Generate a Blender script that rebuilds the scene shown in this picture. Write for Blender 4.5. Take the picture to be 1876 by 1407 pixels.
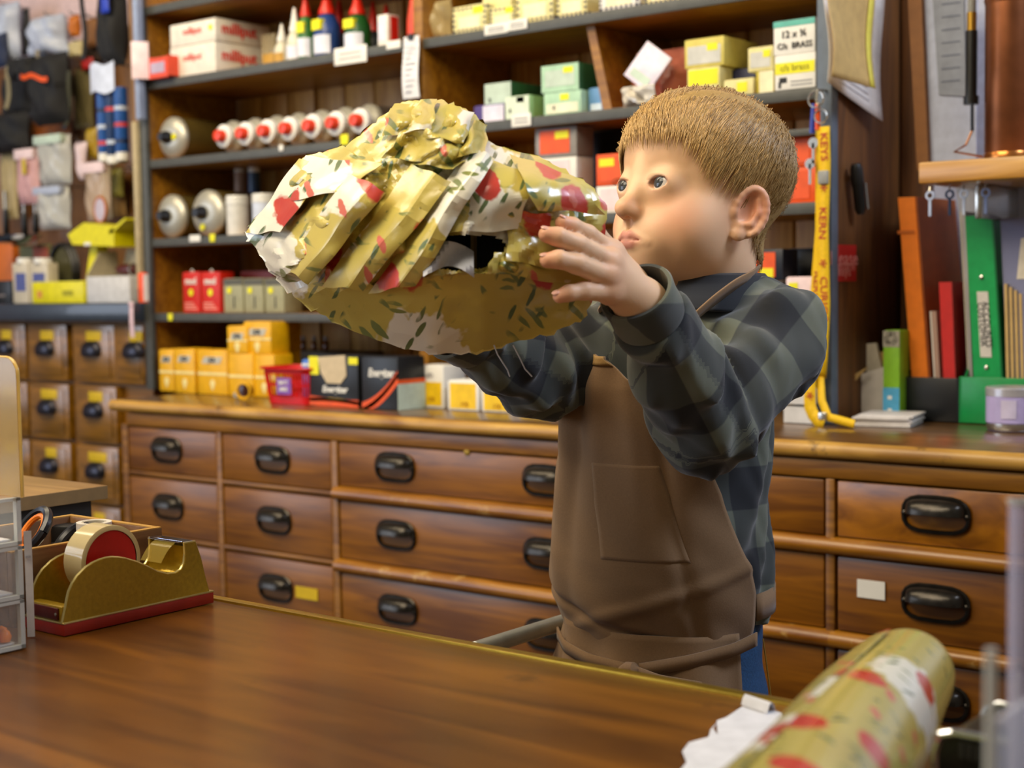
import bpy, bmesh, math, random
import numpy as np
from mathutils import Vector, Matrix
random.seed(7); rng = np.random.default_rng(7)
S = bpy.context.scene; COL = S.collection
for o in list(bpy.data.objects): bpy.data.objects.remove(o)

# ---------------------------------------------------------------- camera (lens measured from the photo's vanishing points)
FPX = 2700.0; CX, CY = 938.0, 703.5; EYE = 1.157
_b = -.0667; _a = (129 + 2700 * _b) / 3398
_up = np.array([_a, -1, _b]); _up /= np.linalg.norm(_up)
_m = np.array([-3398., -129., 2700.]); _m /= np.linalg.norm(_m); _m -= _up * _m.dot(_up); _m /= np.linalg.norm(_m)
_eX = -_m; _eY = np.cross(_up, _eX)
MW = np.array([_eX, _eY, _up])                      # camera (right, down, forward) -> world
CAM = np.array([0, 0, EYE])
cd = bpy.data.cameras.new('camera'); cam = bpy.data.objects.new('camera', cd); COL.objects.link(cam)
cd.sensor_width = 36; cd.lens = FPX / 1876 * 36; cd.clip_start = .02
R = np.array([MW @ [1, 0, 0], MW @ [0, -1, 0], MW @ [0, 0, -1]]).T
cam.matrix_world = Matrix([list(R[i]) + [CAM[i]] for i in range(3)] + [[0, 0, 0, 1]])
cd.dof.use_dof = True; cd.dof.focus_distance = 1.36; cd.dof.aperture_fstop = 6.3
S.camera = cam
def ray(px, py): return MW @ np.array([(px - CX) / FPX, (py - CY) / FPX, 1.0])
def P(px, py, D): r = ray(px, py); return CAM + r * (D / r[1])            # point of the photo on the plane y = D
def PZ(px, py, z): r = ray(px, py); return CAM + r * ((z - EYE) / r[2])   # ... on the plane z
def PX(px, py, X): r = ray(px, py); return CAM + r * (X / r[0])            # ... on the plane x
def PC(px, py, Z): return CAM + ray(px, py) * Z                           # ... at depth Z along the lens axis

# ---------------------------------------------------------------- light and exposure
S.view_settings.view_transform = 'Standard'; S.view_settings.look = 'None'
S.view_settings.gamma = 1; S.view_settings.use_curve_mapping = False
S.view_settings.exposure = -0.08
S.cycles.use_denoising = True
W = bpy.data.worlds.new('shop_ambient'); S.world = W; W.use_nodes = True
W.node_tree.nodes['Background'].inputs[0].default_value = (.84, .74, .58, 1)
W.node_tree.nodes['Background'].inputs[1].default_value = .26
def area(name, loc, target, sx, sy, power, color):
    l = bpy.data.lights.new(name, 'AREA'); l.shape = 'RECTANGLE'; l.size = sx; l.size_y = sy; l.energy = power; l.color = color
    o = bpy.data.objects.new(name, l); COL.objects.link(o); o.location = loc
    o.rotation_euler = (Vector(target) - Vector(loc)).to_track_quat('-Z', 'Y').to_euler(); return o
area('ceiling_lamp_front', (-1.3, .10, 2.5), (-1.5, 1.4, 1.1), 1.6, .8, 46, (1.0, .86, .64))
area('ceiling_lamp_aisle', (-2.3, .95, 2.5), (-2.3, 2.0, 1.2), 1.8, .5, 26, (1.0, .84, .58))
area('shop_window', (-4.6, -1.6, 1.7), (-1.6, 1.6, 1.1), 2.4, 1.8, 70, (.72, .82, 1.0))
area('hair_top_light', (.5, 1.75, 2.4), (-.75, 1.25, 1.3), .6, .5, 28, (.70, .80, 1.0))  # unseen cool overhead light, added for the bluish highlight on the hair

# ---------------------------------------------------------------- materials
def srgb(h):
    if isinstance(h, str):
        h = h.lstrip('#'); c = [int(h[i:i+2], 16) / 255 for i in (0, 2, 4)]
    else: c = list(h)
    return tuple((x / 12.92 if x <= .04045 else ((x + .055) / 1.055) ** 2.4) for x in c) + (1.0,)
MATS = {}
def mat(name, col, rough=.55, metal=0, bump=0, scale=60, var=.10, coat=0, alpha=1, trans=0, emit=0, spec=.5, sheen=0, ior=1.45, sss=0):
    if name in MATS: return MATS[name]
    m = bpy.data.materials.new(name); m.use_nodes = True; nt = m.node_tree; b = nt.nodes['Principled BSDF']
    c = srgb(col) if not (isinstance(col, tuple) and len(col) == 4) else col
    tc = nt.nodes.new('ShaderNodeTexCoord'); n = nt.nodes.new('ShaderNodeTexNoise')
    n.inputs['Scale'].default_value = scale; n.inputs['Detail'].default_value = 5; nt.links.new(tc.outputs['Object'], n.inputs['Vector'])
    r = nt.nodes.new('ShaderNodeValToRGB'); r.color_ramp.elements[0].position = .3; r.color_ramp.elements[1].position = .7
    r.color_ramp.elements[0].color = tuple(x * (1 - var) for x in c[:3]) + (1,); r.color_ramp.elements[1].color = tuple(min(1, x * (1 + var)) for x in c[:3]) + (1,)
    nt.links.new(n.outputs['Fac'], r.inputs['Fac']); nt.links.new(r.outputs['Color'], b.inputs['Base Color'])
    b.inputs['Roughness'].default_value = rough; b.inputs['Metallic'].default_value = metal
    b.inputs['Coat Weight'].default_value = coat; b.inputs['Alpha'].default_value = alpha; b.inputs['Transmission Weight'].default_value = trans
    b.inputs['Specular IOR Level'].default_value = spec; b.inputs['IOR'].default_value = ior
    b.inputs['Sheen Weight'].default_value = sheen
    if sss:
        b.inputs['Subsurface Weight'].default_value = sss; b.inputs['Subsurface Radius'].default_value = (1, .35, .2); b.inputs['Subsurface Scale'].default_value = .006
    if emit:
        b.inputs['Emission Color'].default_value = c; b.inputs['Emission Strength'].default_value = emit
    if bump:
        bn = nt.nodes.new('ShaderNodeBump'); bn.inputs['Strength'].default_value = bump; bn.inputs['Distance'].default_value = .002
        nt.links.new(n.outputs['Fac'], bn.inputs['Height']); nt.links.new(bn.outputs['Normal'], b.inputs['Normal'])
    MATS[name] = m; return m
def wood(name, dark, light, axis='X', rough=.38, scale=9, stretch=14, coat=.25, wear=None, wear_amt=.0, bump=.15):
    if name in MATS: return MATS[name]
    m = bpy.data.materials.new(name); m.use_nodes = True; nt = m.node_tree; b = nt.nodes['Principled BSDF']
    N, L = nt.nodes.new, nt.links.new
    tc = N('ShaderNodeTexCoord'); mp = N('ShaderNodeMapping'); geo = N('ShaderNodeObjectInfo')
    sc = [stretch, stretch, stretch]; sc['XYZ'.index(axis)] = 1.0
    mp.inputs['Scale'].default_value = sc
    ad = N('ShaderNodeVectorMath'); ad.operation = 'ADD'
    L(tc.outputs['Object'], ad.inputs[0]); 
    mul = N('ShaderNodeMath'); mul.operation = 'MULTIPLY'; mul.inputs[1].default_value = 7.3; L(geo.outputs['Random'], mul.inputs[0])
    L(mul.outputs[0], ad.inputs[1]); L(ad.outputs[0], mp.inputs['Vector'])
    n = N('ShaderNodeTexNoise'); n.inputs['Scale'].default_value = scale * .55; n.inputs['Detail'].default_value = 7; n.inputs['Distortion'].default_value = 1.2; L(mp.outputs[0], n.inputs['Vector'])
    n2 = N('ShaderNodeTexNoise'); n2.inputs['Scale'].default_value = scale * .5; n2.inputs['Detail'].default_value = 3; L(ad.outputs[0], n2.inputs['Vector'])
    mx = N('ShaderNodeMath'); mx.operation = 'MULTIPLY_ADD'; mx.inputs[1].default_value = .6; L(n2.outputs['Fac'], mx.inputs[0])
    sub = N('ShaderNodeMath'); sub.operation = 'SUBTRACT'; sub.inputs[1].default_value = .3; L(n.outputs['Fac'], sub.inputs[0]); L(sub.outputs[0], mx.inputs[2])
    r = N('ShaderNodeValToRGB'); e = r.color_ramp.elements; e[0].position = .30; e[1].position = .72
    e[0].color = srgb(dark); e[1].color = srgb(light); L(mx.outputs[0], r.inputs['Fac'])
    out = r.outputs['Color']
    if wear:
        n3 = N('ShaderNodeTexNoise'); n3.inputs['Scale'].default_value = 14; n3.inputs['Detail'].default_value = 8; n3.inputs['Roughness'].default_value = .7; L(ad.outputs[0], n3.inputs['Vector'])
        r3 = N('ShaderNodeValToRGB'); r3.color_ramp.elements[0].position = .62 - wear_amt; r3.color_ramp.elements[1].position = .70 - wear_amt * .7; L(n3.outputs['Fac'], r3.inputs['Fac'])
        mix = N('ShaderNodeMix'); mix.data_type = 'RGBA'; L(r3.outputs['Color'], mix.inputs['Factor']); L(out, mix.inputs['A']); mix.inputs['B'].default_value = srgb(wear); out = mix.outputs['Result']
    L(out, b.inputs['Base Color']); b.inputs['Roughness'].default_value = rough; b.inputs['Coat Weight'].default_value = coat; b.inputs['Coat Roughness'].default_value = .22
    bn = N('ShaderNodeBump'); bn.inputs['Strength'].default_value = bump; bn.inputs['Distance'].default_value = .003
    L(n.outputs['Fac'], bn.inputs['Height']); L(bn.outputs['Normal'], b.inputs['Normal'])
    MATS[name] = m; return m

# ---------------------------------------------------------------- mesh helpers
class MB:
    def __init__(s): s.v = []; s.f = []
    def add(s, vs, fs):
        k = len(s.v); s.v += [tuple(map(float, p)) for p in vs]; s.f += [tuple(i + k for i in f) for f in fs]; return s
    def box(s, x0, x1, y0, y1, z0, z1, bv=0, M=None):
        if bv <= 0:
            vs = [(x, y, z) for z in (z0, z1) for y in (y0, y1) for x in (x0, x1)]
            fs = [(0, 2, 3, 1), (4, 5, 7, 6), (0, 1, 5, 4), (2, 6, 7, 3), (0, 4, 6, 2), (1, 3, 7, 5)]
        else:
            bm = bmesh.new(); bmesh.ops.create_cube(bm, size=1)
            for v in bm.verts: v.co = Vector((x0 + (v.co.x + .5) * (x1 - x0), y0 + (v.co.y + .5) * (y1 - y0), z0 + (v.co.z + .5) * (z1 - z0)))
            bv = min(bv, .49 * min(abs(x1 - x0), abs(y1 - y0), abs(z1 - z0)))
            bmesh.ops.bevel(bm, geom=bm.edges[:], offset=bv, segments=2, profile=.5, affect='EDGES')
            bm.verts.index_update(); vs = [v.co[:] for v in bm.verts]; fs = [[v.index for v in f.verts] for f in bm.faces]; bm.free()
        if M is not None: vs = [tuple(M @ Vector(p)) for p in vs]
        return s.add(vs, fs)
    def lathe(s, prof, n=24, M=None, cap=True):          # profile of (r, z), turned about z
        vs = []; fs = []
        for r, z in prof:
            for i in range(n): a = 2 * math.pi * i / n; vs.append((r * math.cos(a), r * math.sin(a), z))
        for j in range(len(prof) - 1):
            for i in range(n): fs.append((j * n + i, j * n + (i + 1) % n, (j + 1) * n + (i + 1) % n, (j + 1) * n + i))
        if cap:
            if prof[0][0] > 1e-5: fs.append(tuple(range(n))[::-1])
            if prof[-1][0] > 1e-5: fs.append(tuple((len(prof) - 1) * n + i for i in range(n)))
        if M is not None: vs = [tuple(M @ Vector(p)) for p in vs]
        return s.add(vs, fs)
    def tube(s, pts, r, n=8, cap=True):
        pts = [Vector(p) for p in pts]; rr = r if hasattr(r, '__len__') else [r] * len(pts)
        vs = []; fs = []; prev = None
        for i, p in enumerate(pts):
            t = (pts[min(i + 1, len(pts) - 1)] - pts[max(i - 1, 0)]).normalized()
            if prev is None: u = t.orthogonal().normalized()
            else: u = (prev - t * prev.dot(t)); u = u.normalized() if u.length > 1e-6 else t.orthogonal().normalized()
            prev = u; w = t.cross(u)
            for k in range(n): a = 2 * math.pi * k / n; vs.append(p + (u * math.cos(a) + w * math.sin(a)) * rr[i])
        for i in range(len(pts) - 1):
            for k in range(n): fs.append((i * n + k, i * n + (k + 1) % n, (i + 1) * n + (k + 1) % n, (i + 1) * n + k))
        if cap: fs.append(tuple(range(n))[::-1]); fs.append(tuple((len(pts) - 1) * n + k for k in range(n)))
        return s.add(vs, fs)
    def prism(s, poly, d0, d1, plane='XZ'):              # closed outline pushed from d0 to d1 across its plane
        n = len(poly)
        f = {'XZ': lambda a, b, d: (a, d, b), 'XY': lambda a, b, d: (a, b, d), 'YZ': lambda a, b, d: (d, a, b)}[plane]
        vs = [f(a, b, d0) for a, b in poly] + [f(a, b, d1) for a, b in poly]
        fs = [tuple(range(n)), tuple(range(n, 2 * n))[::-1]] + [(i, i + n, (i + 1) % n + n, (i + 1) % n) for i in range(n)]
        return s.add(vs, fs)
    def grid(s, fn, nu, nv, thick=0):                    # fn(u, v) -> point, u, v in 0..1; thick > 0 makes a sheet with a back
        pts = np.array([[fn(i / nu, j / nv) for i in range(nu + 1)] for j in range(nv + 1)], float)
        return s.sheet(pts, thick)
    def sheet(s, pts, thick=0):
        nv, nu = pts.shape[0] - 1, pts.shape[1] - 1
        idx = lambda j, i: j * (nu + 1) + i
        fs = [(idx(j, i), idx(j, i + 1), idx(j + 1, i + 1), idx(j + 1, i)) for j in range(nv) for i in range(nu)]
        if not thick: return s.add(pts.reshape(-1, 3), fs)
        du = np.gradient(pts, axis=1); dv = np.gradient(pts, axis=0); nn = np.cross(du, dv); nn /= np.linalg.norm(nn, axis=2, keepdims=True) + 1e-12
        b = pts - nn * thick; k = (nu + 1) * (nv + 1)
        fs2 = [tuple(i + k for i in f[::-1]) for f in fs]
        rim = [idx(0, i) for i in range(nu + 1)] + [idx(j, nu) for j in range(1, nv + 1)] + [idx(nv, i) for i in range(nu - 1, -1, -1)] + [idx(j, 0) for j in range(nv - 1, 0, -1)]
        fs3 = [(rim[i], rim[i] + k, rim[(i + 1) % len(rim)] + k, rim[(i + 1) % len(rim)]) for i in range(len(rim))]
        return s.add(np.concatenate([pts.reshape(-1, 3), b.reshape(-1, 3)]), fs + fs2 + fs3)
    def mesh(s, name, smooth=None):
        me = bpy.data.meshes.new(name); me.from_pydata(s.v, [], s.f); me.validate()
        bm = bmesh.new(); bm.from_mesh(me); bmesh.ops.recalc_face_normals(bm, faces=bm.faces); bm.to_mesh(me); bm.free()
        if smooth is not None:
            me.polygons.foreach_set('use_smooth', [True] * len(me.polygons))
            if smooth < 180: me.set_sharp_from_angle(angle=math.radians(smooth))
        return me
def link(name, data, parent=None, m=None):
    o = bpy.data.objects.new(name, data); COL.objects.link(o)
    if parent is not None: o.parent = parent
    if m is not None: data.materials.clear(); data.materials.append(m)
    return o
def obj(name, mb, m, parent=None, smooth=40): return link(name, mb.mesh(name, smooth), parent, m)
def tag(o, label=None, cat=None, group=None, kind=None):
    for k, v in (('label', label), ('category', cat), ('group', group), ('kind', kind)):
        if v: o[k] = v
    return o
def thing(name, label, cat, loc=(0, 0, 0), rz=0, group=None):
    o = bpy.data.objects.new(name, None); COL.objects.link(o); o.empty_display_size = .05
    o.location = tuple(map(float, loc)); o.rotation_euler = (0, 0, rz); return tag(o, label, cat, group)
def struct(name, mb, m, parent=None, smooth=40):
    o = obj(name, mb, m, parent, smooth)
    if parent is None: o['kind'] = 'structure'
    return o
def copy_tree(o, parent=None):
    c = o.copy(); COL.objects.link(c)
    if parent is not None: c.parent = parent
    for ch in list(o.children): copy_tree(ch, c)
    return c
_dg = None
def text(s, size, m, parent, x=0, y=0, z=0, rot=(math.pi / 2, 0, 0), name='lettering', ex=.0003, align='CENTER', shear=0, bold=0, sx=1):
    c = bpy.data.curves.new(name, 'FONT'); c.body = s; c.size = size; c.extrude = ex; c.align_x = align; c.align_y = 'CENTER'; c.shear = shear; c.offset = bold
    c.resolution_u = 2
    tmp = bpy.data.objects.new('tmp', c); COL.objects.link(tmp); dg = bpy.context.evaluated_depsgraph_get(); dg.update()
    me = bpy.data.meshes.new_from_object(tmp.evaluated_get(dg)); me.name = name; bpy.data.objects.remove(tmp); bpy.data.curves.remove(c)
    o = link(name, me, parent, m); o.location = (x, y, z); o.rotation_euler = rot; o.scale = (sx, 1, 1); return o
def Xof(px, D, py=600): return P(px, py, D)[0]
def Zof(px, py, D): return P(px, py, D)[2]
WHITE = mat('white_card', '#e4e2dc', .6, var=.03); STICK = mat('yellow_sticker', '#e6e010', .55, var=.03); BLACK = mat('black_plastic', '#141414', .35, var=.05)
# ---------------------------------------------------------------- room shell
Dw = 2.30                                                # back wall
Dc, Ds = 1.778, 2.01                                     # worktop front edge, shelf front edge
CT, BT = .873, .944                                      # heights of the front counter and of the back worktop
struct('floor', MB().box(-6, 2.2, -3, 2.5, -.05, 0), wood('floor_boards', '#3a2615', '#5a3d22', 'X'))
struct('wall_back', MB().box(-6, 2.2, Dw + .02, Dw + .12, 0, 2.7), mat('painted_plaster', '#cdb3b4', .8, bump=.1))
struct('wall_left', MB().box(-6.1, -6, -.5, 2.5, 0, 2.7), mat('painted_plaster', '#c9b2b4', .8, bump=.1))

CABW = wood('drawer_mahogany', '#5e3404', '#8e580a', 'X', .4, 8, 12, .18, bump=.05)
CABD = wood('cabinet_frame_wood', '#5c3400', '#95620c', 'X', .45, 8, 12, .1)
RAILW = wood('rail_worn_wood', '#744100', '#a8701a', 'X', .38, 9, 10, .3, '#c09a58', .02)
BURR = wood('burr_veneer', '#623400', '#a86a08', 'X', .36, 22, 2.2, .4)
EDGEW = wood('worn_front_edge', '#8a5c1a', '#c89a45', 'X', .45, 9, 6, .1, '#3a2208', .03)
TOPW = wood('worktop_wood', '#4a3016', '#77532b', 'X', .28, 8, 12, .5, '#2c1a0b', .02)
IRON = mat('black_iron', '#34302b', .27, .7, bump=.1, scale=120, var=.3)
YLAB = mat('yellow_paper_label', '#c9a808', .6)

# --- back drawer cabinet
cab = thing('drawer_cabinet', 'long mahogany cabinet of drawers with black cup handles under the shelves', 'cabinet')
XL, XR = -2.411, -.15
obj('body', MB().box(XL + .01, XR, Dc + .034, Dw - .01, .03, BT - .024), CABD, cab)
obj('plinth', MB().box(XL + .03, XR - .02, Dc + .07, Dw - .03, 0, .03), CABD, cab)
obj('frieze_rail', MB().box(XL + .01, XR, Dc + .012, Dc + .034, BT - .050, BT - .025, .003), CABD, cab)
def cup_handle(parent, x, z, sx=1.0, burn=0):
    mb = MB(); w, h = .039 * sx, .022
    st = []                                              # stadium-shaped back plate
    for i in range(20):
        a = 2 * math.pi * i / 20; st.append((math.copysign(abs(math.cos(a)) ** .55, math.cos(a)) * (w + .0045), math.copysign(abs(math.sin(a)) ** .75, math.sin(a)) * (h + .002)))
    mb.tube([(p[0] * .965, -.0022, p[1] * .94) for p in st + st[:1]], .0032, 6, cap=False)
    pts = np.zeros((9, 17, 3))
    for j in range(9):                                   # hood: a quarter barrel with rounded ends, open below
        t = math.radians(4 + 86 * j / 8)
        for i in range(17):
            u = -1 + 2 * i / 16; e = (1 - abs(u) ** 3.2) ** .5
            pts[j, i] = (u * w, -.003 - .021 * e * max(0, math.cos(t)) ** .8, (h - .001) * math.sin(t) * (.45 + .55 * e))
    mb.sheet(pts, .0016)
    for sgn in (-1, 1): mb.lathe([(.004, 0), (.004, .0015), (.002, .003), (0, .0033)], 10, Matrix.Translation((sgn * (w + .001), -.003, 0)) @ Matrix.Rotation(math.pi / 2, 4, 'X'))
    o = obj('cup_handle', mb, IRON, parent, 50); o.location = (x, Dc + .015, z); return o
def drawer(x0, x1, z0, z1, hs, m, lip=True, sx=1.0):
    mb = MB().box(x0, x1, Dc + .015, Dc + .033, z0, z1, .003)
    d = obj('drawer', mb, m, cab)
    for hx in hs: cup_handle(d, hx, (z0 + z1) / 2 + .003, sx)
    return d
def stile(x0, x1): obj('stile', MB().box(x0, x1, Dc + .013, Dc + .034, .05, BT - .050, .002), CABD, cab)
D1 = Dc + .015
xs = [Xof(p, D1, 800) for p in (222, 397, 405, 609, 614)]
rows_a = [(.803, .8915), (.681, .796), (.556, .674), (.432, .550), (.33, .425), (.19, .32), (.06, .18)]
rows_b = [(.8165, .8915), (.690, .790), (.563, .6635), (.439, .537), (.31, .413), (.185, .285), (.06, .16)]
stile(XL + .01, xs[0] + .008); stile(xs[1] - .001, xs[2] + .001); stile(xs[3] - .004, xs[3] + .012)
dr = {}
for k, (z0, z1) in enumerate(rows_a):
    z0 += .003; z1 += -.003 if k else 0
    dr['a', k] = drawer(xs[0] + .010, xs[1] - .003, z0, z1, [Xof(306, D1, 812)], CABW)
    dr['b', k] = drawer(xs[2] + .003, xs[3] - .006, z0, z1, [Xof(500, D1, 832)], CABW)
    obj('drawer_rail', MB().box(xs[0], xs[3], Dc + .014, Dc + .034, z0 - .009, z0 - .001, .002), CABD, cab)
obj('paper_label', MB().box(-.028, .028, -.001, 0, -.0105, .0105), YLAB, dr['b', 2]).location = P(562, 1087, D1 - .001)
x3r = -1.215; x4 = (-1.20, Xof(1512, D1, 900)); x5 = (Xof(1531, D1, 900), -.2925)
stile(x3r + .002, x4[0] - .002); stile(x4[1] + .001, x5[0] - .001); stile(x5[1] + .003, XR)
for k, (z0, z1) in enumerate(rows_b):
    zz1 = z1 if k else BT - .052
    wide = [Xof(724, D1, 857), Xof(1000, D1, 880)]
    dr['c', k] = drawer(xs[3] + .014, x3r, z0, zz1, wide, CABW)
    dr['d', k] = drawer(x4[0], x4[1] - .002, z0, zz1, [-1.05], CABW)
    dr['e', k] = drawer(x5[0] + .002, x5[1], z0, zz1, [Xof(1715, D1, 940), -.435], BURR if k == 0 else CABW, sx=1.04)
    if k < 6:                                            # half-round rail below each row
        zr = (z0 + rows_b[k + 1][1]) / 2
        pf = [(Dc + .034, zr - .013), (Dc + .015, zr - .012)] + [(Dc + .0135 - .012 * math.cos(t), zr + .011 * math.sin(t)) for t in [math.radians(-80 + 20 * i) for i in range(9)]] + [(Dc + .015, zr + .012), (Dc + .034, zr + .013)]
        for x0, x1 in ((xs[3] + .006, x3r + .01), (x3r + .01, x4[1] + .01), (x4[1] + .01, XR - .02)):
            obj('half_round_rail', MB().prism(pf, x0, x1, 'YZ'), RAILW, cab)
obj('keyhole_plate', MB().lathe([(.006, 0), (.006, .0015), (.003, .002), (0, .002)], 12, Matrix.Rotation(math.pi / 2, 4, 'X')), mat('old_brass', '#b08a3a', .35, .9), dr['c', 0]).location = P(856, 828, D1)
obj('paper_label', MB().box(-.0195, .0195, -.001, 0, -.012, .012), WHITE, dr['e', 1]).location = P(1596, 1080, D1 - .001)
# --- its worktop
wt = thing('worktop', 'worn dark wooden worktop with a pale rounded front edge on the drawer cabinet', 'worktop')
obj('top_board', MB().box(XL - .03, XR + .02, Dc + .015, Dw - .01, BT - .024, BT - .0008, .003), TOPW, wt)
pf = [(Dc + .015, BT - .023)] + [(Dc + .0105 - .0105 * math.cos(t), BT - .0118 + .011 * math.sin(t)) for t in [math.radians(-90 + 22.5 * i) for i in range(9)]] + [(Dc + .015, BT - .001)]
obj('front_nosing', MB().prism(pf, XL - .03, XR + .02, 'YZ'), EDGEW, wt)

# --- shelving unit standing on the worktop
sh = thing('shelf_unit', 'tall wooden wall shelving with grey edged boards above the drawer cabinet', 'shelf')
PLK = wood('pine_planks', '#a06c20', '#d0a050', 'Z', .5, 7, 12, .1)
SHW = wood('shelf_board_wood', '#7a4c06', '#a87318', 'X', .5, 7, 12, .1)
GREY = mat('grey_edge_paint', '#4b4c49', .5, bump=.1)
ZS = {0: 1.761, 1: 1.604, 2: 1.4375, 3: 1.2695, 4: 1.110}
SX0, SXM, SX1 = -2.606, Xof(768, Ds, 200), Xof(1500, Ds, 400)
Db = Dw - .03
k = 0; x = SX0
while x < SX1 - .02:
    w = .0885
    obj('plank', MB().box(x + .0025, min(x + w, SX1) - .0025, Db - .002 * (k % 3), Dw, BT, 2.0, .003), PLK, sh); x += w; k += 1
obj('backing', MB().box(SX0, SX1, Dw, Dw + .015, BT, 2.0), mat('dark_gap', '#1a0f06', .8), sh)
def shelf(x0, x1, z, t=.017, edge=True, d0=Ds):
    b = obj('shelf_board', MB().box(x0, x1, d0 + .005, Db - .004, z - t, z - .0008, .001), SHW, sh)
    obj('grey_edging', MB().box(x0, x1, d0, d0 + .005, z - t - .001, z - .0006, .001), GREY, b)
for i in (0, 1, 2, 3, 4): shelf(SX0 + .0125, SXM - .011, ZS[i])
shelf(SXM + .011, SX1, ZS[1]); shelf(SXM + .011, SX1, ZS[2] + .007); shelf(SXM + .011, SX1, ZS[3] + .006); shelf(SXM + .011, SX1, ZS[4])
shelf(SXM + .011, SX1, ZS[0])
obj('side_panel', MB().box(SX0, SX0 + .012, Ds + .0045, Db - .004, BT, 2.0, .002), SHW, sh)
obj('upright', MB().box(SX0 - .004, SX0 + .02, Ds - .008, Ds + .004, BT, 2.0, .002), GREY, sh)
obj('divider', MB().box(SXM - .011, SXM + .011, Ds, Db - .004, BT, 2.0, .002), SHW, sh)
obj('upright', MB().box(SX1, SX1 + .024, Ds - .006, Ds + .016, BT, 2.0, .002), mat('blue_grey_edge', '#5a6470', .45), sh)
PIL = wood('pillar_wood', '#47280c', '#76491c', 'Z', .6, 7, 12, .0)
obj('side_panel', MB().box(SX1, SX1 + .02, Ds + .016, Db - .004, BT, 2.0, .002), PIL, sh)
# leaning partition and small pigeonhole shelf of the right bay
xd = Xof(1118, Ds + .06, 120)
obj('divider', MB().prism([(xd - .02, ZS[1] - .018), (xd - .004, ZS[1] - .018), (xd + .03, ZS[2] + .008), (xd + .012, ZS[2] + .008)], Ds + .02, Db - .006), SHW, sh)
shelf(Xof(1360, Ds, 235), SX1, 1.385, .010)
for px, py, w, h, s in ((642, 101, .085, .032, ''), (721, 82, .035, .015, ''), (909, 53, .052, .018, ''), (948, 45, .042, .018, ''), (955, 220, .042, .022, ''), (357, 437, .034, .014, ''), (515, 271, .012, .012, '')):
    p = P(px, py, Ds - .002); o = obj('shelf_tag', MB().box(-w / 2, w / 2, -.001, .001, -h / 2, h / 2, .0008), WHITE, sh); o.location = p; o['label'] = 'small white price ticket on the shelf edge'
    if w > .035:
        for q in range(2): obj('print_line', MB().box(-w * .34, w * .34, -.0014, -.001, h * (.12 - .28 * q) - .0012, h * (.12 - .28 * q) + .0012), mat('grey_ink', '#8d8d8f', .6), o)
for px, py, w in ((389, 436, .016), (312, 581, .015), (631, 256, .02)):
    p = P(px, py, Ds - .002); o = obj('shelf_tag', MB().box(-w / 2, w / 2, -.001, .001, -w / 2, w / 2, .0008), STICK, sh); o.location = p; o['label'] = 'small yellow price ticket on the shelf edge'

# --- small drawer cabinet further left
Dl = 1.995; ZL = 1.132
lc = thing('small_drawer_cabinet', 'tall cabinet of small wooden drawers with shell handles and yellow labels', 'cabinet')
LW = wood('left_drawer_wood', '#604000', '#946414', 'X', .3, 8, 10, .5)
xl0, xl1 = -3.7, SX0 - .01
obj('body', MB().box(xl0, XL - .04, Dl + .03, Dw - .01, .02, BT - .04), CABD, lc)
obj('upper_body', MB().box(xl0, xl1, Dl + .03, Dw - .01, BT - .04, ZL - .042), CABD, lc)
SHELL = mat('pewter_shell', '#33323a', .28, .75, bump=.2, scale=90)
cx = [Xof(p, Dl, 640) for p in (-88, 6, 80, 165, 242)]
yb = [Zof(165, y, Dl) for y in (592, 704, 814, 924, 1034, 1144, 1254)]
zr = [(yb[i + 1] + .004, yb[i] - .004) for i in range(6)]
for c in cx:
    for r_, (z0, z1) in enumerate(zr):
        if c > -2.66 and r_ >= 1: continue
        hw = .077
        d = obj('drawer', MB().box(c - hw, min(c + hw, xl1 - .002 if r_ == 0 else XL - .045), Dl + .008, Dl + .03, z0, z1, .003), LW, lc)
        obj('bead', MB().box(c - hw + .014, c + hw - .014 if c + hw < xl1 else xl1 - .01, Dl + .005, Dl + .0085, z0 + .012, z1 - .012, .001), LW, d)
        mb = MB(); hz = (z0 + z1) / 2 + .004
        pts = np.zeros((7, 15, 3))
        for j in range(7):
            for i in range(15):
                t = math.radians(-25 + 115 * j / 6); u = -1 + 2 * i / 14; e = (1 - abs(u) ** 2.6) ** .5
                fl = 1 + .05 * math.cos(i * math.pi)
                pts[j, i] = (u * .034, -.018 * e * max(0, math.cos(t)) * fl, .025 * math.sin(t) * (.3 + .7 * e) )
        mb.sheet(pts, .002)
        o = obj('shell_handle', mb, SHELL, d, 60); o.location = (c, Dl + .005, hz)
        w = random.uniform(.02, .034)
        o = obj('paper_label', MB().box(-w, w, -.001, 0, -.011, .011, .0006), YLAB, d); o.location = (c + .008, Dl + .005, hz + .036)
lt = thing('cabinet_top', 'dark blue painted top board on the small drawer cabinet', 'worktop')
obj('top_board', MB().box(xl0, xl1 + .004, Dl - .02, Dw - .01, ZL - .04, ZL, .004), mat('dark_blue_paint', '#2a3340', .3, bump=.1, coat=.3), lt)
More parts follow.
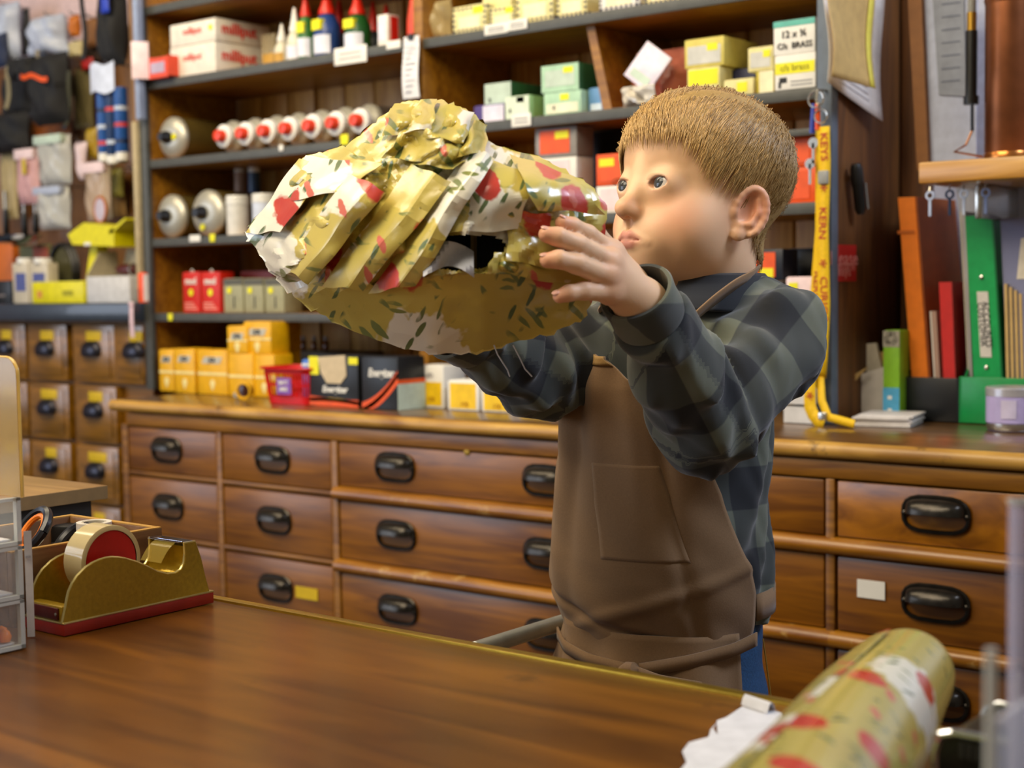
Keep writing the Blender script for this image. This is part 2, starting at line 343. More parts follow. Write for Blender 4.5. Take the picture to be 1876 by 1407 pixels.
# --- post, display board and pillar
struct('trim_1', MB().box(Xof(236, Dl, 300), Xof(252, Dl, 300), Dl + .01, Dl + .08, ZL, 2.0, .004), wood('post_wood', '#6a4a26', '#8d6a40', 'Z'))
struct('trim_2', MB().box(Xof(252, Ds - .02, 120), Xof(260, Ds - .02, 120), Ds - .03, Ds - .012, Zof(260, 222, Ds), 2.0, .002), mat('pale_blue_strip', '#8a97b4', .4))
struct('trim_5', MB().box(Xof(253, Ds - .01, 400), Xof(259, Ds - .01, 400), Ds - .02, Ds - .004, Zof(260, 530, Ds), Zof(260, 224, Ds), .002), mat('cream_strip', '#b3a27c', .5))
hb = thing('display_board', 'brown wooden hanging board behind the tools at the left', 'board')
x = xl0
while x < xl1 - .02:
    obj('board_plank', MB().box(x + .002, min(x + .15, xl1) - .002, Dw - .03, Dw - .004, ZL, 1.757, .003), wood('board_planks', '#6a421a', '#8f6230', 'Z'), hb); x += .15
x0, x1 = SX1 + .026, Xof(1692, 2.25, 400)
struct('trim_3', MB().box(x0 - .004, x1, Dw - .05, Dw, BT, 2.0, .004), PIL)
struct('wall_right', MB().box(x1, 2.0, Dw - .01, Dw + .02, BT, 2.7), mat('daylit_wall_paint', '#d3d7e6', .7))  # pale bluish tone puts the daylight on this wall into its colour
# --- front counter
FC = wood('counter_mahogany', '#4a2804', '#7e4c0c', 'X', .34, 5, 7, .3, '#5a3408', .03, bump=.08)
fc = thing('front_counter', 'polished mahogany shop counter with a brass strip along its far edge', 'counter')
De = .885
obj('counter_top', MB().box(-1.335, .9, -.35, De - .010, CT - .04, CT, .003), FC, fc)
obj('brass_strip', MB().box(-1.335, .9, De - .010, De, CT - .042, CT + .0015, .0012), mat('brushed_brass', '#b59434', .3, .85, bump=.15), fc)
obj('counter_body', MB().box(-1.30, .86, -.3, De - .06, 0, CT - .04), CABD, fc)
for k in range(5): obj('body_panel', MB().box(-1.26 + k * .43, -.87 + k * .43, De - .062, De - .052, .12, CT - .09, .004), CABW, fc)
# ---------------------------------------------------------------- goods on the shelves
RED = mat('red_print', '#d8281c', .5); INK = mat('black_ink', '#15151a', .6); NAVY = mat('navy_card', '#23264a', .55)
CREAM = mat('cream_card', '#dcd296', .6); GREEN = mat('mint_card', '#a8cdb0', .6); DGREEN = mat('dark_green_card', '#2c5a34', .6)
ORANGE = mat('orange_card', '#e0520e', .5); SILVER = mat('silver_tin', '#b9b6ae', .24, .9, var=.05); CLEAR = None
def clear(name='clear_plastic', col='#eef0f2', a=.28, rough=.12): return mat(name, col, rough, alpha=a, var=.01, spec=.6)
def carton(name, label, cat, x0, x1, yt, D, z, dep, m, rz=0, group=None, part='carton', flap=True):
    X0, X1 = Xof(x0, D, yt), Xof(x1, D, yt); h = Zof((x0 + x1) / 2, yt, D) - z; w = X1 - X0
    t = thing(name, label, cat, ((X0 + X1) / 2, D + dep / 2, z), rz, group); dim = (w, dep, h)
    obj(part, MB().box(-w / 2, w / 2, -dep / 2, dep / 2, 0, h, .0014), m, t)
    if flap: obj('tuck_flap', MB().box(-w / 2 + .002, w / 2 - .002, -dep / 2 + .004, dep / 2 - .002, h - .0004, h + .0010), m, t)
    return t, dim
def panel(t, dim, face, u0, u1, v0, v1, m, name='label_panel', e=.0007):
    w, d, h = dim
    if face == 'F': mb = MB().box(-w / 2 + u0 * w, -w / 2 + u1 * w, -d / 2 - e, -d / 2 + .0003, v0 * h, v1 * h)
    elif face == 'R': mb = MB().box(w / 2 - .0003, w / 2 + e, -d / 2 + u0 * d, -d / 2 + u1 * d, v0 * h, v1 * h)
    else: mb = MB().box(-w / 2 + u0 * w, -w / 2 + u1 * w, -d / 2 + v0 * d, -d / 2 + v1 * d, h, h + e + .0012)
    return obj(name, mb, m, t, None)
def ftext(t, dim, face, s, u, v, size, m=None, **k):
    w, d, h = dim; m = m or INK
    if face == 'F': return text(s, size, m, t, -w / 2 + u * w, -d / 2 - .0012, v * h, **k)
    return text(s, size, m, t, w / 2 + .0012, -d / 2 + u * d, v * h, rot=(math.pi / 2, 0, math.pi / 2), **k)
def dot(t, dim, u, v, r=.007, m=None): 
    w, d, h = dim
    o = obj('price_sticker', MB().lathe([(r, 0), (r, .0012), (0, .0012)], 14, Matrix.Rotation(math.pi / 2, 4, 'X')), m or STICK, t); o.location = (-w / 2 + u * w, -d / 2 - .0004, v * h)

# top shelf, left bay
t = thing('display_tray', 'open red and white card tray at the left end of the upper shelf', 'box', (Xof(288, Ds - .02, 120), Ds + .05, ZS[1]))
w = Xof(303, Ds - .02, 120) - Xof(269, Ds - .02, 120)
obj('tray', MB().box(-w / 2, w / 2, -.068, -.065, 0, .042).box(-w / 2, w / 2, .06, .063, 0, .075).box(-w / 2, -w / 2 + .003, -.065, .06, 0, .045).box(w / 2 - .003, w / 2, -.065, .06, 0, .045).box(-w / 2, w / 2, -.065, .06, 0, .003), mat('red_orange_card', '#d8482a', .5), t)
obj('label_panel', MB().box(-w * .40, w * .36, -.0692, -.068, .010, .032), mat('lilac_print', '#a99ab2', .5), t)
obj('end_flap', MB().box(-.002, .001, -.002, .034, 0, .078, .001, M=Matrix.Translation((-w / 2 - .002, -.068, 0)) @ Matrix.Rotation(math.radians(142), 4, 'Z')), mat('pink_white_card', '#e8cfd2', .5), t)
obj('back_flap', MB().box(-w / 2 + .004, w / 2 - .01, .02, .022, .04, .079), mat('kraft_card', '#8f835a', .6), t)
mil = mat('off_white_carton', '#dcd6ca', .6)
for k, (yt, z) in enumerate(((82, ZS[1]), (40, None))):
    if z is None: z = ZS[1] + hh + .0012
    t, dm = carton('white_carton', ['white carton with red lettering, lower of the stack of two on the upper shelf', 'white carton with red lettering and a yellow dot, on top of the other one'][k], 'box', 311, 394, yt, Ds + .012, z, .15, mil, group='white cartons with red lettering')
    if k == 0: hh = dm[2]
    ftext(t, dm, 'F', 'milliput', .5, .6, .020, RED); ftext(t, dm, 'R', 'milliput', .42, .58, .032, RED, bold=.0006)
    if k: dot(t, dm, .9, .62, .006)
t, dm = carton('blister_sheet', 'clear plastic packet beside the white cartons on the upper shelf', 'packet', 478, 503, 62, Ds + .10, ZS[1], .07, clear('hazy_plastic', '#d8c9a0', .35), flap=False)
panel(t, dm, 'F', .1, .9, .1, .5, mat('amber_print', '#b98f3a', .5))
def bottle(name, label, cx, yt, D, z, r, body_m, cap_m, group=None, lab=None, sticker=False, capf=.36, yb=None):
    x = Xof(cx, D, yt + 40); h = Zof(cx, yt, D) - z; hb = h * (1 - capf)
    t = thing(name, label, 'bottle', (x, D, z), random.uniform(-.2, .2), group)
    obj('bottle_body', MB().lathe([(r * .92, 0), (r, .004), (r, hb * .55), (r * .93, hb * .75), (r * .62, hb * .95), (r * .5, hb)], 20), body_m, t)
    obj('cap', MB().lathe([(r * .62, hb), (r * .62, hb + .006), (r * .40, hb + h * capf * .45), (r * .2, h - .004), (r * .12, h)], 16), cap_m, t)
    if lab:
        pts = np.array([[((r + .0006) * math.sin(a), -(r + .0006) * math.cos(a), zz) for a in np.linspace(-1.1, 1.1, 9)] for zz in (hb * .08, hb * .5)])
        obj('label', MB().sheet(pts, .0005), lab, t)
    if sticker: obj('price_sticker', MB().box(-r * .5, r * .5, -r - .0012, -r * .6, hb * .62, hb * .86), STICK, t)
    return t
gc = mat('clear_glue_plastic', '#cfcbb8', .3); lw = mat('white_print', '#d5d8e6', .5); rc = mat('red_cap', '#cc2412', .35)
bottle('glue_bottle', 'small clear bottle with a white nozzle, left of the glue bottles', 517, 44, Ds + .05, ZS[1], .016, gc, WHITE, 'glue bottles on the upper shelf', mat('amber_print', '#b98f3a', .5), capf=.42)
bottle('glue_bottle', 'tall clear bottle with a white nozzle and a pale label, second of the glue bottles', 540, 14, Ds + .03, ZS[1], .017, gc, WHITE, 'glue bottles on the upper shelf', lw, capf=.45)
bottle('glue_bottle', 'slim green bottle with a red cone cap and yellow sticker, left of the blue one', 560, -14, Ds + .04, ZS[1], .018, mat('green_bottle', '#2f6a2c', .35), rc, 'glue bottles on the upper shelf', lw, True)
bottle('glue_bottle', 'blue bottle with a red cone cap and yellow sticker on the upper shelf', 599, -18, Ds + .045, ZS[1], .027, mat('blue_bottle', '#24407e', .35), rc, 'glue bottles on the upper shelf', lw, True, .36)
bottle('glue_bottle', 'stout green bottle with a red cone cap and white label, right of the blue one', 655, -12, Ds + .045, ZS[1], .026, mat('dark_green_bottle', '#1f5424', .35), rc, 'glue bottles on the upper shelf', lw, True, .36)
for cx, yy in ((622, 0), (684, 3), (708, 8)): bottle('glue_bottle', {622: 'dark bottle with a red cap behind and between the blue and green bottles', 684: 'red capped bottle behind the small red and white box', 708: 'rearmost red capped bottle at the bay divider'}[cx], cx, yy, Ds + .14, ZS[1], .02, mat('dark_bottle', '#20262a', .4), rc, 'glue bottles on the upper shelf', capf=.5)
t, dm = carton('small_box', 'small white and red box at the right end of the glue bottles', 'box', 691, 710, 27, Ds + .02, ZS[1], .032, WHITE)
panel(t, dm, 'R', .25, .85, .04, .96, RED); panel(t, dm, 'F', .1, .8, .2, .8, mat('lilac_white', '#d6d2e6', .5))
t = thing('red_funnel', 'red plastic cone standing on the shelf end by the bay divider', 'funnel', (Xof(748, Ds + .02, 30), Ds + .045, ZS[1]))
obj('cone', MB().lathe([(.020, 0), (.021, .004), (.0195, .045), (.013, .085), (.006, .12), (.004, .13)], 20), mat('red_plastic', '#cf4630', .4), t)
obj('rim', MB().lathe([(.0225, 0), (.0225, .005), (.02, .006)], 20), mat('red_plastic', '#cf4630', .4), t)
def pouch(name, label, cat, x0, x1, y0, y1, D, thick, m, hook=True, header=None, rz=0, group=None, top_w=1.0, bot_w=1.0, part='pouch', n=12, crumple=.25, standing=None):
    A, B = P(x0, y0, D), P(x1, y1, D); w = B[0] - A[0]; h = A[2] - B[2]
    t = thing(name, label, cat, ((A[0] + B[0]) / 2, D, B[2] if standing is None else standing), rz, group)
    if standing is not None: h = A[2] - standing
    ph = rng.uniform(0, 6, 6)
    def prof(u, v):
        e = (max(0, 1 - abs(2 * u - 1) ** 3) * max(0, 1 - abs(2 * v - 1) ** 4)) ** .5
        return thick / 2 * e * (1 + crumple * (math.sin(9 * u + ph[0]) * math.sin(7 * v + ph[1]) + .6 * math.sin(17 * u + 11 * v + ph[2])))
    vs = []; n2 = n
    wid = lambda v: w * (bot_w + (top_w - bot_w) * v) * (1 + .03 * math.sin(9 * v + ph[3]))
    F = np.array([[((u - .5) * wid(v), -prof(u, v) - .0006, v * h) for u in np.linspace(0, 1, n + 1)] for v in np.linspace(0, 1, n2 + 1)])
    K = F.copy(); K[..., 1] = -F[..., 1] * .7
    mb = MB().sheet(F); mb.sheet(K); obj(part, mb, m, t, 60)
    if header is not None: obj('header_card', MB().box(-w * .46, w * .46, -thick / 2 - .002, -thick * .2, h * .82, h * 1.0, .0008), header, t)
    if hook: obj('hook', MB().tube([(0, (Dw - .03) - D, h + .004), (0, -.012, h + .002), (0, -.016, h + .010)], .0022, 6), mat('steel_hook', '#8d8d90', .3, .9), t)
    return t, (w, thick, h)
pouch('plastic_bag', 'clear plastic bag of pale yellowish goods right of the red cone', 'bag', 780, 828, 6, 80, Ds + .05, .05, clear('hazy_bag', '#d9c590', .55, .2), hook=False, standing=ZS[1])
o = thing('paper_strip', 'long white paper strip hanging over the shelf edge at the bay divider', 'paper', P(755, 180, Ds - .012)); w = .04; h = Zof(755, 66, Ds - .012) - o.location.z
obj('strip', MB().grid(lambda u, v: ((u - .5) * w * (1 - .06 * v), -.003 * math.sin(5 * v) - .002, v * h), 4, 12, .0005), mat('receipt_paper', '#dcdce0', .6), o)
for q in range(9): obj('print_line', MB().box(-w * .3, w * (.05 + .25 * (q % 3) / 2), -.0062, -.0052, h * (.1 + .09 * q), h * (.1 + .09 * q) + .0016), mat('pale_ink', '#a8a8b0', .6), o, None)
obj('clip', MB().box(-.006, .006, -.004, .010, h - .006, h + .004, .001), BLACK, o)

# top shelf, right bay: cream boxes with a dashed border
cl = ['leftmost cream box with a dark dashed border and yellow sticker on the upper right shelf', 'low cream box with a yellow sticker, second from the bay divider', 'tall cream box with dashed edges above the pair of shelf tags', 'cream box with a yellow sticker left of the tall partition', 'long pale box with yellow band at the right of the cream boxes', 'rightmost cream box on the upper shelf above the boy']
for k, (x0, x1, yt) in enumerate(((829, 890, 10), (896, 944, 12), (946, 1012, -18), (1019, 1075, -18), (1097, 1170, -24), (1180, 1250, -30))):
    t, dm = carton('cream_box', cl[k], 'box', x0, x1, yt, Ds + .012 + .004 * (k % 2), ZS[1], .11, CREAM if k != 4 else WHITE, group='cream boxes on the upper right shelf')
    mb = MB(); w, d, h = dm; n = max(4, int(w / .009))
    for i in range(n):
        x = -w / 2 + w * (i + .5) / n
        for zz in ((.06 * h, .06 * h + .004), (.94 * h - .004, .94 * h)): mb.box(x - .0022, x + .0022, -d / 2 - .0006, -d / 2 + .0003, *zz)
    for i in range(5):
        zz = h * (i + .5) / 5
        for xx in (-w / 2 + .001, w / 2 - .0055): mb.box(xx, xx + .0045, -d / 2 - .0006, -d / 2 + .0003, zz - .002, zz + .002)
    for i in range(8): mb.box(w / 2 - .0003, w / 2 + .0006, -d / 2 + d * (i + .2) / 8, -d / 2 + d * (i + .7) / 8, h * .85, h * .95).box(w / 2 - .0003, w / 2 + .0006, -d / 2 + d * (i + .2) / 8, -d / 2 + d * (i + .7) / 8, h * .05, h * .15)
    obj('dashed_border', mb, NAVY, t, None)
    panel(t, dm, 'F', .62, .92, .68, .92, STICK, 'price_sticker'); panel(t, dm, 'F', .18, .82, .18, .6, mat('pale_cream_print', '#e8e2bc', .6))
    if k == 1: zt = ZS[1] + dm[2]
t, dm = carton('cream_box', 'cream box lying on top of the low cream box', 'box', 884, 936, -14, Ds + .03, zt + .001, .08, CREAM, group='cream boxes on the upper right shelf')

# second shelf, left: gas cylinders
OLIVE = mat('olive_can_paint', '#5a4a22', .35, .3); KNOB = mat('black_valve', '#17181c', .4); RV = mat('red_valve_cap', '#e23c12', .35); DOME = mat('pale_metal_dome', '#b4b0a2', .36, .45, var=.05)
RY = Matrix.Rotation(math.pi / 2, 4, 'X')                # turns a z-axis lathe to point at -y
def gas_can(label, cx, cy, r, L, z, group=None, D=Ds + .012, stk=(.4, .0), body=OLIVE):
    x = Xof(cx, D, cy)
    t = thing('gas_can', label, 'can', (x, D, z + r * .03), 0, group)
    T = Matrix.Translation((0, .012, r)) @ RY            # lathe +z points towards the aisle
    obj('can_body', MB().lathe([(r * .96, -L), (r, -L + .004), (r, -.004), (r * .97, 0)], 28, T), body, t)
    obj('dome', MB().lathe([(r * 1.02, -.006), (r * 1.02, .0), (r * .97, .0035), (r * .8, .009), (r * .5, .0135), (r * .3, .0145), (0, .0145)], 28, T), DOME, t)
    obj('valve', MB().lathe([(r * .30, .010), (r * .30, .022), (r * .24, .027), (r * .20, .036), (0, .036)], 16, T), KNOB, t)
    o = obj('price_sticker', MB().lathe([(.0068, 0), (.0068, .002), (0, .002)], 12, RY), STICK, t); o.location = (stk[0] * r, -.0012, r + stk[1] * r)
gas_can('large gas can lying on the second shelf left of the red capped cans', 309, 246, .0435, .17, ZS[2], stk=(.45, 0))
base_can = None
for k, cx in enumerate((418, 458, 498, 538, 581, 624, 668)):
    lab = 'silver gas can with red valve cap, %s of the row of seven' % ('leftmost', 'second from left', 'third from left', 'middle one', 'third from right', 'second from right', 'rightmost')[k]
    if base_can is None:
        r = .0325; t = thing('small_gas_can', lab, 'can', (Xof(cx, Ds + .02, 240), Ds + .02, ZS[2] + .0012), 0, 'silver gas cans with red caps')
        T = Matrix.Translation((0, .012, r)) @ RY
        obj('can_body', MB().lathe([(r * .96, -.15), (r, -.145), (r, -.004), (r * .97, 0)], 24, T), SILVER, t)
        obj('shoulder', MB().lathe([(r * 1.03, -.005), (r * 1.03, 0), (r * .9, .006), (r * .6, .013), (r * .55, .016), (r * .5, .016)], 24, T), DOME, t)
        obj('collar', MB().lathe([(r * .60, .012), (r * .72, .016), (r * .72, .026), (r * .64, .0275), (r * .3, .0275), (0, .0275)], 20, T), WHITE, t)
        obj('valve_cap', MB().lathe([(r * .38, .027), (r * .38, .040), (r * .32, .044), (0, .0455)], 16, T), RV, t)
        base_can = t
    else: t = copy_tree(base_can); t.location.x = Xof(cx, Ds + .02, 240); t['label'] = lab

# second shelf, right bay
z2 = ZS[2] + .007
t, dm = carton('flat_box', 'flat purple and white box under the dark green one, far left of its shelf', 'box', 868, 924, 192, Ds + .02, z2, .09, mat('purple_card', '#4a3a7c', .5)); panel(t, dm, 'F', .3, .98, .05, .95, mat('lilac_white', '#d6d2e6', .5))
t, dm2 = carton('green_box', 'pale green box with dark green side on top of the purple box', 'box', 888, 936, 152, Ds + .03, z2 + dm[2] + .0012, .10, DGREEN); panel(t, dm2, 'F', 0, 1, 0, 1, mat('grey_green_print', '#b9cbbd', .6)); ftext(t, dm2, 'F', '8', .2, .2, .012)
t, dm = carton('green_box', 'low mint box with yellow sticker in front of the purple box', 'box', 926, 969, 176, Ds + .004, z2, .07, mat('light_green_card', '#9dc480', .6)); panel(t, dm, 'F', 0, 1, 0, 1, mat('mint_white_print', '#d3e0cc', .6)); panel(t, dm, 'F', .48, .8, .7, .95, STICK, 'price_sticker'); ftext(t, dm, 'F', '8', .2, .35, .011)
t, dm = carton('green_box', 'mint box with cream label, lower of the green stack of two', 'box', 996, 1064, 168, Ds + .012, z2, .11, GREEN); panel(t, dm, 'F', .08, .92, .08, .5, mat('cream_label', '#e2e2c8', .6)); panel(t, dm, 'F', .45, .68, .62, .9, STICK, 'price_sticker'); ftext(t, dm, 'F', '4', .28, .3, .012)
t, dm2 = carton('green_box', 'large mint box with dark green side, upper of the green stack of two', 'box', 992, 1060, 118, Ds + .014, z2 + dm[2] + .0012, .12, DGREEN); panel(t, dm2, 'F', 0, 1, 0, 1, GREEN); panel(t, dm2, 'F', .1, .9, .2, .8, mat('grey_green_print', '#b9cbbd', .6), e=.0012); panel(t, dm2, 'F', .6, .86, .66, .88, STICK, 'price_sticker', .0016)
t, dm = carton('blue_packet', 'blue and white packet right of the green stack of boxes', 'packet', 1078, 1118, 160, Ds + .03, z2, .02, mat('sky_blue_print', '#5f8fc0', .4))
panel(t, dm, 'F', .1, .6, .05, .35, mat('pale_blue_print', '#c3d6e6', .5)); panel(t, dm, 'F', .62, .95, .6, .95, STICK, 'price_sticker')
pouch('plastic_bag', 'clear bag with red goods leaning against the partition above the boy', 'bag', 1165, 1262, 98, 172, Ds + .085, .06, mat('red_clear_bag', '#cf7a66', .25, alpha=.8), hook=False, standing=z2, crumple=.5)
t, dm = carton('white_card', 'white card tilted on its corner against the red bag', 'card', 1148, 1202, 92, Ds + .03, Zof(1172, 168, Ds + .03), .004, mat('lilac_white_card', '#d9cfe0', .3), flap=False); t.rotation_euler = (math.radians(-12), math.radians(36), 0); t.location = (Xof(1176, Ds + .03, 150), Ds + .012, z2 + .036); panel(t, dm, 'F', .15, .85, .1, .3, mat('grey_green_print', '#b9cbbd', .6))
pouch('plastic_bag', 'crumpled clear bag of small white parts at the foot of the partition', 'bag', 1142, 1200, 160, 190, Ds + .012, .03, mat('white_clear_bag', '#d6cfc2', .25), hook=False, standing=z2, crumple=.6)
pouch('plastic_bag', 'black bag slumped behind the tilted white card', 'bag', 1185, 1256, 96, 170, Ds + .15, .05, mat('black_bag', '#121214', .35), hook=False, standing=z2)
t, dm = carton('cream_box', 'cream box with a big yellow label, lower of two left of the dark blue box', 'box', 1259, 1318, 124, Ds + .01, z2, .10, CREAM); panel(t, dm, 'F', .04, .96, .45, .95, STICK, 'label_panel'); ftext(t, dm, 'F', 'c.', .3, .2, .016)
t, dm2 = carton('cream_box', 'yellow cream box with grey print panel, upper of two left of the blue box', 'box', 1254, 1326, 70, Ds + .012, z2 + dm[2] + .0012, .11, mat('yellow_cream_card', '#cfc060', .6)); panel(t, dm2, 'F', .08, .92, .12, .75, mat('grey_print', '#c6c6c0', .6)); panel(t, dm2, 'F', .58, .85, .55, .8, STICK, 'price_sticker', .0012)
t, dm = carton('dark_blue_box', 'dark blue box between the cream boxes', 'box', 1322, 1384, 127, Ds + .05, z2, .06, NAVY)
t, dm = carton('cream_box', 'small flat cream box in front of the dark blue box', 'box', 1326, 1380, 145, Ds + .006, z2, .04, CREAM); panel(t, dm, 'F', .45, .8, .2, .8, STICK, 'price_sticker')
t, dm = carton('cream_box', 'cream box with dark yellow edge, lower of two beside the white boxes', 'box', 1385, 1417, 130, Ds + .012, z2, .09, mat('mustard_card', '#bfae3c', .6)); panel(t, dm, 'F', .2, 1, 0, 1, mat('pale_cream_print', '#e8e2bc', .6))
t, dm2 = carton('cream_box', 'cream box with grey label, upper of two beside the white boxes', 'box', 1370, 1416, 86, Ds + .014, z2 + dm[2] + .0012, .10, CREAM); panel(t, dm2, 'F', .1, .9, .15, .8, mat('grey_print', '#c6c6c0', .6)); panel(t, dm2, 'F', .62, .9, .55, .85, STICK, 'price_sticker', .0012)
t, dm = carton('white_box', 'white box with a yellow label and black picture, lower of two at the shelf end', 'box', 1419, 1494, 99, Ds + .002, z2, .08, WHITE)
panel(t, dm, 'F', .02, .98, .45, .78, STICK); ftext(t, dm, 'F', 'c/s brass', .5, .62, .014, mat('olive_ink', '#8a8400', .6)); panel(t, dm, 'F', .12, .3, .2, .36, INK, 'picture'); panel(t, dm, 'F', .1, .16, .06, .24, INK, 'picture'); panel(t, dm, 'F', .4, .92, .1, .14, mat('grey_ink', '#8d8d8f', .6), 'print_line'); panel(t, dm, 'F', .4, .92, .2, .24, mat('grey_ink', '#8d8d8f', .6), 'print_line')
t, dm2 = carton('white_box', 'white box with a teal top and black handwriting, upper of two at the shelf end', 'box', 1417, 1493, 36, Ds + .004, z2 + dm[2] + .0012, .08, WHITE)
panel(t, dm2, 'F', 0, 1, .82, 1, mat('teal_card', '#5fb3a6', .6)); ftext(t, dm2, 'F', '12 x ¾', .5, .58, .015, bold=.0002); ftext(t, dm2, 'F', 'C/s  BRASS', .52, .24, .0125, bold=.0002)

# third shelf, left
gas_can('large silver domed gas can, left of two on the third shelf', 307, 390, .0455, .16, ZS[3], stk=(.1, -.08))
gas_can('large silver domed gas can, right of two on the third shelf', 373, 385, .0475, .16, ZS[3], stk=(-.05, -.62))
for k, cx in enumerate((436, 484, 528)):
    D = Ds + .045; z = ZS[3]; r = .0245
    t = thing('white_tub', ['white plastic tub with a ridged lid beside the silver cans', 'bluish white plastic tub next to the first one', 'white plastic tub half hidden by the parcel'][k], 'tub', (Xof(cx, D, 390), D, z), 0, 'white tubs on the third shelf')
    obj('tub_body', MB().lathe([(r * .94, 0), (r * .96, .003), (r * .98, .066)], 24), mat('white_tub_%d' % (k % 2), ('#cfcdc6', '#c6cede')[k % 2], .4), t)
    obj('lid', MB().lathe([(r * 1.02, .064), (r * 1.02, .070), (r * .98, .0705), (r * 1.0, .074), (r * 1.0, .080), (r * .96, .082), (0, .082)], 24), mat('white_lid', '#d8d7d0', .35), t)
for cx, c, lab in ((440, '#a88a78', 'slim brownish tin standing behind the white tubs'), (466, '#2d4a6c', 'slim dark blue tin standing behind the white tubs')):
    D = Ds + .17; x = Xof(cx, D, 330); h = Zof(cx, 306, D) - ZS[3]
    t = thing('tall_tin', lab, 'tin', (x, D, ZS[3])); obj('tin_body', MB().lathe([(.013, 0), (.0135, .002), (.0135, h - .012)], 18), mat('tin_' + c[1:], c, .4), t); obj('lid', MB().lathe([(.0125, h - .012), (.0125, h), (0, h)], 18), WHITE, t)
# fourth shelf, left
for k, (x0, x1) in enumerate(((334, 365), (368, 402))):
    t, dm = carton('red_box', ['red box with white print and a yellow sticker, left of two', 'red box with white print and a yellow sticker, right of two'][k], 'box', x0, x1, 499, Ds + .03, ZS[4], .04, mat('red_carton', '#c8210f', .5), group='red boxes on the fourth shelf')
    ftext(t, dm, 'F', 'mod', .5, .78, .020, WHITE, bold=.0006); dot(t, dm, .5, .5, .0075)
    for q in range(3): panel(t, dm, 'F', .12, .85 - .12 * q, .08 + .07 * q, .11 + .07 * q, mat('pink_ink', '#e09a8a', .6), 'print_line')
    obj('hanging_loop', MB().tube([(.004 * math.cos(a), -dm[1] / 2 + .004, dm[2] + .006 * math.sin(a)) for a in np.linspace(0, math.pi, 7)], .0012, 5), WHITE, t)
for k, (x0, x1) in enumerate(((409, 444), (447, 481), (485, 519))):
    t, dm = carton('grey_box', ['grey green box with a yellow dot, first of three beside the red boxes', 'grey green box with a yellow dot, middle of three beside the red boxes', 'grey green box with a yellow dot, last of three beside the red boxes'][k], 'box', x0, x1, 511, Ds + .025, ZS[4], .05, mat('grey_olive_card', '#9a9878', .55), group='grey boxes on the fourth shelf')
    panel(t, dm, 'F', 0, 1, .82, 1, mat('dark_grey_print', '#57564e', .6)); panel(t, dm, 'F', .52, .58, .12, .5, INK, 'print_line'); dot(t, dm, .32, .66, .0068)
t, dm = carton('red_packet', 'dull red packet lying behind the grey boxes', 'packet', 440, 500, 497, Ds + .10, ZS[4], .05, mat('dull_red', '#7a1d12', .5))

# packets in the right bay around the boy's head
def packet(label, x0, x1, yt, D, z, m, edge, st=None, rz=0, h=None, grp='orange card packets behind the boy'):
    t, dm = carton('card_packet', label, 'packet', x0, x1, yt, D, z, .05, edge, rz, grp, part='sleeve', flap=False)
    panel(t, dm, 'F', .12, .84, .12, .9, m, 'card', .0012)
    if st: panel(t, dm, 'F', *st, STICK, 'price_sticker', .002)
    return dm[2]
z3 = ZS[3] + .006; GB = mat('grey_bag_edge', '#8f8a86', .3); DKE = mat('dark_sleeve', '#1d2230', .4); PKW = mat('pink_white_card', '#e8cfd2', .5); z5 = z3
for k, (yt, m, e, st) in enumerate(((344, PKW, WHITE, None), (289, PKW, WHITE, None), (233, ORANGE, GB, (.5, .82, .6, .85)))):
    z5 += .0012 + packet(['white packet at the bottom of the stack left of the face', 'pinkish white packet in the middle of the stack left of the face', 'grey bag with orange card and yellow sticker, top of the stack left of the face'][k], 980, 1056, yt, Ds + .02, z5, m, e, st)
z5 = z3
for k, (yt, m, e, st) in enumerate(((340, PKW, WHITE, None), (281, ORANGE, ORANGE, (.1, .5, .6, .85)))):
    z5 += .0012 + packet(['white packet right behind the boy\'s nose', 'orange packet with a yellow sticker beside the boy\'s forehead'][k], 1092, 1160, yt, Ds + .02, z5, m, e, st)
z5 = z3
for k, (yt, m) in enumerate(((307, ORANGE), (252, ORANGE))):
    z5 += .0012 + packet(['orange box with a white tag, lower of two behind the boy\'s hair', 'orange box, upper of two behind the boy\'s hair'][k], 1415, 1497, yt, Ds + .02, z5, m, ORANGE)
z5 = ZS[4]
for k, (yt, st) in enumerate(((516, None), (457, (.5, .8, .1, .4)))):
    z5 += .0012 + packet(['orange card packet in a dark sleeve, lower of two behind the boy\'s neck', 'orange card packet with a yellow sticker, upper of two behind the boy\'s neck'][k], 1352, 1434, yt, Ds + .02, z5, ORANGE, DKE, st)
t, dm = carton('pink_white_box', 'pinkish white box with a yellow sticker beside the lanyard', 'box', 1440, 1492, 508, Ds + .01, ZS[4], .07, PKW); panel(t, dm, 'F', .1, .42, .62, .85, STICK, 'price_sticker'); panel(t, dm, 'F', .4, .95, .25, .6, WHITE)
t, dm = carton('dark_block', 'black box in the shadow behind the boy\'s forehead', 'box', 1062, 1140, 242, Ds + .12, z3, .1, BLACK)  # black block standing in for the deep shade between the packets
t, dm = carton('dark_block', 'black box behind the orange packets at the boy\'s neck', 'box', 1442, 1490, 456, Ds + .12, ZS[4], .1, BLACK)

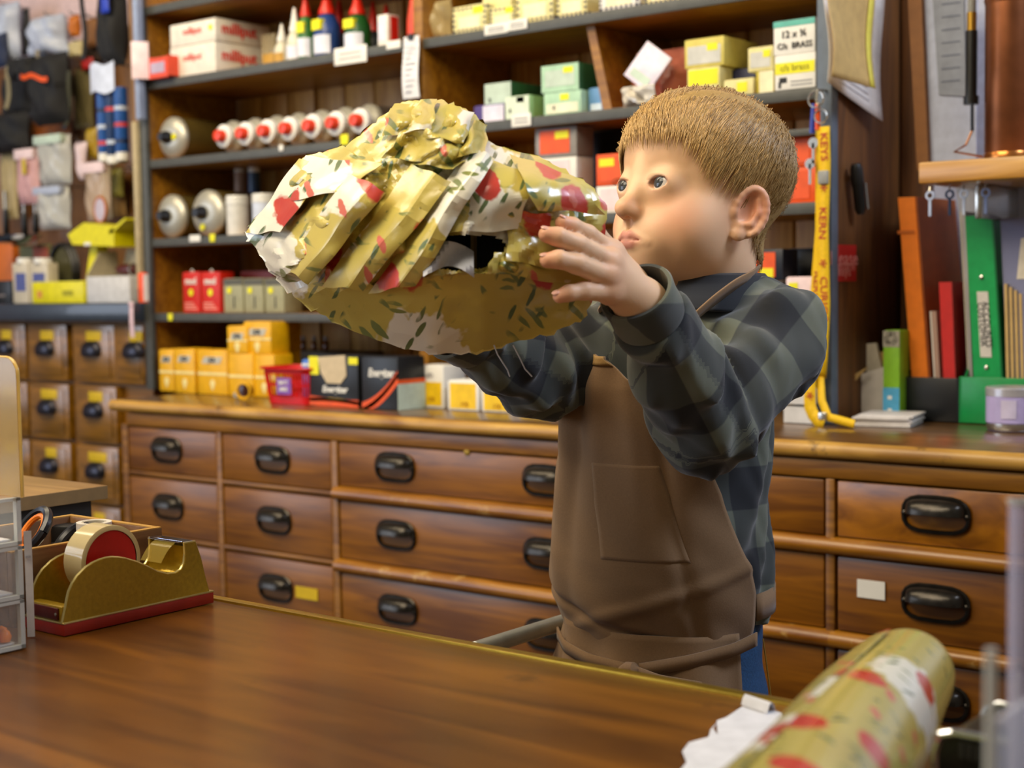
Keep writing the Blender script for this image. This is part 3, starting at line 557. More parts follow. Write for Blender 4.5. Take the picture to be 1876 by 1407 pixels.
# goods standing on the worktop of the drawer cabinet
def DB(px, py): return PZ(px, py, BT)[1]
JY = mat('bright_yellow_carton', '#e0a800', .45); JG = mat('grey_logo', '#b9b6a8', .5); PALE = mat('pale_bulb_print', '#e8d890', .5)
def bulb_box(label, x0, x1, yt, D, z, dep=.05, grp='yellow light bulb boxes', bulb=True, logo=True):
    t, dm = carton('bulb_box', label, 'box', x0, x1, yt, D, z, dep, JY, random.uniform(-.03, .03), grp); w, d, h = dm
    if logo:
        lz = h - .020; poly = [(-w * .36, lz - .007), (w * .26, lz - .007), (w * .36, lz + .007), (-w * .26, lz + .007)]
        lg = obj('logo', MB().prism(poly, -d / 2 - .0007, -d / 2, 'XZ'), JG, t, None); text('JCB', .0125, INK, lg, 0, -d / 2 - .0010, lz, bold=.0006)
    if h > .05: panel(t, dm, 'F', 0, 1, .44, .50, PALE, 'stripe')
    if bulb and h > .05:
        o = obj('bulb_print', MB().prism([(.008 * math.sin(a) * (1 if math.cos(a) > -.3 else .6), .011 * math.cos(a)) for a in np.linspace(0, 2 * math.pi, 14)[:-1]], -d / 2 - .0007, -d / 2, 'XZ'), PALE, t, None); o.location = (0, 0, h * .22)
    return dm[2]
Dj = Ds - .05
bulb_box('yellow bulb box at the left end of the worktop', 291, 318, 641, Dj + .03, BT)
bulb_box('yellow bulb box, second from the left on the worktop', 319, 356, 640, Dj + .01, BT)
bulb_box('wide yellow bulb box, third from the left on the worktop', 361, 416, 642, Dj + .01, BT)
h1 = bulb_box('plain yellow box with pale wording beside the red basket, bottom of the tall pile', 418, 462, 648, Dj + .006, BT, logo=False, bulb=False)
bulb_box('yellow box with a grey logo standing on the pile behind the basket', 416, 452, 598, Dj + .006, BT + h1 + .0012)
h1 = bulb_box('lower yellow box right behind the red basket', 464, 502, 650, Dj + .01, BT, logo=False)
bulb_box('topmost yellow box with a grey logo above the red basket', 446, 495, 590, Dj + .012, BT + h1 + .0012)
h1 = bulb_box('yellow box half hidden behind the red basket', 500, 518, 640, Dj + .09, BT, logo=False, bulb=False)
bulb_box('small yellow box end at the right of the tall pile', 496, 518, 592, Dj + .09, BT + h1 + .0012, logo=False, bulb=False)
D = DB(430, 731); t = thing('yellow_torch', 'small yellow torch with a dark lens in front of the bulb boxes', 'torch', (Xof(448, D, 720), D, BT), .3)
obj('torch_head', MB().lathe([(.010, -.02), (.014, -.012), (.017, 0), (.017, .006), (.014, .0065), (.013, .003), (0, .003)], 18, Matrix.Translation((0, 0, .017)) @ RY), JY, t); obj('lens', MB().lathe([(.012, .0031), (.006, .0045), (0, .005)], 16, Matrix.Translation((0, 0, .017)) @ RY), mat('dark_lens', '#3a1c10', .15), t); obj('torch_handle', MB().box(-.03, -.008, .005, .02, .001, .014, .004), mat('grey_plastic', '#8a8a86', .4), t)
D = DB(515, 741); w = Xof(566, D, 700) - Xof(474, D, 700); hB = Zof(515, 675, D) - BT
t = thing('red_basket', 'small red plastic basket with slotted sides on the worktop', 'basket', (Xof(518, D, 700), D + .045, BT)); RB = mat('red_basket_plastic', '#c80f12', .35)
def bk(u, v, s=1):                                       # rounded rectangle, wider at the rim
    pts = []; 
    for a in np.linspace(0, 2 * math.pi, 33)[:-1]:
        ca, sa = math.cos(a), math.sin(a); pts.append((math.copysign(abs(ca) ** .35, ca) * u, math.copysign(abs(sa) ** .35, sa) * v))
    return pts
mb = MB(); lo, hi = bk(w / 2 * .84, .036), bk(w / 2 * .98, .044)
mb.prism(lo, 0, .003, 'XY')
def ring(z0, z1, k0, k1, th=.0022):
    A = [(l[0] + (h_[0] - l[0]) * k0, l[1] + (h_[1] - l[1]) * k0) for l, h_ in zip(lo, hi)]; B = [(l[0] + (h_[0] - l[0]) * k1, l[1] + (h_[1] - l[1]) * k1) for l, h_ in zip(lo, hi)]
    n = len(A); s = 1 - 2 * th / w
    vs = [(p[0], p[1], z0) for p in A] + [(p[0], p[1], z1) for p in B] + [(p[0] * s, p[1] * s, z1) for p in B] + [(p[0] * s, p[1] * s, z0) for p in A]
    mb.add(vs, [(q * n + i, q * n + (i + 1) % n, ((q + 1) % 4) * n + (i + 1) % n, ((q + 1) % 4) * n + i) for q in range(4) for i in range(n)])
ring(0, hB * .22, 0, .22); ring(hB * .5, hB * .56, .5, .56); ring(hB * .84, hB, .84, 1)
for i in range(0, 32):
    l, h_ = lo[i], hi[i]; a = (l[0] * .985 + (h_[0] - l[0]) * .2, l[1] * .985 + (h_[1] - l[1]) * .2); b = (l[0] * .985 + (h_[0] - l[0]) * .86, l[1] * .985 + (h_[1] - l[1]) * .86)
    mb.tube([(a[0], a[1], hB * .2), (b[0], b[1], hB * .88)], .0017, 5)
obj('basket', mb, RB, t); obj('rim', MB().prism(bk(w / 2 * 1.02, .047), hB - .003, hB + .001, 'XY'), RB, t).hide_render = False
t.children[1].data.clear_geometry(); mb = MB(); A = bk(w / 2 * 1.03, .048); mb.tube([(p[0], p[1], hB) for p in A + A[:1]], .0024, 6); t.children[1].data = mb.mesh('rim', 40); t.children[1].data.materials.append(RB)
o = obj('label', MB().box(-.018, .020, -.044, -.0425, hB * .28, hB * .74), mat('violet_label', '#7d4fa8', .5), t); text('BATT', .010, WHITE, o, .001, -.0446, hB * .6, bold=.0003); text('ERIES', .009, WHITE, o, .001, -.0446, hB * .42, bold=.0003)
tb = thing('blue_packet', 'blue packet sticking out of the red basket', 'packet', (Xof(540, D, 690), D + .045, BT + .004), .2); obj('packet', MB().box(-.016, .016, -.012, .012, 0, hB + .012, .004), mat('blue_packet_film', '#3f6fc4', .35), tb); obj('tear_strip', MB().box(-.016, .016, -.0126, -.0118, hB, hB + .004), WHITE, tb)
EB = mat('black_battery_carton', '#191a1c', .4)
D = DB(610, 745)
t, dm = carton('battery_box', 'black battery box with yellow lids and a torn beige flap, left of two', 'box', 566, 655, 652, D, BT, .06, EB); w, d, h = dm
panel(t, dm, 'F', 0, .2, .62, .98, STICK, 'yellow_corner'); panel(t, dm, 'F', .82, 1, .84, .98, STICK, 'yellow_corner')
obj('torn_flap', MB().prism([(-w * .3, h * .97), (w * .26, h * 1.02), (w * .28, h * .62), (w * .16, h * .46), (-w * .12, h * .46), (-w * .24, h * .66)], -d / 2 - .0022, -d / 2 - .0008, 'XZ'), mat('beige_board', '#c7b596', .7), t)
ftext(t, dm, 'F', 'Energizer', .53, .34, .0165, WHITE, shear=.2, bold=.0005)
def swoosh(t, dm, y0, y1, y2, m, th=.1):
    w, d, h = dm; top = [(-w / 2 + w * u, h * (y0 + (y1 - y0) * u + (y2 - y0) * u * u)) for u in np.linspace(0, 1, 8)]
    obj('swoosh', MB().prism(top + [(x, max(.0006, z - th * h)) for x, z in top[::-1]], -d / 2 - .0008, -d / 2, 'XZ'), m, t, None)
swoosh(t, dm, .20, .10, .25, ORANGE, .18); swoosh(t, dm, .16, .24, .04, mat('yellow_print', '#e0b030', .5), .07)
t, dm = carton('battery_box', 'black battery box with diagonal orange stripes, right of two', 'box', 662, 728, 655, D - .005, BT, .07, EB)
ftext(t, dm, 'F', 'Energizer', .55, .70, .020, WHITE, shear=.2, bold=.0006, sx=.8)
swoosh(t, dm, .12, .35, .52, ORANGE, .24); swoosh(t, dm, .02, .34, .40, mat('pale_orange_print', '#e08a4a', .5), .10); panel(t, dm, 'R', 0, 1, .0, .5, mat('grey_green_print', '#b9cbbd', .6)); panel(t, dm, 'R', 0, 1, .5, .58, ORANGE)
D = DB(742, 745); t, dm = carton('green_packet', 'small green and white packet right of the battery boxes', 'packet', 731, 756, 700, D, BT, .03, mat('grey_white_card', '#bfc3b4', .5)); panel(t, dm, 'F', .0, .22, .1, 1, mat('lime_print', '#6fae3a', .5))
YW = mat('yellow_front', '#e6bc00', .5)
for k, (x0, x1, yt, yb, lab) in enumerate(((761, 812, 671, 747, 'white and yellow box right of the battery boxes, tallest of its row'), (820, 876, 698, 752, 'white and yellow box under the boy\'s sleeve, second of its row'), (882, 934, 706, 755, 'white and yellow box under the boy\'s sleeve, third of its row'), (944, 1010, 722, 758, 'white and yellow box beside the apron, last of its row'))):
    D = DB((x0 + x1) / 2, yb); t, dm = carton('yellow_box', lab, 'box', x0, x1, yt, D, BT, .06, WHITE, group='white and yellow boxes on the worktop')
    panel(t, dm, 'F', .08, .92, .06, .62 if k == 0 else .92, YW); ftext(t, dm, 'F', '100', .55, .2, .013, mat('amber_ink', '#b07a00', .6))
    if k == 0: ftext(t, dm, 'F', 'LED', .5, .78, .011, mat('grey_ink', '#8d8d8f', .6))
D = Ds + .15; t, dm = carton('long_box', 'long dull box at the back of the worktop behind the batteries', 'box', 525, 660, 645, D, BT, .07, mat('dull_brown_card', '#5a4a2c', .6))
for k, cx in enumerate((536, 556, 576, 597)):
    tt = thing('small_vial', 'small brown vial standing in a row on the long box, %s' % ('leftmost', 'second', 'third', 'rightmost')[k], 'vial', (Xof(cx, D + .03, 630), D + .03, BT + dm[2] + .0012), 0, 'brown vials on the long box')
    obj('glass', MB().lathe([(.006, 0), (.0062, .001), (.0062, .018), (.003, .022)], 12), mat('brown_glass', '#6b3a12', .15), tt); obj('cap', MB().lathe([(.0042, .022), (.0042, .030), (0, .030)], 12), mat('grey_plastic', '#8a8a86', .4), tt)
# ---------------------------------------------------------------- goods hanging at the left
Dh = Dw - .075
def hang(*a, **k): return pouch(*a, **k)
PB = mat('pale_blue_plastic', '#a9b2c8', .35); BG = mat('black_fabric', '#131316', .75, bump=.3); TAN = mat('tan_leather', '#8a5a2c', .6); DKG = mat('charcoal_fabric', '#24262c', .7, bump=.3)
hang('hanging_scoop', 'pale blue grey scoop hanging at the top left corner', 'scoop', -20, 38, 14, 108, Dh, .07, PB)
hang('hanging_bag', 'dark grey bag edge hanging right beside the corner scoop', 'bag', 39, 56, 18, 100, Dh + .03, .02, DKG)
hang('hanging_scoop', 'pale blue domed scoop hanging under the pink wall', 'scoop', 60, 126, 36, 100, Dh - .01, .08, PB, top_w=.8)
hang('hanging_bag', 'dark blue bag hanging at the left picture edge', 'bag', -14, 14, 64, 122, Dh - .03, .03, mat('navy_fabric', '#1c2848', .7))
hang('hanging_bag', 'small black bag hanging below the corner scoop', 'bag', 20, 64, 110, 142, Dh - .06, .05, BG)
hang('hanging_bag', 'large black bag with an orange strap hanging left of the dark straps', 'bag', 66, 128, 104, 224, Dh - .045, .08, BG)
hang('hanging_bag', 'black bag hanging at the left edge above the pink packet', 'bag', -20, 54, 212, 276, Dh - .02, .07, BG)
hang('hanging_bag', 'black bag in the shade behind the orange strap', 'bag', 4, 60, 146, 206, Dh + .01, .03, BG)
A = P(36, 143, Dh - .08); B = P(86, 148, Dh - .09); o = thing('orange_strap', 'short orange strap across the black hanging bags', 'strap', A); d = Vector(B) - Vector(A)
obj('webbing', MB().grid(lambda u, v: (d.x * u, d.y * u - .006 * math.sin(math.pi * u), d.z * u - .004 * math.sin(9 * u) + .012 * v), 12, 2, .002), ORANGE, o); obj('buckle', MB().box(-.006, .006, -.004, .002, -.004, .016, .002), BLACK, o)
for k, (x0, y0, x1, y1, c, lab) in enumerate(((18, 120, 8, 205, '#8c8264', 'beige strap hanging at the left edge among black bags'), (72, 92, 66, 138, '#8f8470', 'beige strap hanging between the two pale scoops and the bags'), (70, 148, 56, 212, '#6f6850', 'khaki strap hanging below the orange strap'), (152, -20, 152, 108, '#17130f', 'long black strap hanging left of the holster'), (130, 130, 118, 235, '#3c3a26', 'olive strap hanging beside the big black bag'))):
    A = P(x0, y0, Dh - .05); B = P(x1, y1, Dh - .05); o = thing('hanging_strap', lab, 'strap', B, 0, None); d = Vector(A) - Vector(B)
    obj('webbing', MB().grid(lambda u, v: (d.x * v + .016 * (u - .5), .006 * math.sin(5 * v), d.z * v), 2, 14, .002), mat('strap_%d' % k, c, .7), o); obj('stitching', MB().box(-.009, .009, -.003, .003, -.002, .008, .001), BLACK, o)
hang('hanging_tool', 'tan leather tool pouch hanging left of the black holster', 'tool', 160, 182, 36, 84, Dh, .03, TAN)
hang('hanging_tool', 'orange handled tool at the top beside the long strap', 'tool', 130, 146, 30, 66, Dh, .025, mat('orange_brown', '#b2620e', .5))
hang('hanging_tool', 'pale buff glove hanging beside the black strap', 'glove', 128, 152, 78, 102, Dh - .02, .02, mat('buff', '#b5a678', .6))
hang('hanging_holster', 'black leather holster hanging above the blue patterned pack', 'holster', 184, 233, -30, 118, Dh - .06, .06, BG, bot_w=.85)
hang('hanging_ribbon', 'bright blue ribbon on the black holster', 'ribbon', 184, 200, -30, 22, Dh - .10, .01, mat('royal_blue', '#1e3bb4', .45), hook=False)
hang('hanging_pouch', 'olive cloth pouch hanging between the black bags and the blue tubes', 'pouch', 136, 172, 128, 232, Dh + .02, .025, mat('olive_cloth', '#5d5330', .8, bump=.3))
hang('hanging_pouch', 'rust brown pouch hanging below the black bags', 'pouch', 58, 132, 226, 262, Dh + .02, .02, mat('rust_cloth', '#8a4a16', .75, bump=.3))
hang('hanging_pouch', 'small cream pouch hanging under the blue tubes', 'pouch', 186, 206, 312, 400, Dh + .02, .015, mat('cream_cloth', '#b3a67c', .7))
hang('hanging_pouch', 'tan pouch hanging right of the pale packets beside the post', 'pouch', 206, 232, 318, 396, Dh + .025, .015, mat('tan_cloth', '#8f6c34', .7))
hang('hanging_bag', 'dark brown bag hanging between the straps and the black holster', 'bag', 160, 186, 84, 112, Dh + .02, .02, mat('dark_brown_cloth', '#2e1d10', .8))
hang('red_tag', 'small red tag hanging left of the blue patterned pack', 'tag', 150, 172, 108, 126, Dh, .012, mat('dark_red', '#a81c14', .5))
# blue patterned pack: three tubes under a white header
A, B = P(179, 118, Dh - .09), P(233, 300, Dh - .09); w = B[0] - A[0]; h = A[2] - B[2]
t = thing('tube_pack', 'pack of blue patterned tubes with white ends hanging beside the post', 'pack', ((A[0] + B[0]) / 2, A[1], B[2]))
for k in range(3):
    x = -w / 2 + w * (k + .5) / 3; r = w / 6.2; z0 = (.03, 0, .02)[k] * h
    obj('tube', MB().lathe([(r * .9, z0 + .02), (r, z0 + .024), (r, h * .74)], 14, Matrix.Translation((x, 0, 0))), mat('blue_tube_%d' % (k % 2), ('#1f4f96', '#14305c')[k % 2], .35), t)
    obj('tube_end', MB().lathe([(r * .5, z0), (r * .95, z0 + .004), (r * .95, z0 + .022)], 14, Matrix.Translation((x, 0, 0))), WHITE, t)
    for q in range(3): obj('printed_band', MB().lathe([(r * 1.01, h * (.2 + .16 * q)), (r * 1.01, h * (.24 + .16 * q))], 14, Matrix.Translation((x, 0, 0)), cap=False), mat('band_%d' % ((k + q) % 3), ('#c23a3a', '#b9c4d8', '#0f2144')[(k + q) % 3], .4), t)
obj('header_card', MB().grid(lambda u, v: ((u - .5) * w * .86 - w * .07, -.022 - .004 * math.sin(4 * u), h * (.70 + .28 * v + .02 * math.sin(7 * u))), 8, 4, .002), mat('pale_blue_white', '#c9d2e8', .4), t)
obj('hook', MB().tube([(0, Dw - .03 - A[1], h * .99), (0, -.012, h * .985), (0, -.016, h)], .0022, 6), mat('steel_hook', '#8d8d90', .3, .9), t)
CB = clear('clear_hanging_bag', '#cfd0cc', .62, .18)
hang('clear_bag', 'clear bag of greyish goods hanging in the middle of the board', 'bag', 75, 132, 252, 336, Dh - .04, .05, CB, header=mat('grey_green_print', '#b9cbbd', .6))
hang('clear_bag', 'clear bag hanging below the greyish one', 'bag', 74, 130, 345, 418, Dh - .05, .05, CB, header=PB)
hang('pink_packet', 'pink and yellow packet hanging left of the clear bags', 'packet', 34, 74, 276, 372, Dh - .03, .03, mat('dusty_pink_print', '#c79a9c', .45), header=mat('pink_white_card', '#e8cfd2', .5))
t = thing('yellow_card', 'narrow yellow card hanging on the pink packet', 'card', P(44, 320, Dh - .055)); obj('card', MB().box(-.008, .008, -.001, .001, 0, .04, .0008), mat('yellow_card', '#c9b020', .5), t); obj('eyelet', MB().lathe([(.002, -.0014), (.003, -.0014), (.003, .0014), (.002, .0014)], 10, Matrix.Translation((0, 0, .036)) @ RY, cap=False), SILVER, t)
hang('white_packet', 'pointed white packet hanging beside the clear bags', 'packet', 138, 162, 262, 328, Dh - .03, .02, mat('pink_white_pack', '#d8c2c6', .4), bot_w=.35)
hang('beige_packet', 'beige packet hanging at the left edge', 'packet', 2, 34, 280, 400, Dh, .02, mat('beige_pack', '#a8966a', .5))
hang('buckle_pack', 'clear pack with an orange rimmed oval buckle above the yellow holder', 'packet', 158, 204, 300, 402, Dh - .04, .03, clear('pack_film', '#d0b8a0', .5, .2), header=mat('pink_white_card', '#e8cfd2', .5))
t = thing('oval_buckle', 'orange rimmed oval buckle hanging above the yellow holder', 'buckle', P(184, 384, Dh - .075)); obj('ring', MB().tube([(.022 * math.cos(a), 0, .030 * math.sin(a)) for a in np.linspace(0, 2 * math.pi, 25)], .0035, 8), mat('orange_brown', '#b2620e', .5), t); obj('plate', MB().lathe([(.02, -.002), (.02, .002), (0, .003)], 20, Matrix.Scale(1.35, 4, (0, 0, 1)) @ RY), mat('pale_lilac_plate', '#bdb3c4', .35), t)
hang('gold_packet', 'gold packet hanging beside the post', 'packet', 160, 180, 236, 290, Dh, .02, mat('gold_pack', '#a88a24', .4))
hang('silver_packet', 'small silver packet hanging right of the oval buckle', 'packet', 206, 226, 310, 360, Dh, .02, mat('olive_pack', '#8f8a3a', .45))
for k, (cx, y0, y1) in enumerate(((46, 362, 432), (66, 366, 428), (12, 350, 432))):
    A, B = P(cx, y0, Dh - .02), P(cx, y1, Dh - .02); t = thing('hanging_file', 'black handled tool hanging above the chrome bowl, %s' % ('middle one', 'right one', 'left one')[k], 'tool', B, 0, 'black handled tools on the board'); hh = A[2] - B[2]
    obj('handle', MB().lathe([(.005, 0), (.009, .006), (.008, hh * .5), (.006, hh * .6)], 12), BLACK, t); obj('shaft', MB().lathe([(.0035, hh * .6), (.0035, hh)], 10), SILVER, t)
t = thing('chrome_bowl', 'shiny chrome bowl seen edge-on above the blue labelled bottles', 'bowl', (Xof(22, Dl + .05, 434), Dl + .05, Zof(22, 448, Dl + .05)))
obj('bowl', MB().lathe([(0, 0), (.03, .001), (.058, .010), (.070, .020), (.072, .022), (.068, .021), (.05, .008), (0, .004)], 28), mat('chrome', '#d2d8e8', .08, 1, var=0), t)
obj('wire_bracket', MB().tube([(0, 0, -.0005), (0, .03, -.003), (0, Dw - .03 - t.location.y, -.003)], .003, 6), SILVER, t)

# standing on the small drawer cabinet
def DLz(px, py): return PZ(px, py, ZL)[1]
Z0 = ZL + .0008
t, dm = carton('yellow_box', 'long bright yellow box on the dark blue cabinet top', 'box', 58, 153, 517, Dl + .01, Z0, .06, mat('acid_yellow', '#d6cc00', .45)); panel(t, dm, 'F', .1, .2, .25, .6, mat('orange_mark', '#c98a3a', .5)); panel(t, dm, 'F', .6, .8, .35, .6, mat('olive_print', '#9a9400', .5)); panel(t, dm, 'T', .02, .98, .05, .95, mat('pale_olive_print', '#c3bd50', .5), 'top_label')
t, dm = carton('open_box', 'open white box with raised grey flaps on the dark blue cabinet top', 'box', 158, 237, 506, Dl + .01, Z0, .09, mat('white_grey_card', '#c6c5c6', .6), flap=False); w, d, h = dm
obj('flap', MB().prism([(-w * .46, h), (w * .48, h), (w * .46, h + .058), (-w * .28, h + .062)], d / 2 - .003, d / 2 - .001, 'XZ'), mat('grey_board', '#a2977e', .65), t); obj('flap', MB().prism([(-d / 2, h), (d / 2, h), (d / 2 - .006, h + .058), (-d * .1, h + .055)], -w / 2 - .001, -w / 2 + .002, 'YZ'), mat('grey_board', '#a2977e', .65), t)
t = thing('dark_red_tool', 'dark red tool lying inside the open white box', 'tool', (t.location.x + .02, Dl + .05, Z0 + h + .0012)); obj('tool_body', MB().lathe([(.010, -.03), (.013, -.01), (.012, .02), (.006, .03)], 14, Matrix.Translation((0, 0, .013)) @ Matrix.Rotation(math.pi / 2, 4, 'Y')), mat('maroon', '#4a1410', .4), t); obj('collar', MB().lathe([(.0135, .018), (.0135, .023)], 14, Matrix.Translation((0, 0, .013)) @ Matrix.Rotation(math.pi / 2, 4, 'Y')), SILVER, t)
for k, (x0, x1) in enumerate(((22, 50), (53, 86))):
    t, dm = carton('white_bottle', ['white bottle with a blue label, left of two beside the yellow box', 'white bottle with a blue label, right of two beside the yellow box'][k], 'bottle', x0, x1, 482, Dl + .03, Z0, .03, mat('off_white_plastic', '#c2b8a4', .4), part='bottle_body', flap=False, group='white bottles on the cabinet top')
    panel(t, dm, 'F', .2, .85, .3, .75, mat('violet_blue_label', '#4c5590', .5)); obj('cap', MB().lathe([(dm[0] * .3, 0), (dm[0] * .3, .012), (0, .012)], 14, Matrix.Translation((0, 0, dm[2]))), WHITE, t)
t, dm = carton('tool_card', 'red and green card standing behind the white bottles', 'card', 34, 88, 448, Dl + .12, Z0, .01, mat('olive_green_card', '#6f7048', .5), flap=False); panel(t, dm, 'F', .5, 1, .72, .95, mat('brick_red_print', '#a2492f', .5))
t, dm = carton('orange_pack', 'orange pack behind the chrome bowl at the left edge', 'packet', -20, 22, 444, Dl + .13, Z0, .02, mat('orange_pack', '#c9671c', .5)); panel(t, dm, 'F', .1, .9, .1, .3, mat('peach_print', '#d29a6a', .5))
t, dm = carton('black_box', 'black box at the left end of the cabinet top', 'box', -30, 19, 515, Dl + .03, Z0, .06, BLACK); panel(t, dm, 'F', .2, .8, .3, .4, SILVER)
D = Dl + .095; t = thing('tape_coil', 'black cable coil with a clear centre standing behind the yellow box', 'coil', (Xof(117, D, 480), D, Z0)); R0 = (Zof(117, 444, D) - Z0) / 2
mb = MB()
for q in range(5): mb.tube([((R0 - .004 - .002 * (q % 2)) * .72 * math.cos(a), -.008 + .004 * q, R0 + (R0 - .004 - .002 * (q % 2)) * math.sin(a)) for a in np.linspace(0, 2 * math.pi, 33)], .0042, 6)
obj('coil', mb, BLACK, t); obj('pack_disc', MB().lathe([(R0 * .9, -.002), (R0 * .9, .002), (0, .002)], 28, Matrix.Translation((0, 0, R0)) @ Matrix.Scale(.72, 4, (1, 0, 0)) @ RY), mat('smoky_film', '#4a4830', .1), t); obj('metal_clip', MB().box(-.012, 0, -.02, -.012, R0 * .45, R0 * .7, .003), mat('chrome', '#d2d8e8', .08, 1, var=0), t)
D = Dl + .04; t = thing('yellow_holder', 'bright yellow card display holder with a raised lid beside the post', 'holder', (Xof(168, D, 480), D + .04, Z0)); Yh = mat('acid_yellow', '#d6cc00', .45)
f = lambda px, py: (P(px, py, D)[0] - t.location.x, P(px, py, D)[2] - Z0)
obj('stem', MB().prism([f(146, 548), f(160, 440), f(172, 440), f(160, 548)], -.03, .0, 'XZ'), Yh, t); 
obj('tray', MB().prism([f(131, 430), f(139, 448), f(216, 452), f(215, 415), f(160, 408)], -.05, .01, 'XZ'), Yh, t); obj('lid', MB().prism([f(205, 424), f(236, 399), f(237, 403), f(209, 430)], -.05, .01, 'XZ'), Yh, t); obj('label', MB().box(-.010, .012, -.0512, -.05, f(190, 449)[1], f(190, 443)[1]), WHITE, t)
t, dm = carton('orange_packet', 'small orange and white packet wedged against the shelf upright', 'packet', 252, 262, 500, Ds - .055, Z0, .012, mat('hot_orange', '#e8501c', .45)); panel(t, dm, 'R', 0, 1, .05, .95, WHITE)
o = thing('pink_ticket', 'narrow pink ticket hanging over the edge of the cabinet top', 'ticket', P(243, 618, Dl - .024)); obj('ticket', MB().grid(lambda u, v: ((u - .5) * .013, -.002 * math.sin(3 * v), v * .072), 2, 8, .0008), mat('pale_pink_paper', '#d6b8c0', .6), o); obj('knot', MB().box(-.008, .008, -.003, .002, .066, .076, .002), mat('pale_pink_paper', '#d6b8c0', .6), o)

# ---------------------------------------------------------------- right of the shelves: things on the panel's side and on the worktop
XP = SX1 + .021
PAP = mat('ivory_paper', '#cfc6b4', .6); KRAFT = mat('manila_envelope', '#bf9f62', .6)
def on_panel(pts, dx=.004): return [np.array(PX(x, y, XP + dx)) for x, y in pts]
def hang_sheet(name, label, cat, quad, m, dx, curl, group=None, extra=None):
    q = [np.array(PX(x, y, XP + dx)) for x, y in quad]   # top-left, top-right, bottom-right, bottom-left
    t = thing(name, label, cat, q[3], 0, group); o = q[3]
    g = lambda u, v: (q[0] * (1 - u) + q[1] * u) * v + (q[3] * (1 - u) + q[2] * u) * (1 - v) - o + np.array([curl * (u ** 2) * (1.2 - v) + .004 * math.sin(5 * v + 3 * u), 0, 0])
    obj('sheet', MB().grid(g, 10, 14, .0008), m, t, 180); return t, g
t, g = hang_sheet('curled_sheet', 'white curled sheet of paper hanging on the shelf side', 'paper', ((1512, -40), (1614, -40), (1595, 224), (1516, 150)), mat('white_paper', '#d3cdc8', .6), .004, .016)
for q in range(4): obj('print_line', MB().grid(lambda u, v: np.array(g(.25 + .5 * u, .08 + .05 * q + .006 * v)) + np.array([.0016, 0, 0]), 6, 1, .0004), mat('pale_ink', '#a8a8b0', .6), t, 180)
t, g = hang_sheet('manila_envelope', 'cream envelope hanging in front of the curled sheet', 'envelope', ((1520, -30), (1596, -30), (1587, 164), (1524, 140)), KRAFT, .05, .012)
obj('yellow_edge', MB().grid(lambda u, v: np.array(g(.86 + .1 * u, v)) + np.array([.0016, 0, 0]), 2, 10, .0004), mat('lemon_edge', '#d6c94e', .6), t, 180)
obj('bulldog_clip', MB().box(-.06, .004, .0, .04, .235, .25, .003), BLACK, t)
q = on_panel(((1523, 448), (1568, 448), (1568, 516), (1523, 516)), .0012); wv = np.linalg.norm(q[1] - q[0]); hv = q[0][2] - q[3][2]
t = thing('red_sticker', 'red sticker with white wording on the dark shelf side', 'sticker', (q[0] + q[1] + q[2] + q[3]) / 4); obj('sticker', MB().box(-.0006, .0006, -wv / 2, wv / 2, -hv / 2, hv / 2), mat('red_sticker', '#b3201c', .5), t)
for k, (s, z, sz) in enumerate((('Please', .12, .03), ('return', -.08, .022), ('keys', -.24, .02))): text(s, sz, mat('pinkish_ink', '#d88a80', .5), t, .0010, 0, z * hv, rot=(math.pi / 2, 0, math.pi / 2), sx=1.25)
A = PX(1568, 300, XP + .016); B = PX(1577, 392, XP + .016)
t = thing('hanging_marker', 'black marker pen hanging on the dark shelf side', 'pen', B); d = Vector(A) - Vector(B)
obj('barrel', MB().tube([(0, 0, 0), d * .1, d * .62], [.006, .0085, .009], 12), BLACK, t); obj('cap', MB().tube([d * .6, d * .9, d * 1.0], [.0098, .0098, .007], 12), BLACK, t); obj('pen_clip', MB().tube([d * .62 + Vector((.011, .003, 0)), d * .1 + Vector((.011, .003, 0))], .0018, 6), mat('chrome', '#d2d8e8', .08, 1, var=0), t); obj('holder_clip', MB().box(-.016, .0, -.006, .006, d.z * .7, d.z * .8, .002), SILVER, t)
# lanyard on the upright
YEL = mat('yellow_webbing', '#e0b400', .6, bump=.2, scale=300); RINK = mat('red_webbing_print', '#a82410', .6)
hk = P(1500, 178, Ds - .03); t = thing('lanyard', 'yellow lanyard with red print hanging on the grey shelf upright', 'lanyard', hk)
loc = lambda px, py, dy=0: np.array(P(px, py, Ds - .03 - dy)) - np.array(hk)
obj('hook', MB().tube([(0, .026, .012), (0, -.004, .010), (0, -.008, -.006), (0, 0, -.012)], .0022, 6), SILVER, t)
for k, (px, py, r) in enumerate(((1497, 182, .012), (1506, 213, .010))): obj('key_ring', MB().tube([loc(px, py) + np.array([r * math.cos(a), -.004, r * math.sin(a)]) for a in np.linspace(0, 2 * math.pi, 21)], .0014, 6), SILVER, t)
obj('blue_tag', MB().tube([loc(1492, 190), loc(1488, 244)], .0045, 6), mat('blue_tag', '#2a3c9c', .4), t); obj('orange_tag', MB().tube([loc(1498, 190), loc(1498, 238)], .004, 6), ORANGE, t)
for k, (px, py) in enumerate(((1490, 262), (1484, 300))): obj('key', MB().lathe([(.008, -.001), (.008, .001)], 14, Matrix.Translation(tuple(loc(px, py))) @ RY).box(loc(px, py)[0] - .002, loc(px, py)[0] + .002, -.001, .001, loc(px, py)[2] - .03, loc(px, py)[2], M=None), SILVER, t)
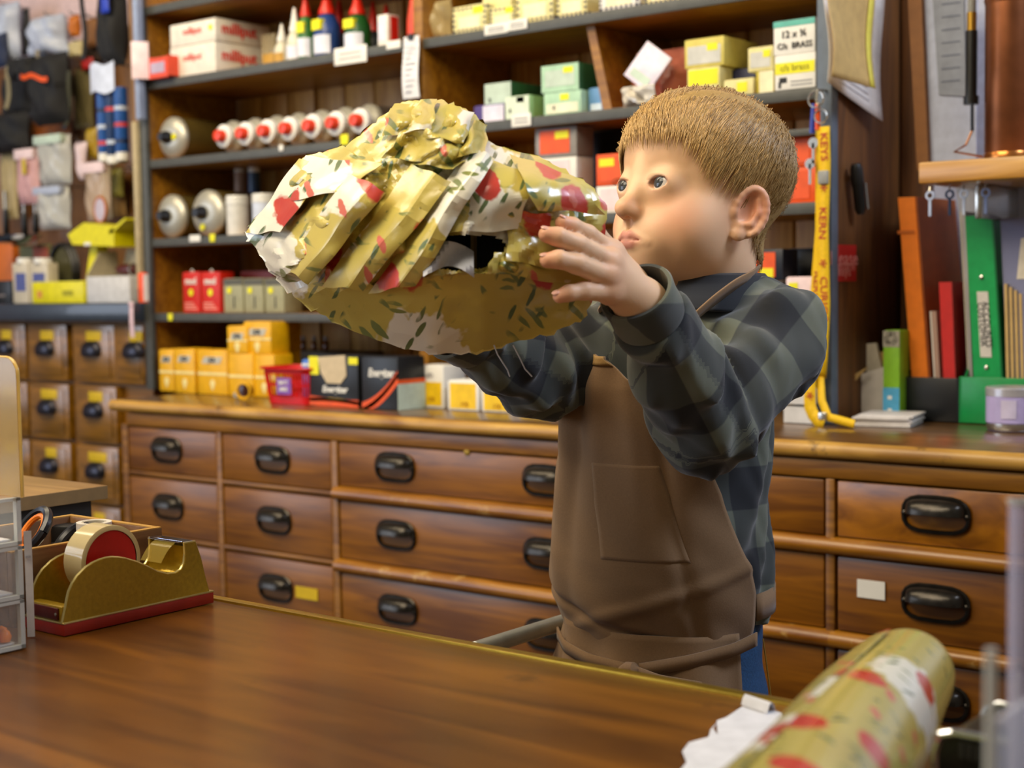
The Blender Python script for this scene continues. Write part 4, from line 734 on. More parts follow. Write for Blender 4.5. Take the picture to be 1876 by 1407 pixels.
def ribbon(pts, w, m, name, words=None):
    pts = [np.array(p) for p in pts]; L_ = [0]
    for a, b in zip(pts, pts[1:]): L_.append(L_[-1] + np.linalg.norm(b - a))
    def at(v): return np.array([np.interp(v * L_[-1], L_, [p[i] for p in pts]) for i in range(3)])
    n = 36; C_ = [at(i / n) for i in range(n + 1)]
    G = []
    for i in range(n + 1):
        d = C_[min(i + 1, n)] - C_[max(i - 1, 0)]; s = np.cross(d, [0, 1, .0]); s /= np.linalg.norm(s) + 1e-9; G.append([C_[i] - s * w / 2, C_[i] + s * w / 2])
    o = obj(name, MB().sheet(np.array(G), .0012), m, t, 180)
    if words:
        for q, (v, wd) in enumerate(words):
            c = at(v); d = at(min(1, v + .03)) - at(max(0, v - .03)); ang = math.atan2(-d[2], d[0])
            text(wd, w * .86, RINK, o, c[0], c[1] - .0016, c[2], rot=(math.pi / 2, ang, 0), sx=1.15, bold=.0002)
ribbon([loc(1509, 232), loc(1511, 300), loc(1507, 420), loc(1510, 560), loc(1505, 660), loc(1503, 690, -.01)], .019, YEL, 'front_strap', ((.08, 'KEYS'), (.24, '✽'), (.38, 'KERN'), (.54, '✽'), (.68, 'CURIOS'), (.84, '✽')))
ribbon([loc(1506, 232, -.012), loc(1505, 420, -.012), loc(1494, 560, -.008), loc(1484, 680, -.004), loc(1484, 745, 0), loc(1494, 768, .004), loc(1510, 776, .008)], .019, YEL, 'back_strap', ((.52, 'KERN'), (.64, '✽'), (.76, 'HERE'), (.88, '✽')))
ribbon([loc(1503, 690, -.01), loc(1506, 735, .0), loc(1518, 764, .006), loc(1566, 777, .02)], .012, YEL, 'loose_end')
obj('grey_joiner', MB().box(-.008, .008, -.004, .004, -.01, .01, .002), mat('grey_plastic', '#8a8a86', .4), t).location = loc(1509, 325, .002)
obj('crimp', MB().box(-.007, .007, -.004, .004, -.006, .006, .002), SILVER, t).location = loc(1508, 762, .006)

# papers and envelopes on the worktop
B0 = BT + .0006
def stack(name, label, x0, x1, yt, yb, dep, m, n, cat='paper', rz=0):
    D = DB((x0 + x1) / 2, yb); X0, X1 = Xof(x0, D, yb), Xof(x1, D, yb); h = Zof((x0 + x1) / 2, yt, D) - BT; t = thing(name, label, cat, ((X0 + X1) / 2, D + dep / 2, B0), rz)
    for q in range(n): j = random.uniform(-.004, .004); obj('sheet', MB().box(-(X1 - X0) / 2 + j, (X1 - X0) / 2 + j, -dep / 2 + j, dep / 2 + j, h * q / n, h * (q + .86) / n), m, t)
    return t
stack('white_carton_stack', 'pile of white cartons behind the lanyard and the boy\'s elbow', 1432, 1486, 672, 776, .1, mat('white_grey_card', '#c6c5c6', .6), 3, 'carton')
stack('paper_pile', 'low pile of loose white papers right of the lanyard', 1556, 1652, 762, 782, .09, mat('white_paper', '#d3cdc8', .6), 6, 'paper', .2)
D = DB(1600, 770) + .0; o = P(1537, 772, D)
t = thing('card_file', 'kraft card wallet full of papers standing open on the worktop', 'folder', (P(1580, 772, D)[0], D, B0)); f2 = lambda px, py: (P(px, py, D)[0] - t.location.x, max(.0, P(px, py, D)[2] - B0))
obj('back_card', MB().prism([f2(1540, 766), f2(1542, 640), f2(1590, 648), f2(1660, 588), f2(1664, 600), f2(1640, 766)], .05, .053, 'XZ'), KRAFT, t)
obj('front_card', MB().prism([f2(1530, 768), f2(1531, 643), f2(1541, 700), f2(1590, 672), f2(1548, 720), f2(1538, 768)], -.002, .001, 'XZ'), KRAFT, t)
obj('papers', MB().prism([f2(1546, 766), f2(1556, 690), f2(1625, 668), f2(1625, 766)], .02, .03, 'XZ'), mat('white_paper', '#d3cdc8', .6), t); obj('grey_papers', MB().prism([f2(1542, 700), f2(1545, 634), f2(1585, 630), f2(1600, 700)], .038, .044, 'XZ'), PAP, t)
t, dm = carton('green_carton', 'lime green and blue carton with a recycling mark left of the file holders', 'box', 1618, 1648, 606, DB(1633, 772), B0, .035, mat('lime_carton', '#7fb52a', .5))
panel(t, dm, 'F', 0, 1, 0, .37, mat('blue_carton_band', '#4fa3cf', .5)); panel(t, dm, 'F', 0, 1, .82, 1, mat('grey_card', '#9f9a8e', .6)); ftext(t, dm, 'F', '♻', .5, .91, .020, mat('dark_grey_print', '#57564e', .6))
for q in range(2): panel(t, dm, 'F', .3, .55, .10 + .14 * q, .14 + .14 * q, WHITE, 'print_line', .0012)

# file holders and what stands in them
def holder(name, label, px0, px1, yb, ytop, m):
    D = DB(px0, yb); x0, x1 = Xof(px0, D, yb), Xof(px1, D, yb); h = Zof(px0, ytop, D) - B0; w = x1 - x0; dp = .17
    t = thing(name, label, 'holder', ((x0 + x1) / 2, D, B0))
    side = [(0, 0), (dp, 0), (dp, h * 2.5), (dp * .75, h * 2.5), (.02, h), (0, h)]
    obj('front_wall', MB().box(-w / 2, w / 2, 0, .003, 0, h, .001), m, t); obj('floor_panel', MB().box(-w / 2, w / 2, .003, dp, 0, .003), m, t); obj('back_wall', MB().box(-w / 2, w / 2, dp - .003, dp, .003, h * 2.5), m, t)
    for s in (-1, 1): obj('side_wall', MB().prism(side, s * w / 2 - .0015, s * w / 2 + .0015, 'YZ'), m, t)
    return t, D, w, h
hb_t, DH, wH, hH = holder('file_holder', 'black plastic file holder with orange and red folders', 1652, 1754, 770, 690, mat('black_holder', '#15171a', .4))
hg_t, DG, wG, hG = holder('file_holder', 'green plastic file holder with a green binder', 1759, 1885, 775, 690, mat('green_holder', '#0d8a44', .35))
def folder(name, label, cat, base_px, top_px, D, dep, m, zb=None, thick=None, group=None, parts=()):
    # base_px, top_px: left/right pixels at the foot and at the top with the top's y
    (bx0, bx1), (tx0, tx1, ty) = base_px, top_px; z1 = Zof(tx0, ty, D); zb = zb or B0 + .004
    a0, a1, c0, c1 = Xof(bx0, D, 770), Xof(bx1, D, 770), Xof(tx0, D, ty), Xof(tx1, D, ty); x = (a0 + a1) / 2
    t = thing(name, label, cat, (x, D, zb), 0, group); h = z1 - zb
    obj('cover', MB().prism([(a0 - x, 0), (a1 - x, 0), (c1 - x, h), (c0 - x, h)], 0, dep, 'XZ'), m, t); return t, h, (a0 - x, a1 - x, c0 - x, c1 - x)
t, h, q = folder('orange_box_file', 'orange card box file leaning in the black holder', 'folder', (1676, 1706), (1645, 1676, 362), DH + .012, .14, mat('orange_board', '#dc7410', .55))
obj('side_board', MB().prism([(q[1] + .0015, 0), (q[1] + .003, 0), (q[3] + .003, h), (q[3] + .0015, h)], .0, .15, 'XZ'), mat('brown_orange_board', '#a2521f', .55), t)
obj('top_lip', MB().prism([(q[2], h - .055), (q[3], h - .055), (q[3], h - .05), (q[2], h - .05)], -.0015, 0, 'XZ'), mat('deep_orange', '#b3590a', .5), t)
t, h, q = folder('red_folder', 'red card folder standing in the black holder', 'folder', (1732, 1752), (1720, 1742, 517), DH + .010, .12, mat('red_folder', '#c3201a', .5)); obj('spine_crease', MB().prism([(q[1], 0), (q[1] + .002, 0), (q[3] + .002, h), (q[3], h)], -.001, .12, 'XZ'), mat('dark_red', '#a81c14', .5), t)
for k, (b, tp, lab) in enumerate((((1704, 1712), (1690, 1699, 580), 'pink plastic sleeve beside the orange file'), ((1716, 1726), (1704, 1715, 570), 'clear plastic sleeve beside the red folder'))):
    t, h, q = folder('plastic_sleeve', lab, 'sleeve', b, tp, DH + .02, .1, clear('pink_sleeve_%d' % k, ('#d88a7c', '#d8b8a8')[k], .6), group=None); obj('edge_strip', MB().prism([(q[0], 0), (q[0] + .002, 0), (q[2] + .002, h), (q[2], h)], -.001, .001, 'XZ'), WHITE, t)
t, h, q = folder('lever_arch_binder', 'green ring binder with a white spine label in the green holder', 'binder', (1788, 1838), (1768, 1816, 396), DG + .012, .012, mat('green_binder', '#16984e', .3))
obj('binder_side', MB().prism([(q[1], 0), (q[1] + .003, 0), (q[3] + .003, h), (q[3], h)], .0, .15, 'XZ'), mat('deep_green_binder', '#0c6a34', .3), t)
ln = lambda u, v: ((q[0] + (q[2] - q[0]) * v) * (1 - u) + (q[1] + (q[3] - q[1]) * v) * u, v * h)
lb = obj('spine_label', MB().prism([ln(.30, .31), ln(.72, .31), ln(.72, .63), ln(.30, .63)], -.0012, .0, 'XZ'), mat('label_paper', '#c9c4bc', .6), t)
for k, s in enumerate(('CUSTOMER', 'ACCOUNTS')): c = ln(.42 + .2 * k, .47); text(s, .0125, INK, lb, c[0], -.0016, c[1], rot=(math.pi / 2, math.radians(84), 0))
for v in (.26, .70): obj('rivet', MB().lathe([(.003, 0), (.003, .002), (0, .003)], 10, Matrix.Translation((ln(.5, v)[0], -.0005, ln(.5, v)[1])) @ RY), SILVER, t)
t, h, q = folder('clear_folder', 'grey plastic folder leaning left of the green binder', 'folder', (1777, 1785), (1759, 1768, 388), DG + .03, .12, clear('grey_folder', '#c2bcc0', .75)); obj('edge_strip', MB().prism([(q[0], 0), (q[0] + .0015, 0), (q[2] + .0015, h), (q[2], h)], -.001, .001, 'XZ'), PAP, t)
t, h, q = folder('clear_folder', 'bluish clear folder standing tall behind the green binder', 'folder', (1790, 1884), (1752, 1884, 345), DG + .09, .006, clear('blue_clear_folder', '#b8bccb', .7)); obj('top_edge', MB().prism([(q[2], h - .004), (q[3], h - .004), (q[3], h), (q[2], h)], -.001, .007, 'XZ'), PB, t)
t, h, q = folder('clear_folder', 'lilac plastic wallet right of the green binder', 'folder', (1850, 1886), (1832, 1884, 400), DG + .02, .006, clear('lilac_wallet', '#8f92b4', .7)); obj('card_insert', MB().prism([(q[1] - .02, h * .70), (q[1], h * .70), (q[3], h * .9), (q[3] - .01, h * .9)], -.001, 0, 'XZ'), PAP, t)
for k in range(4):
    t, h, q = folder('paper_booklet', 'cream booklet in the green holder, %s of four right of the binder' % ('first', 'second', 'third', 'last')[k], 'booklet', (1846 + 9 * k, 1851 + 9 * k), (1840 + 9 * k, 1845 + 9 * k, 520 + 6 * k), DG + .014 + .002 * k, .12, PAP, group='booklets in the green holder'); obj('spine_edge', MB().prism([(q[0], 0), (q[1], 0), (q[3], h), (q[2], h)], -.0012, 0, 'XZ'), KRAFT, t)
D = DB(1840, 792); r = (Xof(1884, D, 750) - Xof(1793, D, 750)) * .55; h = Zof(1835, 712, D) - BT
t = thing('lilac_tin', 'round lilac candle tin with a silver lid on the worktop', 'tin', (Xof(1840, D, 750) , D + r, B0))
obj('tin_body', MB().lathe([(r * .94, 0), (r * .97, .003), (r * .97, h * .18), (r, h * .19), (r, h * .80)], 40), mat('lilac_enamel', '#a89cc8', .35), t)
obj('base_ring', MB().lathe([(r * .95, .0005), (r * .985, .003), (r * .985, h * .17)], 40, cap=False), SILVER, t); obj('lid', MB().lathe([(r * 1.015, h * .80), (r * 1.02, h * .97), (r * .98, h), (0, h)], 40), mat('pale_silver_lid', '#c8c6cc', .3, .6), t)
pts = np.array([[((r + .0008) * math.sin(a), -(r + .0008) * math.cos(a), z) for a in np.linspace(-.12, .42, 8)] for z in np.linspace(h * .30, h * .72, 6)])
obj('round_label', MB().sheet(pts, .0005), mat('silver_lilac_label', '#bdb4cc', .4), t)
# small shelf, copper cylinder and papers on the wall
zs = Zof(1780, 292, 2.0); xs0 = Xof(1682, 1.99, 310)
t = thing('wall_shelf', 'short honey coloured wooden shelf on the wall at the right', 'shelf'); obj('board', MB().box(xs0, -.3, 1.99, Dw - .052, zs - .030, zs, .003), wood('honey_wood', '#8f5a10', '#c8923a', 'X', .35, 8, 10, .3, '#5a3208', .02), t)
for x in (xs0 + .06, -.5): obj('bracket', MB().box(x - .006, x + .006, 2.06, Dw - .052, zs - .08, zs - .031, .003), SILVER, t)
D = 2.09; c = P(1836, 280, D); r = (Xof(1880, D, 200) - Xof(1792, D, 200)) / 2 * 1.0
t = thing('copper_cylinder', 'tall brown copper cylinder standing on the honey coloured shelf', 'cylinder', (Xof(1840, D, 250), D + .02, zs + .0008)); COP = mat('aged_copper', '#7d4a2c', .36, .8, bump=.1, scale=20, var=.25); zt = Zof(1836, 6, D) - zs
obj('tube', MB().lathe([(r * .98, .004), (r, .006), (r, zt)], 40), COP, t); obj('base_rim', MB().lathe([(r * 1.02, 0), (r * 1.04, .005), (r * 1.02, .012), (r, .014)], 40), mat('bright_copper', '#b8743a', .25, .9), t)
obj('rim_bead', MB().lathe([(r * 1.0, zt), (r * 1.05, zt + .006), (r * 1.0, zt + .012), (r * .98, zt + .10), (r, zt + .12)], 40), COP, t)
D = 2.16; A, B = P(1700, 292, D), P(1790, -60, D)
t = thing('framed_notice', 'pale blue sheet behind a wooden edge strip leaning on the small shelf', 'notice', (A[0], D, zs + .0008)); h = B[2] - zs; w = B[0] - A[0]
obj('backing', MB().prism([(.0, 0), (w, 0), (w, h), (-.012, h)], 0, .004, 'XZ'), mat('pale_blue_sheet', '#b9c2dc', .5), t); obj('edge_strip', MB().prism([(-.012, 0), (.006, 0), (-.008, h), (-.03, h)], -.012, .006, 'XZ'), TAN, t)
obj('grey_paper', MB().prism([(.018, h * .38), (w * .8, h * .36), (w * .74, h * .95), (.006, h * .95)], -.003, -.001, 'XZ'), mat('grey_paper', '#9299a8', .6), t)
for q in range(7): obj('print_line', MB().box(.022, w * .68, -.0036, -.003, h * (.44 + .065 * q), h * (.44 + .065 * q) + .0025), mat('slate_ink', '#6d7486', .6), t)
A, B = P(1779, 184, 2.11), P(1781, -40, 2.11); t = thing('black_tube', 'slim black tube hanging left of the copper cylinder', 'tube', A); d = Vector(B) - Vector(A); obj('tube', MB().tube([(0, 0, 0), d * .57], .0085, 12), BLACK, t); obj('brass_joint', MB().tube([d * .57, d * .72], .007, 12), mat('old_brass', '#b08a3a', .35, .9), t); obj('upper_tube', MB().tube([d * .72, d], .006, 12), mat('grey_plastic', '#8a8a86', .4), t); obj('end_ferrule', MB().tube([(0, 0, -.006), (0, 0, .006)], .011, 12), BLACK, t)
pts = [np.array(P(*p, 2.10)) for p in ((1781, 190), (1781, 240), (1770, 265), (1748, 278), (1800, 287))]; t = thing('bent_wire', 'thin copper wire looping beside the copper cylinder', 'wire', pts[-1]); obj('wire', MB().tube([p - pts[-1] for p in pts], .0018, 6), mat('bright_copper', '#b8743a', .25, .9), t); obj('sleeve', MB().tube([pts[0] - pts[-1], pts[1] - pts[-1]], .0028, 6), BLACK, t)
for k, (px, c) in enumerate(((1704, '#c9d2e8'), (1740, '#38445c'), (1766, '#dfe6f2'), (1806, '#8f9cc0'))):
    a = P(px, 334, 2.06); t = thing('hanging_key', 'small key hanging under the honey shelf, %s of four' % ('first', 'second', 'third', 'last')[k], 'key', (a[0], 2.06, zs - .031), 0, 'keys under the small shelf'); obj('bow', MB().lathe([(.004, -.001), (.007, -.001), (.007, .001), (.004, .001)], 12, Matrix.Translation((0, 0, -.012)) @ RY, cap=False), mat('key_%d' % k, c, .3, .7), t); obj('blade', MB().box(-.002, .002, -.001, .001, -.042, -.018), mat('key_%d' % k, c, .3, .7), t); obj('hook', MB().tube([(0, 0, 0), (0, -.002, -.006)], .0012, 5), SILVER, t)
# ---------------------------------------------------------------- on the front counter
C0 = CT + .0006
def printed_paper(name, base, rough=.35, scale=26, back=None, dim=1.0, bump=0):
    # printed wrapping paper: red tulips, white blossoms (enlarged to suggest gloss) and green sprigs laid out in the sheet's own coordinates (attribute 'sheet_uv')
    m = bpy.data.materials.new(name); m.use_nodes = True; nt = m.node_tree; b = nt.nodes['Principled BSDF']; N, L = nt.nodes.new, nt.links.new
    at = N('ShaderNodeAttribute'); at.attribute_name = 'sheet_uv'
    out = None
    def rgb(c): return tuple(x * dim for x in srgb(c)[:3]) + (1,)
    col = N('ShaderNodeRGB'); col.outputs[0].default_value = rgb(base); out = col.outputs[0]
    def motif(sc, stretch, rot, shift, thr, soft, color, keep, warp=.0, wsc=8):
        nonlocal out
        mp = N('ShaderNodeMapping'); mp.inputs['Scale'].default_value = (sc * stretch[0], sc * stretch[1], 1); mp.inputs['Location'].default_value = (shift, shift * 1.7, 0)
        m0 = N('ShaderNodeMapping'); m0.inputs['Rotation'].default_value = (0, 0, rot); L(at.outputs['Vector'], m0.inputs['Vector']); src = m0.outputs[0]
        if warp:
            nz = N('ShaderNodeTexNoise'); nz.inputs['Scale'].default_value = sc * wsc; L(src, nz.inputs['Vector'])
            s = N('ShaderNodeVectorMath'); s.operation = 'SCALE'; s.inputs['Scale'].default_value = warp / sc; L(nz.outputs['Color'], s.inputs[0])
            a = N('ShaderNodeVectorMath'); a.operation = 'ADD'; L(src, a.inputs[0]); L(s.outputs[0], a.inputs[1]); src = a.outputs[0]
        L(src, mp.inputs['Vector'])
        v = N('ShaderNodeTexVoronoi'); v.voronoi_dimensions = '2D'; v.inputs['Scale'].default_value = 1; v.inputs['Randomness'].default_value = .8; L(mp.outputs[0], v.inputs['Vector'])
        r = N('ShaderNodeMapRange'); r.inputs['From Min'].default_value = thr; r.inputs['From Max'].default_value = thr + soft; r.inputs['To Min'].default_value = 1; r.inputs['To Max'].default_value = 0; L(v.outputs['Distance'], r.inputs['Value'])
        sp = N('ShaderNodeSeparateColor'); L(v.outputs['Color'], sp.inputs[0]); lt = N('ShaderNodeMath'); lt.operation = 'LESS_THAN'; lt.inputs[1].default_value = keep; L(sp.outputs[0], lt.inputs[0])
        if stretch[0] > 4:                                    # sprigs come in tufts
            pn = N('ShaderNodeTexNoise'); pn.inputs['Scale'].default_value = sc * .9; L(at.outputs['Vector'], pn.inputs['Vector']); pr = N('ShaderNodeMapRange'); pr.inputs['From Min'].default_value = .53; pr.inputs['From Max'].default_value = .57; L(pn.outputs['Fac'], pr.inputs['Value'])
            pm_ = N('ShaderNodeMath'); pm_.operation = 'MULTIPLY'; L(pr.outputs[0], pm_.inputs[0]); L(r.outputs[0], pm_.inputs[1]); r = pm_
        mu = N('ShaderNodeMath'); mu.operation = 'MULTIPLY'; L(r.outputs[0], mu.inputs[0]); L(lt.outputs[0], mu.inputs[1])
        mx = N('ShaderNodeMix'); mx.data_type = 'RGBA'; L(mu.outputs[0], mx.inputs['Factor']); L(out, mx.inputs['A']); mx.inputs['B'].default_value = rgb(color); out = mx.outputs['Result']
    s = scale
    motif(s * .60, (1, .8), .5, .3, .36, .03, '#e6e2d0', .6, .30)            # white blossoms, drawn larger to stand in for pale reflections too
    motif(s * 1.5, (4.5, 1.0), .75, .7, .26, .06, '#76824a', .40, .12, 2)        # sprigs
    motif(s * 1.7, (5, 1.1), -.5, .1, .24, .06, '#5a6c40', .5, .12, 2)
    motif(s * 1.8, (5, 1.1), 1.5, .9, .22, .06, '#7d8444', .5, .12, 2)
    motif(s * .74, (1.45, .95), .35, .55, .185, .03, '#bf3a2a', .50, .12)      # tulips
    motif(s * 1.44, (2.2, .8), .35, .2, .14, .04, '#cf6a56', .22, .1)
    L(out, b.inputs['Base Color']); b.inputs['Roughness'].default_value = rough; b.inputs['Specular IOR Level'].default_value = .6; b.inputs['Coat Weight'].default_value = .55; b.inputs['Coat Roughness'].default_value = .2
    if bump:
        n = N('ShaderNodeTexVoronoi'); n.feature = 'F1'; n.inputs['Scale'].default_value = 30; tc = N('ShaderNodeTexCoord'); L(tc.outputs['Object'], n.inputs['Vector'])
        bn = N('ShaderNodeBump'); bn.inputs['Strength'].default_value = bump; bn.inputs['Distance'].default_value = .006; L(n.outputs['Distance'], bn.inputs['Height']); L(bn.outputs['Normal'], b.inputs['Normal'])
    return m
def set_uv(o, uv):
    a = o.data.attributes.new('sheet_uv', 'FLOAT_VECTOR', 'POINT'); a.data.foreach_set('vector', np.asarray(uv, np.float32).ravel())

# tape dispenser: gold casting on a red base, lying along y
GOLD = mat('gold_hammered_paint', '#9c7e1c', .36, .35, bump=.15, scale=250, var=.12); GEDGE = mat('worn_gold_edge', '#c9b87a', .3, .8)
DX0, DX1 = -1.093, -1.040; td = thing('tape_dispenser', 'heavy gold desk tape dispenser on a dark red base with a roll of tape', 'tape dispenser', (DX1, .706, C0))
k2 = lambda x, y: (PX(x * .2558, 860 + y * .2558, DX1)[1] - .706, max(.0105, PX(x * .2558, 860 + y * .2558, DX1)[2] - C0))
wd = DX0 - DX1
obj('base', MB().box(wd - .002, .001, 0, .1585, 0, .0105, .0008), mat('dark_red_base', '#8a1c0c', .4, bump=.1), td)
obj('base_trim', MB().box(wd - .0022, .0012, -.0004, .1589, .0098, .0114, .0004), GEDGE, td)
top = [(455, 1100), (500, 880), (525, 820), (560, 765), (620, 705), (670, 672), (720, 650), (760, 638), (800, 632), (850, 634), (900, 642), (980, 665), (1060, 700), (1130, 735), (1200, 752), (1260, 745), (1300, 718), (1325, 670), (1332, 600), (1326, 530), (1400, 518), (1440, 640), (1470, 770), (1500, 900)]
pr = [k2(*p) for p in top]
right = [(p[0], p[1]) for p in pr]; poly = right + [(right[-1][0], .0108), (right[0][0], .0108)]
obj('side_plate', MB().prism(poly, -.0035, 0, 'YZ'), GOLD, td); obj('side_plate', MB().prism(poly, wd, wd + .0035, 'YZ'), GOLD, td)
i0 = 11; solid = [(y, max(.0108, z - .003)) for y, z in right[i0:20]] + right[20:]
obj('body_block', MB().prism(solid + [(right[-1][0], .0108), (right[i0][0], .0108)], wd + .0035, -.0035, 'YZ'), mat('gold_scoop', '#a8861c', .22, .8, bump=.1, scale=200), td)
e = MB()
for xx in (-.0018, wd + .0018): e.tube([(xx, y, z) for y, z in right], .0014, 6)
obj('rounded_edge', e, GEDGE, td)
obj('front_wall', MB().box(wd + .0035, -.0035, .0015, .012, .0108, .024, .001), GOLD, td); obj('name_plate', MB().box(wd + .009, -.007, -.0004, .0016, .0125, .0225, .0006), mat('maroon_plate', '#4a0d08', .3), td)
sc = MB()
for xx in (wd + .011, -.009): sc.lathe([(.0013, 0), (.0013, .0008), (0, .001)], 8, Matrix.Translation((xx, -.0004, .0175)) @ RY)
obj('plate_screw', sc, SILVER, td)
y0, z0 = k2(1326, 530); mb = MB(); n = 14
for i in range(n): mb.prism([(wd + .004 + (-wd - .008) * i / n, y0 + .001), (wd + .004 + (-wd - .008) * (i + 1) / n, y0 + .001), (wd + .004 + (-wd - .008) * (i + .5) / n, y0 - .0045)], z0 + .0005, z0 + .0012, 'XY')
mb.box(wd + .002, -.002, y0, y0 + .010, z0 + .0004, z0 + .0013); obj('cutting_blade', mb, mat('chrome', '#d2d8e8', .08, 1, var=0), td)
c = PX(204.6, 1027, -1.053); cy, cz = c[1] - .706, c[2] - C0; R_ = .0305
T = Matrix.Translation((-.013, cy, cz)) @ Matrix.Rotation(math.pi / 2, 4, 'Y')
obj('tape_roll', MB().lathe([(.0262, -.026), (R_ - .001, -.026), (R_, -.0255), (R_, -.0005), (R_ - .001, 0), (.0262, 0)], 48, T, cap=False), mat('clear_tape_roll', '#cbb98a', .12, var=.03, spec=.7), td)
obj('red_core', MB().lathe([(.0262, -.0255), (.0262, -.0012), (.0255, -.0006), (.012, -.0022), (0, -.0022)], 48, T), mat('red_core_plastic', '#c01a10', .4), td)
t_tape = obj('tape_tongue', MB().grid(lambda u, v: (wd + .012 + u * .029, k2(1215 + 110 * v, 705 - 160 * v)[0], k2(1215 + 110 * v, 690 - 150 * v)[1] + .001 + .003 * math.sin(3 * v)), 3, 10, .0003), clear('tape_film', '#d9c060', .12, .08), td)

# wooden tray with scissors and tape
tx0, tx1, ty0, ty1, th = -1.243, -1.102, .700, .858, .064
tr = thing('wooden_tray', 'open brown wooden tray behind the tape dispenser', 'tray', ((tx0 + tx1) / 2, (ty0 + ty1) / 2, C0)); tw, tl = tx1 - tx0, ty1 - ty0; TW = wood('tray_wood', '#5a381c', '#86603a', 'Y', .5, 9, 10, .05); RIM = mat('bare_wood_rim', '#b0853c', .6, bump=.2)
for nm, b in (('side_wall', (tw / 2 - .007, tw / 2, -tl / 2, tl / 2)), ('side_wall', (-tw / 2, -tw / 2 + .007, -tl / 2, tl / 2)), ('end_wall', (-tw / 2 + .0072, tw / 2 - .0072, tl / 2 - .007, tl / 2)), ('end_wall', (-tw / 2 + .0072, tw / 2 - .0072, -tl / 2, -tl / 2 + .007))):
    w_ = obj(nm, MB().box(*b, 0, th, .0008), TW, tr); obj('worn_rim', MB().box(b[0] + .0005, b[1] - .0005, b[2] + .0005, b[3] - .0005, th - .0002, th + .0008), RIM, w_)
obj('tray_floor', MB().box(-tw / 2 + .0072, tw / 2 - .0072, -tl / 2 + .0072, tl / 2 - .0072, 0, .005), TW, tr)
c = PZ(172, 952, C0 + .068); t = thing('tape_roll', 'small white tape roll standing in the wooden tray', 'tape roll', (c[0], c[1], C0 + .006)); obj('tape', MB().lathe([(.0115, 0), (.0165, 0), (.0165, .060), (.0115, .060)], 28, cap=False), mat('white_tape', '#d6d0c6', .3), t); obj('core', MB().lathe([(.0098, .0002), (.0114, .0002), (.0114, .0598), (.0098, .0598), (.0098, .0002)], 28, cap=False), mat('pale_core', '#b5ab98', .6), t)
A = np.array(PZ(66, 975, C0 + .060)); t = thing('scissors', 'scissors with black and orange handles lying in the wooden tray', 'scissors', (A[0], A[1], C0 + .010))
hz = .052
loop = lambda cx, cy, cz, rx, ry, tilt: [(cx + rx * math.cos(a), cy + ry * math.sin(a) * math.cos(tilt), cz + ry * math.sin(a) * math.sin(tilt)) for a in np.linspace(0, 2 * math.pi, 25)]
obj('handle', MB().tube(loop(0, -.004, hz, .017, .022, .9), .0046, 8), mat('black_grip', '#16171f', .3), t); obj('inner_grip', MB().tube(loop(0, -.004, hz - .001, .0125, .0172, .9), .0030, 8), mat('orange_grip', '#e0781a', .4), t)
obj('handle', MB().tube(loop(.012, .030, hz - .012, .013, .018, .7), .0045, 8), mat('black_grip', '#16171f', .3), t); obj('blade', MB().tube([(.0, .02, hz - .02), (-.005, -.02, .012), (-.008, -.05, .0)], [.004, .005, .0015], 6), SILVER, t)
c = PZ(112, 985, C0 + .045); t = thing('black_case', 'black plastic case lying beside the scissors in the tray', 'case', (c[0], c[1] + .012, C0 + .006), .4); obj('case', MB().box(-.016, .016, -.018, .018, 0, .052, .005), BLACK, t); obj('seam', MB().box(-.0163, .0163, -.0183, .0183, .034, .0355), mat('charcoal_fabric', '#24262c', .7), t)

# low till cabinet behind the tray
x1 = -1.352; t = thing('till_cabinet', 'low black cabinet with a brown wooden top behind the wooden tray', 'cabinet', (x1, .98, 0)); 
obj('top_board', MB().box(-.6, 0, -.75, 0, .930, .945, .001), wood('till_top', '#7a5a30', '#a07c48', 'X', .4, 9, 9, .2), t); obj('board_edge', MB().box(-.0008, .0008, -.75, -.0, .9305, .9445), mat('ply_edge', '#7c6440', .6), t)
obj('cabinet_body', MB().box(-.58, -.012, -.73, -.012, .02, .930, .002), mat('black_laminate', '#101210', .4), t); obj('foot_rail', MB().box(-.57, -.03, -.7, -.03, 0, .02), BLACK, t)

# acrylic organiser at the left edge
AC = clear('acrylic', '#e8eae6', .09, .05); ACE = mat('frosted_acrylic_edge', '#c9cbc6', .25, alpha=.75, var=.02); LINER = mat('white_liner', '#d6d4d6', .6)
ax0, ax1, ay0, ay1 = -1.20, -1.030, .52, .664
org = thing('acrylic_organiser', 'clear acrylic drawer organiser with an upright beige panel at the left edge', 'organiser', (ax1, ay1, C0)); lv = [0, .040, .083, .122]
for k in range(3):
    z0, z1 = lv[k] + .001, lv[k + 1] - .001; W_, L_ = ax0 - ax1, ay0 - ay1
    tier = obj('tier', MB().box(W_, 0, L_, 0, z0, z0 + .0025).box(-.0025, 0, L_, 0, z0 + .0027, z1).box(W_, W_ + .0025, L_, 0, z0 + .0027, z1).box(W_ + .003, -.003, -.0025, 0, z0 + .0027, z1).box(W_ + .003, -.003, L_, L_ + .0025, z0 + .0027, z1 - .01), AC, org)
    ed = MB()
    for y in (L_, -.004): ed.box(-.0040, .0006, y, y + .004, z0, z1 + .0008)
    ed.box(-.0040, .0006, L_, 0, z1 - .0015, z1 + .0010).box(-.0040, .0006, L_, 0, z0, z0 + .003); obj('polished_edge', ed, ACE, tier)
    obj('paper_liner', MB().box(W_ + .006, -.006, L_ + .006, -.006, z0 + .003, z0 + .0045), LINER, tier)
pn = []
pz0, pz1 = .1225, P(20, 655, .664)[2] - C0; xr = .006
for a in np.linspace(0, math.pi / 2, 7): pn.append((xr - .014 + .014 * math.cos(a), pz1 - .014 + .014 * math.sin(a)))
